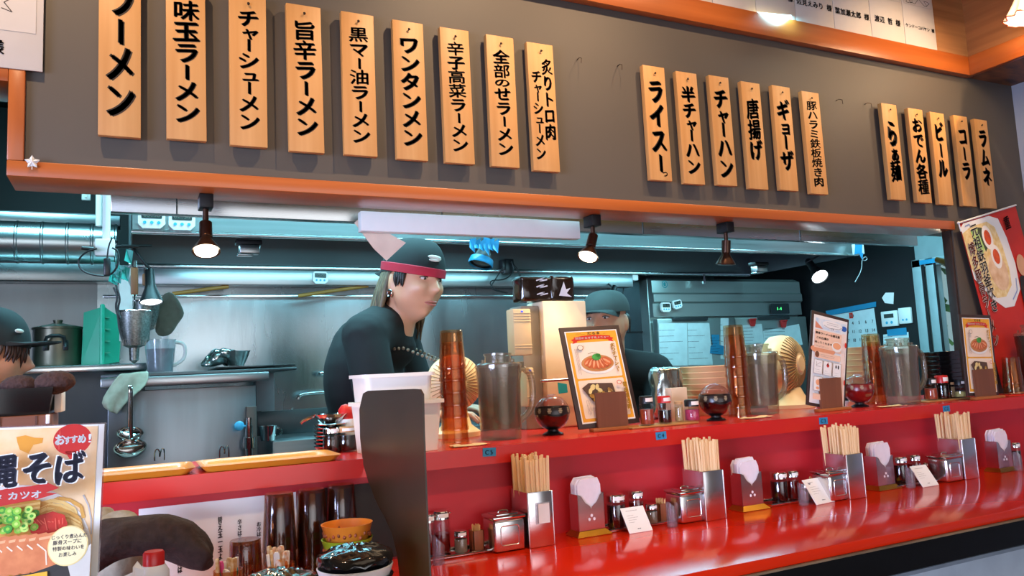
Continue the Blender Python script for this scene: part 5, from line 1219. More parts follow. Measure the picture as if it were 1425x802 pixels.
for px, py, lab in ((222, 632, 'small wire hook on the boiler front, left one behind the trays'), (312, 628, 'small wire hook on the boiler front, right one behind the trays')):
    p = at(px, py, Y=YB - .004); tag(MB().tube([(-.014, 0, -.02), (-.014, -.004, .01), (-.006, -.006, .018), (.0, -.004, .008), (.0, -.004, -.014), (.003, -.005, .010), (.010, -.006, .018), (.014, -.004, .01), (.014, 0, -.02)], .0022, 6, smooth=1).out('wire_hook', CHROME, None, p), lab, 'hook', 'wire hooks')
# --- left shelf with pot and green bin
YL = 2.98; z1 = at(100, 508.5, Y=YL).z
t = thing('steel_shelf', 'stainless steel shelf under the round duct at the left', 'shelf', (-.55, YL, z1))
xr_ = at(205, 505, Y=YL).x
MB().box(((-1.3 + xr_) / 2 + .55, .22, -.012), (xr_ + 1.3, .44, .024), .003).out('shelf_board', LIPS, t); MB().box((0, .42, -z1 / 2 + .0), (1.2, .02, z1 - .03)).out('back_plate', STEELD, t)
x0, x1_ = at(44, 480, Y=3.12).x, at(114, 480, Y=3.12).x; R = (x1_ - x0) / 2; hp = at(80, 459, Y=3.12).z - z1
POTM = mat('worn_aluminium', '7d7a68', .38, 1.0, var=.2, scale=6, vr=.1)
t = thing('stock_pot', 'wide worn aluminium pot with a lid on the left shelf', 'pot', ((x0 + x1_) / 2, 3.14, z1 + .0005))
MB().lathe([(0, 0), (R * .96, 0), (R, .008), (R, hp), (R * 1.05, hp + .002), (R * 1.05, hp + .007), (R * .96, hp + .007), (R * .96, .01), (0, .01)], 44, cap=False).out('pot_body', POTM, t)
MB().lathe([(0, hp + .022), (.02, hp + .022), (R * .5, hp + .017), (R * .98, hp + .010), (R * 1.03, hp + .008), (R * .9, hp + .006), (0, hp + .010)], 44).lathe([(0, hp + .02), (.012, hp + .02), (.016, hp + .034), (0, hp + .036)], 16).out('lid', mat('worn_lid', '8f8c7c', .4, 1.0, var=.2), t)
MB().tube([(-.03, -R + .003, hp * .5), (-.03, -R - .012, hp * .62), (-.024, -R - .022, hp * .80), (.024, -R - .022, hp * .80), (.03, -R - .012, hp * .62), (.03, -R + .003, hp * .5)], .006, 8, smooth=1).box((-.03, -R, hp * .55), (.016, .010, .035), .003).box((.03, -R, hp * .55), (.016, .010, .035), .003).out('handle', BLACKM, t)
GRB = mat('green_bin_plastic', '128a6c', .35, var=.04)
c = [(116, 434), (127, 430), (141, 427), (168, 440), (164, 492), (148, 502), (113, 505)]
a, b = at(113, 505, Y=3.10), at(166, 495, Y=3.10)
t = thing('green_basket', 'green plastic bin lying on its side right of the pot', 'basket', Vector((a.x, 3.10, z1 + .0005)))
H = at(141, 427, Y=3.1).z - z1; w = b.x - a.x
m = MB(); xm = w * .55
m.mesh([(0, 0, 0), (xm, -.03, .0), (xm + .0, -.03, H * .98), (.006, 0, H * .9), (0, .16, 0), (xm, .18, 0), (xm, .18, H * .98), (.006, .16, H * .9)], [(0, 1, 2, 3), (4, 7, 6, 5), (3, 2, 6, 7), (0, 4, 5, 1), (0, 3, 7, 4)])
m.mesh([(xm, -.03, 0), (w, -.0, .01), (w + .006, .0, H * .80), (xm, -.03, H), (xm, .18, 0), (w, .15, .01), (w + .006, .15, H * .8), (xm, .18, H)], [(0, 1, 2, 3), (1, 5, 6, 2), (3, 2, 6, 7), (0, 4, 5, 1), (4, 7, 6, 5)])
m.out('bin_body', GRB, t, smooth=False)
m = MB().tube([(xm, -.033, 0), (xm, -.033, H), (xm, .183, H)], .008, 8)
m.out('bin_rim', mat('green_bin_rim', '1a9c7c', .35, var=.04), t)
for k in range(4): MB().box((xm + .01 + .0 * k, -.028 + .003, H * (.2 + .2 * k)), (.03, .003, .004)).out('moulded_ridge', GRB, t)
# --- sink corner: ledge, cup, taps
zc1 = at(380, 612, Y=3.15).z
t = thing('sink_counter', 'steel sink counter along the back wall right of the boiler', 'counter', (1.35, 3.10, 0))
MB().box((0, .14, zc1 / 2), (1.75, .40, zc1), .004).out('counter_body', STEELX, t); MB().box((0, .33, zc1 + .05), (1.75, .012, .10), .002).out('upstand', STEELD, t)
p = at(373, 612, Y=3.12); p.z = zc1 + .0005
t = thing('steel_cup', 'small steel cup on the sink counter right of the boiler', 'cup', p); MB().lathe([(0, 0), (.026, 0), (.034, .055), (.031, .055), (.024, .003), (0, .003)], 24, cap=False).out('cup_body', CHROME, t); MB().tube([(.031, 0, .045), (.052, 0, .04), (.048, 0, .018), (.028, 0, .012)], .003, 6, smooth=1).out('handle', CHROME, t)
p = at(473, 530, Y=3.42)
t = thing('wall_tap', 'chrome wall tap with a swivel spout left of the long haired cook', 'tap', p)
U = lambda px, py, dy=-.03: at(px, py, Y=3.42) - p + Vector((0, dy, 0))
MB().tube([U(470, 518), U(470, 575)], .010, 10).tube([U(470, 535, 0), U(470, 535)], .012, 10).ball(U(470, 532), .017, 12).out('tap_body', CHROME, t)
MB().tube([U(470, 545), U(420, 548), U(414, 552), U(413, 556)], .0075, 10, smooth=1).out('spout', CHROME, t); MB().tube([U(470, 522), U(444, 522)], .005, 8).ball(U(446, 520), (.016, .01, .011), 12).out('lever', CHROME, t)
# --- fridge
YFR = 3.40; xa, xb = at(905, 400, Y=YFR).x, at(1113, 400, Y=YFR).x; zt = 1.672; zs = at(1000, 443, Y=YFR).z; wF = xb - xa
FRS = mat('fridge_steel', 'b4bcb8', .34, .85, var=.05, scale=3, stretch=(.4, 1, 5), vr=.06); FRD = mat('fridge_dark_trim', '3a4042', .4, .5)
t = thing('upright_fridge', 'large two door stainless fridge at the back right of the kitchen', 'fridge', ((xa + xb) / 2, YFR, 0))
MB().box((0, .36, zt / 2), (wF, .66, zt), .010).out('cabinet', FRS, t)
m = MB(); m.ring([[(-wF / 2 + .004, y, z) for y, z in pr_] for pr_ in ()] or [[(x, y, z) for y, z in ((.03, zt - .004), (-.004, zt - .02), (-.006, zt - .085), (-.016, zt - .095), (-.016, zt - .135), (-.002, zt - .145), (-.004, zs + .012), (.03, zs + .010))] for x in (-wF / 2 + .006, wF / 2 - .006)]); m.out('compressor_panel', FRS, t, ang=20)
xs_ = at(1019, 470, Y=YFR).x - t.location.x
for k, (x0, x1_) in enumerate(((-wF / 2 + .006, xs_ - .004), (xs_ + .004, wF / 2 - .006))):
    d = MB().box(((x0 + x1_) / 2, -.012, (zs + .10) / 2), (x1_ - x0, .045, zs - .10), .006).out('door', FRS, t)
    MB().box(((x0 + x1_) / 2 - .03 * (1 - 2 * k) - .02, -.036, zs - .004), (.24, .02, .022), .004).out('handle', FRD, d)
P = Print(); P.lay(FRD); c = at(1083, 430, Y=YFR) - t.location; P.rrect(c.x - .075, c.z - .030, c.x + .07, c.z + .030, .005); P.lay(mat('green_led', '58e090', .4, emit='58e090', emit_s=1.2)); P.text('1-4', c.x - .01, c.z, .022, .1); P.out('control_display', t, (0, -.0165, 0))
P = Print(); P.lay(mat('teal_emblem', '1f8f94', .4)); c = at(924, 396, Y=YFR) - t.location; P.ell(c.x, c.z, .019, .021); P.lay(FRS).ell(c.x, c.z, .014, .016); P.lay(mat('teal_emblem', '1f8f94', .4)).ell(c.x - .002, c.z, .008, .011).rect(c.x + .001, c.z - .01, c.x + .006, c.z + .01); P.out('emblem', t, (0, -.0065, 0))
timer(at(925, 428, Y=YFR - .02), '12:30', .062, 'white timer on the fridge, left one of the pair', 0)
timer(at(941, 424, Y=YFR - .02), '05:00', .058, 'white timer on the fridge, right tilted one of the pair', -.2)
def sheet(pts, Y, name, lab, m_, cat='paper', group='papers on the fridge', writing=None, X=None, kids=None):
    C_ = [at(px, py, Y=Y) if X is None else at(px, py, X=X) for px, py in pts]; o0 = C_[0].copy(); q = thing(name, lab, cat, o0, 0 if X is None else -PI / 2, group)
    if X is None: L2 = [(c.x - o0.x, c.z - o0.z) for c in C_]
    else: L2 = [(-(c.y - o0.y), c.z - o0.z) for c in C_]
    m = MB(); m.prism(L2, .0012); m.out('sheet', m_, q, smooth=False)
    P = Print(); P.lay(INK)
    x0, x1_ = min(a for a, _ in L2), max(a for a, _ in L2); z0, z1_ = min(b for _, b in L2), max(b for _, b in L2)
    if writing: writing(P, x0, z0, x1_, z1_)
    else: P.scrib(x0 + .01, z0 + .1 * (z1_ - z0), x1_ - .02, z1_ - .1 * (z1_ - z0), 6, .0022, len(lab), .6)
    P.out('lettering', q, (0, -.0002, 0)); return q
PB = mat('blueish_white_paper', 'd4e4e4', .6); yf = YFR - .0360
sheet([(917, 450), (956, 450), (957, 509), (918, 509)], yf, 'handwritten_note', 'white handwritten note on the fridge, leftmost sheet', PB)
sheet([(957, 450), (987, 450), (992, 508), (958, 508)], yf, 'handwritten_note', 'white handwritten list on the fridge left of the blue tape', PB)
sheet([(1003, 443), (1014, 443), (1013, 500), (1003, 500)], yf, 'paper_strip', 'narrow pale strip of paper on the fridge behind the tumblers', PB)
q = sheet([(990, 466), (1001, 466), (1001, 480), (1008, 482), (1007, 494), (988, 492), (989, 482), (992, 480)], yf - .003, 'tape_cross', 'blue tape pieces crossed on the fridge', TEAL, 'tape')
sheet([(1032, 453), (1060, 451), (1064, 482), (1036, 484)], yf, 'handwritten_note', 'note under the left red clip on the fridge', PB)
sheet([(1062, 461), (1112, 451), (1117, 480), (1064, 486)], yf, 'handwritten_note', 'wide slanted note under the right red clip on the fridge', PB)
for px, py, lab in ((1046, 449, 'red clip holding the left note on the fridge door'), (1089, 451, 'red clip holding the right wide note on the fridge door')):
    m = MB(); m.prism([(-.022, .02), (.024, .022), (.018, -.008), (.012, -.022), (-.010, -.022), (-.016, -.006)], .012, Matrix.Translation((0, -.012, 0))); m.box((.0, -.014, .018), (.05, .006, .008), .001); tag(m.out('red_clip', REDP, None, at(px, py, Y=yf - .002), smooth=False), lab, 'clip', 'red magnetic clips')
# --- black side wall: calendar, controllers, tape
def cal(P, x0, z0, x1, z1):
    w, h = x1 - x0, z1 - z0
    P.text('10', x0 + w * .5, z1 - h * .10, h * .07, .1); P.lay(MRED); P.rect(x0 + w * .44, z1 - h * .15, x0 + w * .52, z1 - h * .04); P.lay(PB).text('8', x0 + w * .48, z1 - h * .095, h * .06, .05)
    for rr_ in range(5):
        for cc in range(7):
            n = rr_ * 7 + cc + 1
            if n > 31: break
            P.lay(MRED if cc == 0 else INK, False); P.text(str(n), x0 + w * (.09 + .137 * cc), z1 - h * (.24 + .165 * rr_), h * .075, .05, w=w * .06)
XW = XK - .0015
calq = [(1157, 439), (1216, 429), (1226, 503), (1160, 506)]
sheet(calq, None, 'wall_calendar', 'wall calendar taped to the black side wall', PB, 'calendar', None, cal, X=XW)
sheet([(1149, 433), (1219, 420), (1219, 427), (1151, 440)], None, 'blue_tape', 'long blue tape strip holding the calendar', TEAL, 'tape', 'blue tape on the black wall', lambda P, *a: None, X=XW - .003)
sheet([(1234, 459), (1261, 456), (1262, 466), (1235, 468)], None, 'blue_tape', 'short blue tape strip under the wall controllers', TEAL, 'tape', 'blue tape on the black wall', lambda P, *a: None, X=XW - .003)
sheet([(1229, 466), (1264, 462), (1266, 492), (1230, 494)], None, 'wall_notice', 'pale notice taped below the wall controllers', PB, 'paper', None, X=XW)
for pts, lab, scr in (([(1228, 435), (1250, 431), (1252, 453), (1230, 456)], 'white wall controller with a dark screen on the black wall', True), ([(1252, 430), (1269, 427), (1271, 449), (1254, 452)], 'white wall controller without a screen, beside the other', False)):
    C_ = [at(px, py, X=XW) for px, py in pts]; o0 = sum(C_, Vector()) / 4; w = abs(C_[0].y - C_[1].y); h = abs(C_[0].z - C_[3].z)
    q = thing('wall_controller', lab, 'controller', o0, -PI / 2, 'wall controllers')
    MB().box((0, -.008, 0), (w, .016, h), .004).out('casing', WHITEP, q)
    P = Print()
    if scr: P.lay(TSCR).rect(-w * .3, h * .05, w * .3, h * .32)
    P.lay(TBTN).ell(-w * .15, -h * .25, w * .08, w * .08, 12).ell(w * .15, -h * .25, w * .08, w * .08, 12); P.out('face_print', q, (0, -.0162, 0))
p = at(1238, 416, X=XW); m = MB(); m.ring([[(x, y, z) for y, z in ((-.02, -.03), (.03, -.02), (.045, .01), (.02, .035), (-.03, .03))] for x in (-.002, 0)]); tag(m.out('plaster_patch', PAPER, None, p, smooth=False), 'white torn patch on the black wall above the controllers', 'patch')
# ================================================================== the cooks
DG = None
def bake(bm_, name, voxel, mats, parent, smooth_n=3, deci=None):
    me = bpy.data.meshes.new(name + '_raw'); bmesh.ops.recalc_face_normals(bm_, faces=bm_.faces); bm_.to_mesh(me); bm_.free()
    o = bpy.data.objects.new(name, me); COL.objects.link(o)
    r = o.modifiers.new('r', 'REMESH'); r.mode = 'VOXEL'; r.voxel_size = voxel; r.use_smooth_shade = True
    s_ = o.modifiers.new('s', 'SMOOTH'); s_.iterations = smooth_n; s_.factor = .5
    dg = bpy.context.evaluated_depsgraph_get(); m2 = bpy.data.meshes.new_from_object(o.evaluated_get(dg)); o.modifiers.clear(); o.data = m2; m2.name = name
    m2.materials.clear()
    for x in mats: m2.materials.append(x)
    m2.polygons.foreach_set('use_smooth', [True] * len(m2.polygons))
    if parent is not None: o.parent = parent
    return o
def caps(m, pts, rad, seg=16):
    """rounded tapering limb"""
    P = [Vector(p) for p in pts]; d0 = (P[0] - P[1]).normalized(); d1 = (P[-1] - P[-2]).normalized()
    P2 = [P[0] + d0 * rad[0] * .9, P[0] + d0 * rad[0] * .5] + P + [P[-1] + d1 * rad[-1] * .5, P[-1] + d1 * rad[-1] * .9]
    m.tube(P2, [rad[0] * .4, rad[0] * .85] + list(rad) + [rad[-1] * .85, rad[-1] * .4], seg)
def head_mesh(m, M, fem=False, jaw=1.0):
    nu, nv = 88, 64; g = lambda a, s: math.exp(-(a / s) ** 2)
    rings = []
    for j in range(nv + 1):
        ph = PI * (j / nv - .5); ph = max(-PI / 2 + .02, min(PI / 2 - .02, ph)); row = []
        for i in range(nu):
            th = 2 * PI * i / nu; x, y, z = math.cos(ph) * math.sin(th), math.cos(ph) * math.cos(th), math.sin(ph)
            dn = max(0, -z)
            X = .075 * x * (1 - (.30 if fem else .24) * dn ** 1.6); Yf = .094 * y; Z = .116 * z
            if y < 0: Yf *= 1 - .38 * dn ** 1.2
            else: Yf *= 1 - .02 * dn
            if y > 0:
                k = min(1, y * 2.2); ax = abs(X)
                f = .024 * g(X, .0105) * g(Z + .012, .013) + .014 * g(X, .0085) * g(Z - .008, .018) + .004 * g(ax - .012, .008) * g(Z + .014, .009)
                f += .006 * g(ax - .028, .020) * g(Z - .036, .009) - .009 * g(ax - .031, .014) * g(Z - .020, .010) + .006 * g(ax - .044, .020) * g(Z + .010, .020) * jaw
                f += .009 * g(X, .019) * g(Z + .043, .0055) + .009 * g(X, .017) * g(Z + .055, .006) - .004 * g(X, .022) * g(Z + .049, .0026) + .010 * g(X, .020) * g(Z + .085, .018) - .003 * g(X, .03) * g(Z + .067, .007)
                Yf += f * k
                X *= 1 + .05 * jaw * g(Z + .055, .03)
            row.append(M @ Vector((X, -Yf, Z)))
        rings.append(row)
    m.ring(rings)
    for s_ in (-1, 1):
        E = M @ Vector((s_ * .076, .012, -.002)); m.ball(E, (.0075, .017, .030), 14, (M.to_3x3() @ Matrix.Rotation(s_ * .35, 3, 'Z')).normalized())
        m.ball(M @ Vector((s_ * .075, .006, -.024)), (.007, .009, .010), 10)
def hand(m, w, fwd, up):
    side = fwd.cross(up).normalized(); c = w + fwd * .045
    R = Matrix((side, fwd, up)).transposed(); m.ball(c, (.036, .045, .015), 16, R)
    for k, L_ in zip((-1.5, -.5, .5, 1.5), (.062, .075, .070, .055)):
        b = c + fwd * .030 + side * (k * .019); a1 = b + fwd * L_ * .55 - up * .008 + side * k * .003; a2 = a1 + fwd * L_ * .35 - up * .024
        caps(m, [b - fwd * .02, b, a1, a2], [.009, .0088, .008, .007], 10)
    t0 = c - fwd * .02 - side * .03; caps(m, [t0, t0 - side * .022 + fwd * .02 - up * .01, t0 - side * .022 + fwd * .05 - up * .02], [.011, .010, .008], 10)
BLKCLOTH = mat('black_cotton', '100f10', .85, var=.18, scale=9, bump=.15); TROU = mat('dark_trousers', '22242a', .85, var=.1); SHOE = mat('black_shoe', '121212', .5)
HAIRB = mat('bleached_brown_hair', '7c6448', .5, col2='3c2a1c', scale=60, stretch=(3, 3, .4)); HAIRD = mat('brown_hair', '4a2c1c', .45, col2='2a180f', scale=60, stretch=(3, 3, .4)); HAIRK = mat('black_hair', '1d1714', .5)
LIPM = mat('lips', 'b56a5a', .4, var=.04); EYEW = mat('eye_white', 'd8d0c8', .3); EYEK = mat('eye_dark', '20140f', .2)
def person(lab, hc, yaw, pitch, roll, byaw, ground, lean, cap, name='person', fem=False, hs=1.0, reach=.7, drop=.245, back=.035, jaw=1.0):
    root = thing(name, lab, 'person', ground, 0)
    G = Vector(ground); W2 = lambda v: Vector(v) - G
    HM = Matrix.Translation(W2(hc)) @ Matrix.Rotation(yaw, 4, 'Z') @ Matrix.Rotation(pitch, 4, 'X') @ Matrix.Rotation(roll, 4, 'Y') @ Matrix.Scale(hs, 4)
    fw = Vector((math.sin(byaw), -math.cos(byaw), 0)); rt = Vector((math.cos(byaw), math.sin(byaw), 0)) ; up = Vector((0, 0, 1))
    zsh = hc[2] - drop
    neck = W2(hc) - up * (drop - .03) - fw * back
    chest = Vector((neck.x, neck.y, zsh - .13)) - fw * (.05 + lean * .1); pel = Vector((0, 0, zsh * .64)); mid = chest.lerp(pel, .55)
    kw = .92 if fem else 1.0
    Rb = Matrix((rt, -fw, up)).transposed()
    shl = [Vector((neck.x, neck.y, zsh)) - fw * .035 + rt * s_ * .165 * kw for s_ in (-1, 1)]
    elb = [s + rt * sg * .05 - up * .25 + fw * .06 for s, sg in zip(shl, (-1, 1))]
    wri = [e + fw * .22 * reach - rt * sg * .06 + up * .01 for e, sg in zip(elb, (-1, 1))]
    m = MB(); head_mesh(m, HM, fem, jaw)
    caps(m, [neck - up * .05 - fw * .01, neck.lerp(HM @ Vector((0, .02, -.06)), .5), HM @ Vector((0, .018, -.045))], [.062 * kw, .054 * kw, .056 * kw])
    def torso(m, g):
        m.ball(chest, (.165 * kw + g, .105 + g, .19 + g), 24, Rb); m.ball(mid, (.145 * kw + g, .10 + g, .17 + g), 24, Rb); m.ball(pel, (.155 + g, .105 + g, .14 + g), 24, Rb)
        caps(m, [shl[0], Vector((neck.x, neck.y, zsh + .03)) - fw * .03, shl[1]], [.058 + g, .068 + g, .058 + g])
    torso(m, 0)
    for s_ in (0, 1):
        caps(m, [shl[s_], shl[s_].lerp(elb[s_], .5), elb[s_], elb[s_].lerp(wri[s_], .45), wri[s_]], [.050, .046, .038, .036, .026]); d = (wri[s_] - elb[s_]).normalized(); hand(m, wri[s_], d, (up - d * up.dot(d)).normalized())
        hip = pel + rt * (s_ * 2 - 1) * .085 - up * .05; kn = Vector((hip.x, hip.y, pel.z * .52)) + fw * .03; an = Vector((hip.x, hip.y, .085))
        caps(m, [hip, hip.lerp(kn, .5), kn, kn.lerp(an, .4), an], [.082, .072, .054, .050, .036]); caps(m, [an, an + fw * .05 - up * .045, an + fw * .12 - up * .052], [.034, .030, .022])
    body = bake(m.bm, 'body', .0055, [SKIN], root, 4)
    m = MB(); torso(m, .012)
    for s_ in (0, 1): caps(m, [shl[s_], shl[s_].lerp(elb[s_], .5), shl[s_].lerp(elb[s_], .82)], [.066, .066, .062])
    caps(m, [neck - up * .06 - fw * .012, neck - up * .022 - fw * .012], [.080 * kw, .068 * kw])
    for v in m.bm.verts: v.co += Vector(mnoise.noise_vector(v.co * 11)) * .006
    shirt = bake(m.bm, 'shirt', .009, [BLKCLOTH], root, 3)
    m = MB()
    m.ball(pel - up * .03, (.168, .118, .12), 20, Rb)
    for s_ in (0, 1):
        hip = pel + rt * (s_ * 2 - 1) * .085 - up * .05; kn = Vector((hip.x, hip.y, pel.z * .52)) + fw * .03; an = Vector((hip.x, hip.y, .10)); caps(m, [hip, kn, an], [.095, .072, .062])
    bake(m.bm, 'trousers', .013, [TROU], root, 3)
    for s_ in (0, 1):
        hip = pel + rt * (s_ * 2 - 1) * .085; b = Vector((hip.x, hip.y, 0)) + fw * .05; MB().box(b + up * .012, (.095, .27, .024), .01, Rb).ball(b + up * .035 + fw * .03, (.045, .10, .035), 16, Rb).ball(b + up * .05 - fw * .06, (.042, .06, .05), 16, Rb).out('shoe', SHOE, root)
    # face
    for s_ in (-1, 1):
        e = MB().ball(HM @ Vector((s_ * .031, -.079, .0185)), (.0128, .006, .0048), 14, HM.to_3x3().normalized()).out('eye', EYEW, root)
        MB().ball(HM @ Vector((s_ * .031, -.0825, .0180)), (.0052, .0032, .0042), 12, HM.to_3x3().normalized()).out('iris', EYEK, e)
        MB().tube([HM @ Vector((s_ * x, y, z)) for x, y, z in ((.017, -.0835, .0205), (.026, -.0855, .0240), (.036, -.0825, .0238), (.045, -.074, .0195))], [.0012, .0016, .0016, .001], 6, smooth=1).out('eyelash', HAIRK, root)
        MB().tube([HM @ Vector((s_ * x, y, z)) for x, y, z in ((.013, -.093, .037), (.027, -.094, .041), (.040, -.087, .040), (.050, -.075, .034))], [.002, .003, .0026, .001], 6, smooth=1).out('eyebrow', HAIRK, root)
    m = MB(); m.tube([HM @ Vector((x, y, z)) for x, y, z in ((-.023, -.084, -.050), (-.012, -.0975, -.0462), (0, -.1005, -.0470), (.012, -.0975, -.0462), (.023, -.084, -.050))], [.001, .0034, .0036, .0034, .001], 8, smooth=1)
    m.tube([HM @ Vector((x, y, z)) for x, y, z in ((-.021, -.084, -.051), (-.010, -.0965, -.0545), (0, -.0985, -.0555), (.010, -.0965, -.0545), (.021, -.084, -.051))], [.001, .0036, .0042, .0036, .001], 8, smooth=1); m.out('lips', LIPM, root)
    return root, HM
def dome(HM, root, name, m_, z0=.030, grow=1.07, tilt=0, ztop=.128, parent=None):
    m = MB(); rings = []
    for k in range(13):
        a = k / 12 * PI / 2
        rings.append([HM @ Vector((.0775 * grow * math.cos(a) ** .62 * math.sin(t), (.098 * grow * math.cos(a) ** .62) * -math.cos(t) + .004, z0 + (ztop - z0) * math.sin(a) + tilt * -math.cos(t) * (1 - k / 12))) for t in [2 * PI * i / 44 for i in range(44)]])
    m.ring(rings); return m.out(name, m_, root, ang=60)
def bill(HM, m, z, d0, L_, w, back=False, drop=.012, th=.0035):
    sg = 1 if back else -1; top = []; bot = []; n = 16
    for i in range(n + 1):
        t = -1 + 2 * i / n; x = w * math.sin(t * PI / 2); y0 = sg * d0 * math.cos(t * PI / 2 * .78); y1 = sg * (d0 * math.cos(t * PI / 2 * .78) + L_ * math.cos(t * PI / 2) ** .55)
        top.append(((x, y0, z), (x * .96, y1, z - drop + -.035 * (1 - math.cos(t * 1.2)))))
    V = []
    for (a, b) in top: V += [HM @ Vector(a), HM @ Vector(b), HM @ (Vector(b) - Vector((0, 0, th))), HM @ (Vector(a) - Vector((0, 0, th)))]
    F = []
    for i in range(n):
        for q in range(4): F.append((i * 4 + q, i * 4 + (q + 1) % 4, i * 4 + 4 + (q + 1) % 4, i * 4 + 4 + q))
    F += [(0, 3, 2, 1), (n * 4, n * 4 + 1, n * 4 + 2, n * 4 + 3)]; m.mesh(V, F)
def locks(HM, specs, seed, m_, root, name='hair', r0=.008):
    """hair: tapering strands from the scalp; specs = (angle from front in degrees, start z, end offset)"""
    m = MB(); r = random.Random(seed)
    for a, z, L_, flare in specs:
        t = math.radians(a); n = Vector((math.sin(t), -math.cos(t), 0)); p0 = Vector((.074 * math.sin(t), -.094 * math.cos(t) + .003, z))
        pts = [p0 - n * .004, p0 + n * .006 + Vector((0, 0, -L_ * .25)), p0 + n * (.006 + flare * .5) + Vector((0, 0, -L_ * .6)), p0 + n * flare + Vector((r.uniform(-.008, .008), r.uniform(-.004, .008), -L_))]
        m.tube([HM @ q for q in pts], [r0, r0 * 1.05, r0 * .8, r0 * .15], 7, smooth=2)
    return m.out(name, m_, root, ang=180)
CAPK = mat('black_cap_cloth', '101313', .8, var=.15, scale=20, bump=.1); BANDR = mat('red_headband', 'b3122e', .75, var=.08); CAPG = mat('grey_green_cap', '353c3a', .8, var=.1, scale=20, bump=.1); WEMB = mat('white_embroidery', 'dcd6cc', .7)
R_ = math.radians
# --- the long haired cook
hc = at(574, 396, Y=2.30)
root, HM = person('long haired cook in black T-shirt, cap and red headband, looking down', hc, R_(24), R_(9), R_(3), R_(54), (hc.x - .16, 2.40, 0), .5, None, drop=.162, back=.065, reach=.6, jaw=2.2, hs=1.05)
cp = dome(HM, root, 'cap', CAPK, .030, 1.10, -.006, .138)
m = MB(); bill(HM, m, .035, .098, .055, .062, True, .004); m.out('cap_bill', CAPK, cp)
m = MB(); rings = [[HM @ Vector((.0775 * g_ * math.sin(t), -.098 * g_ * math.cos(t) + .004, z - .006 * -math.cos(t) * -1)) for t in [2 * PI * i / 44 for i in range(44)]] for g_, z in ((1.085, .030), (1.115, .031), (1.12, .054), (1.09, .056))]; m.ring(rings, True, False); m.out('headband', BANDR, root, label='red headband')
m = MB()
for cx, cz, rx, rz in ((-.22, .082, .024, .006), (-.22, .073, .019, .0045), (-.06, .0785, .012, .006)):
    m.ball(HM @ Vector((.0775 * 1.06 * math.sin(cx), -.098 * 1.045 * math.cos(cx), cz)), (rx, .004, rz), 14, (HM.to_3x3().normalized() @ Matrix.Rotation(cx, 3, 'Z')))
m.out('cap_emblem', WEMB, cp, label='white emblem')
r = random.Random(5)
locks(HM, [(a + r.uniform(-3, 3), .035 + r.uniform(-.004, .004), .175 + r.uniform(-.03, .03), .020 + .030 * (1 - abs(abs(a) - 180) / 80)) for a in list(range(104, 258, 4))] + [(a + r.uniform(-3, 3), .02, .14 + r.uniform(-.03, .02), .014) for a in range(108, 255, 4)] + [(a, .0, .13 + r.uniform(-.02, .02), .022) for a in range(112, 250, 5)], 3, HAIRB, root, r0=.0125)
for sd in (-1, 1): locks(HM, [(sd * a, .036, .050 + r.uniform(-.008, .008), .002) for a in (66, 70, 74, 78, 82)], 4, HAIRK, root, 'sideburn', .007)
for s_ in (-1,):
    c = HM @ Vector((s_ * .080, .006, -.034)); MB().tube([c + HM.to_3x3() @ Vector((0, .008 * math.cos(t), .010 * math.sin(t))) for t in [2 * PI * k / 16 for k in range(16)]], .0035, 8, True).out('earring', CHROME, root)
m = MB(); nk = HM @ Vector((0, .0, -.16)); 
for k in range(26):
    t = -1.9 + 3.8 * k / 25; f = Vector((math.sin(R_(58)), -math.cos(R_(58)), 0)); s_ = Vector((math.cos(R_(58)), math.sin(R_(58)), 0)); m.ball(nk + f * (.095 * math.cos(t) + .012) + s_ * .085 * math.sin(t) + Vector((0, 0, -.035 - .045 * max(0, math.cos(t)))), .0052, 8)
m.out('necklace', mat('bead_necklace', 'b09a80', .4, col2='5a4434', scale=200), root)
# --- the cook at the left edge
hc = at(-31, 500, Y=2.20)
root, HM = person('cook in a black cap seen in profile at the left edge, looking right', hc, R_(88), R_(6), 0, R_(80), (hc.x - .12, 2.28, 0), .3, None, fem=True, hs=1.0, drop=.21, back=.06)
cp = dome(HM, root, 'cap', CAPK, .036, 1.10, .004, .128)
m = MB(); bill(HM, m, .043, .092, .075, .070, False, -.012); m.out('cap_bill', CAPK, cp)
m = MB().ball(HM @ Vector((-.050, -.083, .070)), (.014, .003, .005), 10, HM.to_3x3().normalized() @ Matrix.Rotation(-.55, 3, 'Z')).out('cap_emblem', WEMB, cp, label='white emblem')
r = random.Random(8)
locks(HM, [(a + r.uniform(-2, 2), .046, .050 + r.uniform(-.012, .018), .004) for a in list(range(-64, -6, 5)) + list(range(6, 64, 6))], 6, HAIRD, root, 'fringe', .0055)
locks(HM, [(a + r.uniform(-3, 3), .04, .15 + r.uniform(-.02, .02), .016) for a in list(range(72, 290, 6))], 7, HAIRD, root, 'hair', .010)
# --- the cook behind the machine
hc = at(844, 450, Y=2.42)
root, HM = person('cook in a grey cap half hidden behind the tall beige machine', hc, R_(-56), R_(2), 0, R_(-40), (hc.x + .10, 2.48, 0), .5, None, drop=.19, back=.06)
cp = dome(HM, root, 'cap', CAPG, .040, 1.10, .004, .122)
m = MB(); bill(HM, m, .048, .088, .066, .070, False, .006); m.out('cap_bill', CAPG, cp)
r = random.Random(9)
locks(HM, [(a, .03, .06 + r.uniform(-.01, .01), .002) for a in list(range(95, 266, 5))], 9, HAIRK, root, 'hair', .006)
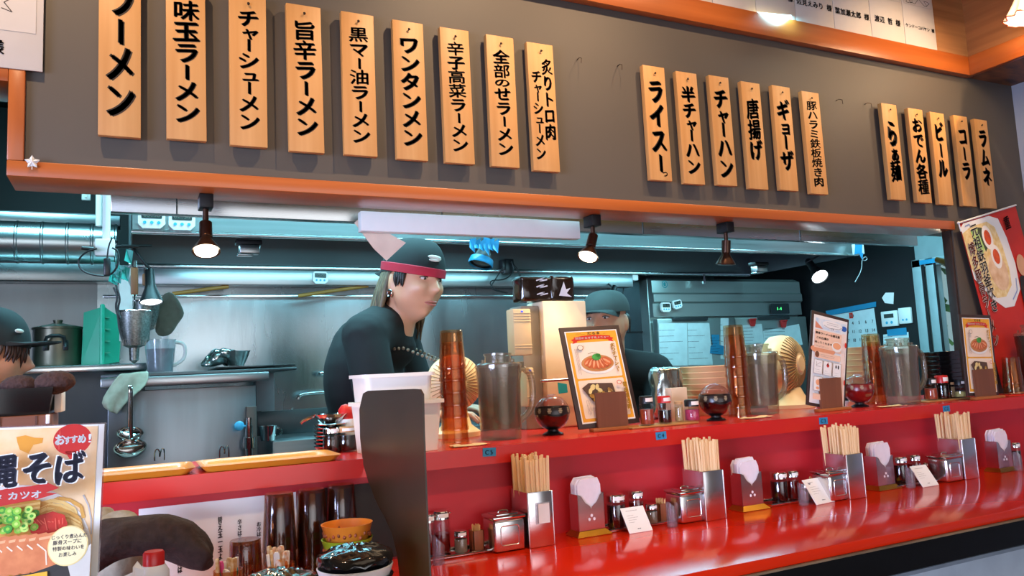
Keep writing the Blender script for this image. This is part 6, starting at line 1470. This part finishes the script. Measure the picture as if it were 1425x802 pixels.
# ================================================================== left foreground
ORTRAY = mat('amber_melamine_tray', 'd8912c', .3, var=.05, scale=5, coat=.3)
def serving_tray(x0, x1, lab, y0=1.603, y1=1.762):
    w, d, h = x1 - x0, y1 - y0, .0115; c = Vector(((x0 + x1) / 2, (y0 + y1) / 2, ZS + .0004)); m = MB()
    def rr(w, d, z, r=.018): return [(cx * (w / 2 - r) + r * math.cos(a), cy * (d / 2 - r) + r * math.sin(a), z) for cx, cy, a0 in ((1, 1, 0), (-1, 1, 90), (-1, -1, 180), (1, -1, 270)) for a in [R_(a0 + 18 * k) for k in range(6)]]
    m.ring([rr(w - .022, d - .022, 0), rr(w - .002, d - .002, h - .001), rr(w, d, h), rr(w - .006, d - .006, h), rr(w - .028, d - .028, .003)], True, False); m.poly(rr(w - .022, d - .022, 0)); m.poly(rr(w - .028, d - .028, .003))
    o = m.out('serving_tray', ORTRAY, None, c); return tag(o, lab, 'tray', 'amber serving trays')
xm = at(275, 652, Z=1.045).x; xr = at(473, 634, Z=1.045).x
serving_tray(xm + .004, xr, 'amber serving tray, right one, left of the soy jars'); serving_tray(xm - .40, xm - .004, 'amber serving tray, left one, behind the noodle poster')
# jars, plates, bottle between the tray and the tubs
def shelfpos(px, Y): return Vector((at(px, 610, Y=Y).x, Y, ZS + .0004))
jar(shelfpos(462, 1.795), 'round dark soy jar, rear one beside the right amber tray', .021, .046, SOY, .8, CHROME, .010, False, group='soy jars by the tray')
jar(shelfpos(483, 1.793), 'round dark soy jar with a cloth band, front one left of the divider', .024, .046, SOY, .8, mat('tan_lid', 'b88a5a', .5), .010, False, group='soy jars by the tray')
p = shelfpos(460, 1.842)
for k in range(7):
    if k == 0: o = MB().lathe([(0, 0), (.024, 0), (.038, .010), (.0385, .012), (.024, .003), (0, .003)], 28, cap=False).out('steel_saucer', CHROME, None); sme = o.data
    else: o = bpy.data.objects.new('steel_saucer', sme); COL.objects.link(o)
    o.location = p + Vector((0, 0, .0085 * k)); tag(o, 'small steel saucer in the stack behind the soy jars', 'saucer', 'steel saucers behind the soy jars')
o = MB().lathe([(0, 0), (.020, 0), (.040, .020), (.041, .022), (.019, .003), (0, .003)], 28, cap=False).tube([(-.035, 0, .020), (-.062, 0, .010), (-.068, 0, .004)], .004, 6).out('pouring_bowl', CHROME, None, p + Vector((0, 0, .0085 * 6 + .012))); tag(o, 'spouted steel bowl on top of the saucer stack', 'bowl')
p = shelfpos(482, 1.848); p.z = ZS + .0004
t = thing('squeeze_bottle', 'white bottle with a domed red cap behind the soy jars', 'bottle', p)
hb_ = at(482, 583, Y=1.848).z - p.z
MB().lathe([(0, 0), (.022, 0), (.023, .004), (.023, hb_), (0, hb_)], 24).out('bottle', WHITEP, t); MB().lathe([(.0185, hb_), (.0185, hb_ + .008), (.017, hb_ + .022), (.010, hb_ + .032), (0, hb_ + .035)], 24).out('cap', REDP, t, label='red domed cap')
# wooden stand, black basket, brushes
xs1 = at(73, 585, Y=1.63).x; zt = at(40, 579, Y=1.63).z
t = thing('wooden_stand', 'low wooden stand behind the noodle poster', 'stand', Vector((xs1 - .22, 1.63, ZS + .0004))); hS = zt - ZS
MB().box((0, .10, hS / 2), (.43, .20, hS), .003).out('stand_body', wood('stand_wood', '8a5a48', '6c4234', 'X', 8, .5), t)
for k in range(8): MB().box((-.19 + .055 * k, -.001, hS - .009), (.003, .002, .016)).out('groove', mat('groove_brown', '5a3628', .7), t)
MB().box((.213, .0, hS - .008), (.006, .01, .016), .001).out('end_cap', PAPER, t, label='pale end')
p = Vector((at(30, 575, Y=1.66).x, 1.72, zt + .0010)); xb_ = at(74, 542, Y=1.66).x; zr = at(40, 541, Y=1.66).z - zt
wb = (xb_ - (-.40)); cx = (xb_ - .40) / 2
t = thing('black_basket', 'glossy black box on the wooden stand at the left edge', 'box', Vector((cx, 1.73, zt + .001)))
m = MB(); q = lambda k, z: [(sx * wb / 2 * k, sy * .07 * k, z) for sx, sy in ((1, 1), (-1, 1), (-1, -1), (1, -1))]
m.ring([q(.95, 0), q(1, zr), q(.985, zr), q(.93, .004)], True, False); m.poly(q(.95, 0)); m.poly(q(.93, .004)); m.out('box_shell', mat('black_lacquer', '0a0909', .15, var=.1), t, smooth=False)
o = MB().box((0, 0, zr * .46), (.012, .10, zr * .9), .002).out('white_carton', PAPER, None, Vector((xb_ + .004, 1.76, zt + .001))); tag(o, 'white carton edge right of the black box', 'carton')
FUZZ = mat('brown_fuzzy_bristles', '4c3430', .95, var=.2, scale=160, bump=.8)
for (px, py, L_, rr, a, lab) in ((26, 537, .060, .019, .05, 'brown fuzzy brush, left one in the black box'), (75, 533, .072, .022, .12, 'brown fuzzy brush, right one poking out of the black box')):
    c = at(px, py, Y=1.70); m = MB().ball((0, 0, 0), (L_ / 2, rr, rr), 32, Matrix.Rotation(-a, 3, 'Y')); m.rough(.0022, 260, px)
    t = thing('bristle_brush', lab, 'brush', c, 0, 'brushes in the black box'); m.out('bristles', FUZZ, t, ang=180); MB().cyl((-L_ * .40, 0, -.002), (-L_ * .62, .012, -.040), .006).out('handle', HANDW, t)
a, b = at(38, 541, Y=1.75), at(72, 521, Y=1.75); tag(MB().box((b - a) / 2, ((b - a).length, .012, .014), .002, (b - a).to_track_quat('X', 'Z').to_matrix()).out('wooden_stick', wood('stick_wood', 'd09a52', 'b27a34', 'X', 8, .5), None, a), 'pale wooden stick leaning between the two brushes', 'stick')
o = MB(); o.prism([(-.018, -.02), (.014, -.014), (.022, .006), (.02, .02), (-.02, .014)], .002); tag(o.out('teal_sticker', TEAL, None, at(93, 570, Y=3.40), smooth=False), 'small teal sticker on the steel cabinet right of the brushes', 'sticker')
# noodle poster in a clear stand
B0 = at(138, 802, Y=1.14); T0 = at(148, 588, Y=1.175)
up = (T0 - B0).normalized(); ex = up * ((B0.z - ZC - .0006) / up.z); B1 = B0 - ex; hP = (T0 - B1).length
ri = Vector((1, -.02, 0)); ri = (ri - up * ri.dot(up)).normalized(); RR = Matrix((ri, -ri.cross(up), up)).transposed(); wP = .235
t = thing('poster_stand', 'okinawa noodle poster in a clear stand at the lower left', 'poster', B1, 0, None, rot=RR.to_euler())
MB().box((-wP / 2, .0012, hP / 2), (wP, .0016, hP), .0004).out('clear_back', ACRYL, t); 
MB().box((-wP / 2, .025, .002), (wP, .06, .003), .0008).out('clear_foot', ACRYL, t)
MB().box((-wP / 2, -.0004, hP / 2), (wP - .004, .0012, hP - .004)).out('sheet', PAPER, t)
P = Print(); s_ = hP / ((802 - 588) / 1.0) if False else (T0 - B0).length / 214.0     # metres per photo pixel
X = lambda px: (px - 146) * s_; Z = lambda py: hP - (py - 588) * s_
V = lambda pts: [(X(a), Z(b)) for a, b in pts]
P.lay(mat('poster_orange', 'e9b271', .45, col2='f4dcb8', scale=14)); P.rect(X(-90), Z(860), X(134), Z(593))
P.lay(mat('poster_amber_patch', 'e0962e', .5)).poly(V([(20, 604), (32, 602), (45, 606), (57, 607), (56, 614), (44, 616), (38, 628), (26, 622), (22, 612)]))
P.lay(mat('poster_bowl_white', 'e9e6e2', .5)).ell(X(22), Z(770), 112 * s_, 100 * s_, 60)
P.lay(mat('poster_bowl_shadow', 'b9b2b0', .5)).line(V([(118, 690), (126, 705), (131, 725), (132, 745)]), .002)
P.lay(mat('poster_soup', 'd98a2e', .45, col2='e8b25a', scale=40)).ell(X(18), Z(775), 104 * s_, 88 * s_, 60)
NOO = mat('poster_noodle', 'efc77a', .45); NOO2 = mat('poster_noodle_shade', 'd9a04a', .45)
r = random.Random(6)
for k in range(26):
    y = 692 + k * 2.6; P.lay(NOO if k % 2 else NOO2); x0 = r.uniform(40, 70); P.line(V([(x0, y + 6 + r.uniform(-4, 4)), (x0 + 20, y), (x0 + 36, y + 4), (min(118, x0 + 52), y + 14), (min(120, x0 + 58), y + 30)]), .0042)
for k in range(9): P.lay(NOO if k % 2 else NOO2).line(V([(-20, 700 + k * 3), (20, 698 + k * 3), (60, 695 + k * 3)]), .004)
GIN = mat('poster_ginger', 'cf2c1c', .45, col2='b01a14', scale=50); P.lay(GIN).poly(V([(48, 722), (58, 714), (78, 710), (94, 716), (99, 728), (96, 738), (84, 742), (62, 742), (50, 736)]))
for k in range(9): P.lay(mat('poster_ginger_light', 'e8604a', .45)).line(V([(52 + 5 * k, 716 + r.uniform(0, 10)), (60 + 4 * k, 730 + r.uniform(-6, 6))]), .0012)
GR = [mat('poster_leek_a', '3f9a2c', .45), mat('poster_leek_b', '8cc63c', .45), mat('poster_leek_c', 'c2dc6a', .45)]
for k in range(46):
    x, y = r.uniform(-6, 56), r.uniform(704, 732); P.lay(GR[k % 3]).ell(X(x), Z(y), .0052, .0045, 10); P.lay(GR[(k + 1) % 3]).ell(X(x), Z(y), .0024, .002, 8)
PK = [mat('poster_pork_a', 'd8814e', .45, col2='c46a3c', scale=60), mat('poster_pork_b', 'e9a878', .45), mat('poster_pork_fat', 'f2d2b4', .45)]
for k in range(8):
    x = -30 + 13 * k; P.lay(PK[0]).poly(V([(x, 742), (x + 26, 738), (x + 44, 752), (x + 40, 776), (x + 16, 790), (x - 8, 780)])); P.lay(PK[1]).line(V([(x + 4, 746), (x + 22, 744), (x + 36, 756), (x + 33, 772)]), .003); P.lay(PK[2]).line(V([(x + 2, 752), (x + 14, 762), (x + 16, 780)]), .0016)
P.lay(mat('poster_dark_base', '2a2422', .5)).poly(V([(-52, 794), (60, 788), (110, 775), (135, 770), (135, 860), (-52, 860)]))
P.lay(mat('poster_grey_paper', 'cfc6ba', .5)).poly(V([(104, 780), (135, 758), (135, 806), (112, 806)]))
P.lay(mat('poster_spoon', '1e1c1e', .4)).line(V([(82, 788), (96, 783), (104, 776)]), .006)
P.lay(mat('poster_note', 'edd08a', .5)).ell(X(104), Z(758), 27 * s_, 26 * s_, 40); P.lay(mat('poster_note_b', 'f0dca8', .5)).ell(X(104), Z(758), 25.5 * s_, 24.5 * s_, 40)
P.lay(INKG).text('じっくり煮込んだ', X(105), Z(746), .0055, .05); P.text('豚骨スープに', X(103), Z(753), .0058, .06); P.text('特製の味わいを', X(105), Z(761), .0055, .05); P.text('お楽しみ', X(104), Z(769), .0055, .05)
BR = mat('poster_red_brush', 'c01f1c', .45); P.lay(BR).poly(V([(-52, 692), (-20, 684), (20, 677), (50, 676), (72, 673), (88, 681), (70, 686), (86, 688), (60, 694), (40, 696), (10, 700), (-52, 704)]))
P.lay(PAPER); P.text('豚骨×カツオ', X(20), Z(687.5), 11.5 * s_, .09, w=15 * s_)
P.lay(BR).ell(X(102), Z(616), 26.5 * s_, 21.5 * s_, 40).poly(V([(92, 632), (110, 632), (101, 645)])); P.lay(mat('poster_bubble_hi', 'd84a3c', .45)).ell(X(84), Z(616), 1.2 * s_, 14 * s_, 20)
P.lay(PAPER)
for c, x, y, h in (('お', 84.5, 616, 14), ('す', 95, 617, 10), ('す', 104, 616, 10), ('め', 115, 616, 12)): P.glyph(c, X(x), Z(y), h * s_, h * 1.1 * s_, .10, slant=.1)
P.text('!', X(126), Z(615), 15 * s_, .12)
for pen, mm, dx in ((.16, PAPER, 0), (.085, mat('poster_navy', '26263a', .5), 0)):
    P.lay(mm)
    for c, x, y, w, h in (('沖', -36, 658, 44, 46), ('縄', 9, 656, 44, 46), ('そ', 57, 654, 42, 46), ('ば', 100, 656, 42, 44)): P.glyph(c, X(x), Z(y), w * s_, h * s_, pen, slant=.10)
P.lay(mat('poster_yellow_tag', 'e8a828', .5)).poly(V([(36, 791), (79, 788), (80, 803), (36, 806)])); P.lay(DKBR).text('大盛り', X(57), Z(797), 9.5 * s_, .07, w=13 * s_)
P.lay(PAPER).text('半麺', X(86), Z(806), 10 * s_, .08)
pr = P.out('print', t, (0, -.0012, 0)); pr.scale = (.885, 1, 1)
# sheet of paper on the red wall with columns of writing
zt0 = at(193, 706, Y=YW - .0015)
x1 = at(412, 690, Y=YW - .0015).x
t = thing('wall_notice', 'white sheet with columns of small writing on the red wall behind the cups', 'notice', (zt0.x, YW - .0012, ZC + .006))
hN = at(300, 697, Y=YW).z - ZC - .006; wN = x1 - zt0.x
MB().box((wN / 2, 0, hN / 2), (wN, .0012, hN)).out('sheet', PAPER, t)
P = Print(); P.lay(INK)
for k, tx in enumerate(('ご注文は券売機で', 'ラーメンの麺は', 'かためもできます', '替え玉一玉より', '辛さはえらべます', 'お冷はセルフです', 'お持ち帰りあり')): P.down(tx, wN * (.12 + .125 * k), hN * (.80 - .06 * (k % 3)), hN * .18, .0085, .07)
P.out('lettering', t, (0, -.0008, 0))
# dark amber tumblers upside down along the wall
DKAMB = clear('dark_amber_plastic', 'e0b184', .05, body=.22, bodycol='3a1d0e')
def dark_tumbler(px, Y, ytop, n, lab):
    p = Vector((at(px, 740, Y=Y).x, Y, ZC + .0004)); zt = at(px, ytop, Y=Y).z; h = .105; step = max(.012, (zt - p.z - h) / max(1, n - 1))
    for i in range(n):
        if 'd' not in tum:
            r = .0315; k = .82; o = MB().lathe([(0, 0.002), (r * k * .95, 0.0), (r * k, 0.003), (r, h), (r * .95, h), (r * k * .93, 0.006), (0, 0.006)], 36, cap=False).out('dark_tumbler', DKAMB, None); tum['d'] = o.data
        else: o = bpy.data.objects.new('dark_tumbler', tum['d']); COL.objects.link(o)
        o.location = p + Vector((0, 0, h + step * i)); o.rotation_euler = (PI, 0, .2 * i); tag(o, lab, 'tumbler', 'dark tumblers, ' + lab[-30:])
dark_tumbler(341, 1.47, 741, 1, 'dark amber tumbler upside down, shortest, in front of the white wall notice')
dark_tumbler(389, 1.535, 686, 3, 'dark amber tumbler in the first tall stack covering the right end of the wall notice')
dark_tumbler(434, 1.55, 681, 3, 'dark amber tumbler in the middle tall stack by the left amber bowls')
dark_tumbler(476, 1.56, 674, 3, 'dark amber tumbler in the rearmost tall stack, behind the orange bowl')
# jars of printed wrapped sticks
STK = [mat('stick_paper_white', 'eee6da', .5), mat('stick_orange', 'd98a3a', .5, col2='eee0cc', scale=160), mat('stick_pink', 'd8468a', .5), mat('stick_white_gold', 'e8d9b8', .5, col2='c9923c', scale=120)]
def stick_jar(px, Y, yrim, ytip, R, lab, group, cols, seed):
    p = Vector((at(px, 790, Y=Y).x, Y, ZC + .0004)); h = at(px, yrim, Y=Y).z - p.z; L_ = at(px, ytip, Y=Y).z - p.z
    o = MB().lathe([(0, .001), (R * .95, .001), (R, .005), (R, h), (R * .94, h), (R * .93, .006), (0, .006)], 28, cap=False).out('stick_jar', AMBER, None, p); tag(o, lab, 'jar', 'jars of picks')
    r = random.Random(seed); n = 11
    for k in range(n):
        a = 2 * PI * k / n * 1.9; d = R * .62 * math.sqrt((k + .5) / n); x, y = d * math.cos(a), d * math.sin(a); LL = L_ + r.uniform(-.016, .004)
        tp = Vector((x * 1.35, y * 1.2, LL - .008)); b = Vector((x * .75, y * .75, .008)); M_ = cols[k % len(cols)]
        dvec = (tp - b); m = MB(); m.use(M_); R3 = dvec.to_track_quat('Z', 'Y').to_matrix() @ Matrix.Rotation(r.uniform(-.6, .6), 3, 'Z'); Ls = dvec.length; w = .0048
        m.ring([[R3 @ Vector((x_, y_, z_)) for x_, z_ in ((-w, 0), (w, 0), (w, Ls - .004), (w * .6, Ls), (-w * .6, Ls), (-w, Ls - .004))] for y_ in (-.0022, .0022)])
        m.use([mat('stick_mark_teal', '2a9ab8', .5), mat('stick_mark_dark', '4a3424', .5), mat('stick_mark_orange', 'e07a2c', .5)][k % 3]); m.ball(R3 @ Vector((0, -.0022, Ls - .022)), (.0030, .0008, .007), 10, R3)
        o = m.out('wrapped_stick', None, None, p + b); tag(o, 'printed wrapped stick ' + lab[lab.index('in the'):] if 'in the' in lab else 'printed wrapped stick', 'stick', group)
stick_jar(317, 1.33, 793, 770, .022, 'amber jar of blue marked sticks in the lower left, right of the towel', 'sticks in the left jar', [STK[0], STK[3], STK[0], STK[2]], 1)
stick_jar(388, 1.36, 784, 756, .025, 'amber jar of orange printed sticks in the gap before the tall tumblers', 'sticks in the right jar', [STK[1], STK[0], STK[1], STK[3], STK[0]], 2)
# film covered bowls
FILM = mat('crinkled_gold_film', '6b5c3c', .12, .7, col2='2a2418', scale=26, bump=.7, coat=.6); FILMD = mat('crinkled_dark_film', '2c2a26', .1, .4, col2='16130f', scale=22, bump=.7, coat=.7)
BB = mat('black_bowl_gloss', '0f0e10', .2, var=.1); WBW = mat('white_bowl', 'e8e4dc', .35, var=.02)
def bowl(p, R, h, M_, name, lab, group=None, cat='bowl'):
    o = MB().lathe([(0, 0), (R * .52, 0), (R * .56, .006), (R * .86, h * .55), (R, h), (R * .97, h + .0012), (R * .82, h * .55), (R * .5, .010), (0, .009)], 48, cap=False).out(name, M_, None, p); return tag(o, lab, cat, group)
def film(p, R, lab, M_, seed):
    m = MB(); rings = []; r = random.Random(seed)
    for k in range(10):
        q = k / 9; rings.append([Vector((R * q * math.cos(a), R * q * math.sin(a), .012 * (1 - q ** 2) + (.006 * mnoise.noise(Vector((math.cos(a) * 3 * q, math.sin(a) * 3 * q, seed))) + .004 * mnoise.noise(Vector((math.cos(a) * 9 * q, math.sin(a) * 9 * q, seed + 3)))) * (1 if q < .99 else .4))) for a in [2 * PI * i / 48 for i in range(48)]])
    rings[0] = [v * 1 + Vector((.0001 * math.cos(i), .0001 * math.sin(i), 0)) for i, v in enumerate(rings[0])]
    rings.append([Vector((R * 1.03 * math.cos(a), R * 1.03 * math.sin(a), -.010 + .003 * math.sin(a * 13))) for a in [2 * PI * i / 48 for i in range(48)]])
    m.ring(rings, True, False); o = m.out('film_cover', M_, None, p, ang=180); return tag(o, lab, 'film cover')
p = Vector((at(494, 780, Y=1.26).x, 1.26, ZC + .0004)); R = .060; zt = at(494, 773, Y=1.26).z
hh = .05; st = (zt - p.z - hh) / 3
for k, (M_, lab) in enumerate(((BB, 'black bowl at the bottom of the stack left of the divider'), (BB, 'black bowl under the white one left of the divider'), (WBW, 'white bowl in the stack left of the divider'), (BB, 'film covered black bowl on top of the stack left of the divider'))):
    bowl(p + Vector((0, 0, st * k)), R * (1.0 if k < 3 else .97), hh, M_, 'soup_bowl', lab, 'stacked soup bowls')
film(p + Vector((0, 0, st * 3 + hh + .003)), R * .98, 'glossy dark crinkled film over the top bowl left of the divider', FILMD, 2)
p = Vector((at(388, 800, Y=1.12).x, 1.12, ZC + .0004)); zt = at(388, 810, Y=1.12).z; st = (zt - p.z - hh) / 2
for k in range(3): bowl(p + Vector((0, 0, st * k)), .050, hh, BB, 'soup_bowl', ['black bowl at the bottom of the gold filmed stack', 'middle black bowl of the gold filmed stack', 'top black bowl under the gold film'][k], 'gold filmed bowls')
film(p + Vector((0, 0, st * 2 + hh + .003)), .0505, 'glittering gold film over the bowl at the bottom edge of the picture', FILM, 5)
# orange and green kids' bowls
OB = mat('orange_bowl', 'e58a2a', .4, var=.03); GBW = mat('green_bowl', '9ccb2e', .4, var=.03)
p = Vector((at(483, 745, Y=1.43).x, 1.43, ZC + .0004)); zt = at(483, 728, Y=1.43).z; R = .046; hb2 = .040; st = (zt - p.z - hb2) / 3
for k, M_ in enumerate((GBW, OB, GBW, OB)):
    q = p + Vector((0, 0, st * k)); t = thing('small_bowl', ['green bowl at the foot of the small bowl stack', 'orange bowl low in the small bowl stack', 'lime green bowl under the top orange bowl', 'orange patterned bowl on top of the small stack'][k], 'bowl', q, 0, 'small coloured bowls')
    MB().lathe([(0, 0), (R * .72, 0), (R * .76, .004), (R * .97, hb2 * .94), (R, hb2), (R * .95, hb2), (R * .74, .008), (0, .006)], 40, cap=False).out('bowl_shell', M_, t)
    m = MB(); r = random.Random(k)
    for j in range(26):
        a = 2 * PI * j / 26; rr_ = R * (.76 + .21 * .55) * 1.012; z = hb2 * .55 + r.uniform(-.005, .005); m.ball((rr_ * math.cos(a), rr_ * math.sin(a), z), (.0028, .0028, .0038), 8)
    m.out('pattern', mat('bowl_pattern', '7a4a2a', .5, col2='c85a2a', scale=90), t)
# towel, grey cloth, red capped bottle
BT = mat('dark_brown_towel', '3c2a24', .95, var=.2, scale=90, bump=.6); GC = mat('grey_beige_cloth', '9a8f7c', .95, var=.15, scale=60, bump=.4)
ax = [at(px, py, Y=Y) for px, py, Y in ((118, 776, 1.36), (150, 752, 1.37), (190, 745, 1.38), (230, 747, 1.38), (262, 755, 1.37), (284, 766, 1.35), (293, 774, 1.34))]
o0 = Vector((ax[2].x, ax[2].y, ZC)); m = MB()
rings = []
for j, (c, ry, rz) in enumerate(zip(ax, (.03, .045, .05, .05, .045, .032, .012), (.030, .034, .032, .034, .036, .026, .010))):
    rings.append([c - o0 + Vector((.012 * math.sin(3 * a + j) * .4, ry * math.cos(a), rz * math.sin(a) * (1 + .12 * math.sin(2 * a + j)) )) for a in [2 * PI * k / 24 for k in range(24)]])
m.ring(rings)
bmesh.ops.subdivide_edges(m.bm, edges=m.bm.edges, cuts=1, use_grid_fill=True); m.rough(.008, 26, 3)
b = [Vector((o0.x - .02, o0.y, 0)) - Vector((o0.x, o0.y, 0))]
m.box((-.03, .0, .045), (.10, .07, .088), .02, seg=3)
tag(m.out('rolled_towel', BT, None, o0, ang=180, sub=1), 'dark brown rolled towel at the lower left', 'towel')
c = at(160, 728, Y=1.50); m = MB().ball((0, 0, 0), (.04, .035, .022), 24).ball((-.02, .01, .006), (.025, .025, .022), 16).ball((0, 0, -(c.z - ZC) / 2), (.05, .035, (c.z - ZC) / 2), 20); m.rough(.012, 24, 5)
for v in m.bm.verts: v.co.z = max(v.co.z, ZC - c.z + .0005)
tag(m.out('grey_cloth', GC, None, c, ang=180), 'crumpled grey beige cloth behind the brown towel', 'cloth')
p = Vector((at(214, 790, Y=1.27).x, 1.27, ZC + .0004)); hB_ = at(214, 786, Y=1.27).z - p.z; hC_ = at(214, 767, Y=1.27).z - p.z
t = thing('dispenser_bottle', 'white bottle with a red cap in front of the brown towel', 'bottle', p)
MB().lathe([(0, 0), (.020, 0), (.021, .003), (.021, hB_ - .010), (.016, hB_ - .001), (.015, hB_), (0, hB_)], 28).out('bottle', mat('milky_bottle', 'dfe0e2', .35, var=.02), t); MB().lathe([(0, hB_), (.0145, hB_), (.0145, hB_ + (hC_ - hB_) * .85), (.0125, hC_), (0, hC_)], 28).out('cap', REDP, t, label='red cap')
p = at(198, 795, Y=1.24); m = MB(); m.mesh([(-.012, 0, ZC - p.z), (.004, 0, ZC - p.z), (.003, .004, .0), (-.006, .012, .012), (-.012, .006, .006)], [(0, 1, 2, 3, 4)]); m.mesh([(-.03, .01, ZC - p.z), (-.012, .01, ZC - p.z), (-.012, .02, -.004), (-.03, .02, -.01)], [(0, 1, 2, 3)])
o = m.out('paper_tissue', PAPER, None, p, smooth=False); sm = o.modifiers.new('t', 'SOLIDIFY'); sm.thickness = .001; tag(o, 'white torn paper tissue left of the red capped bottle', 'tissue')
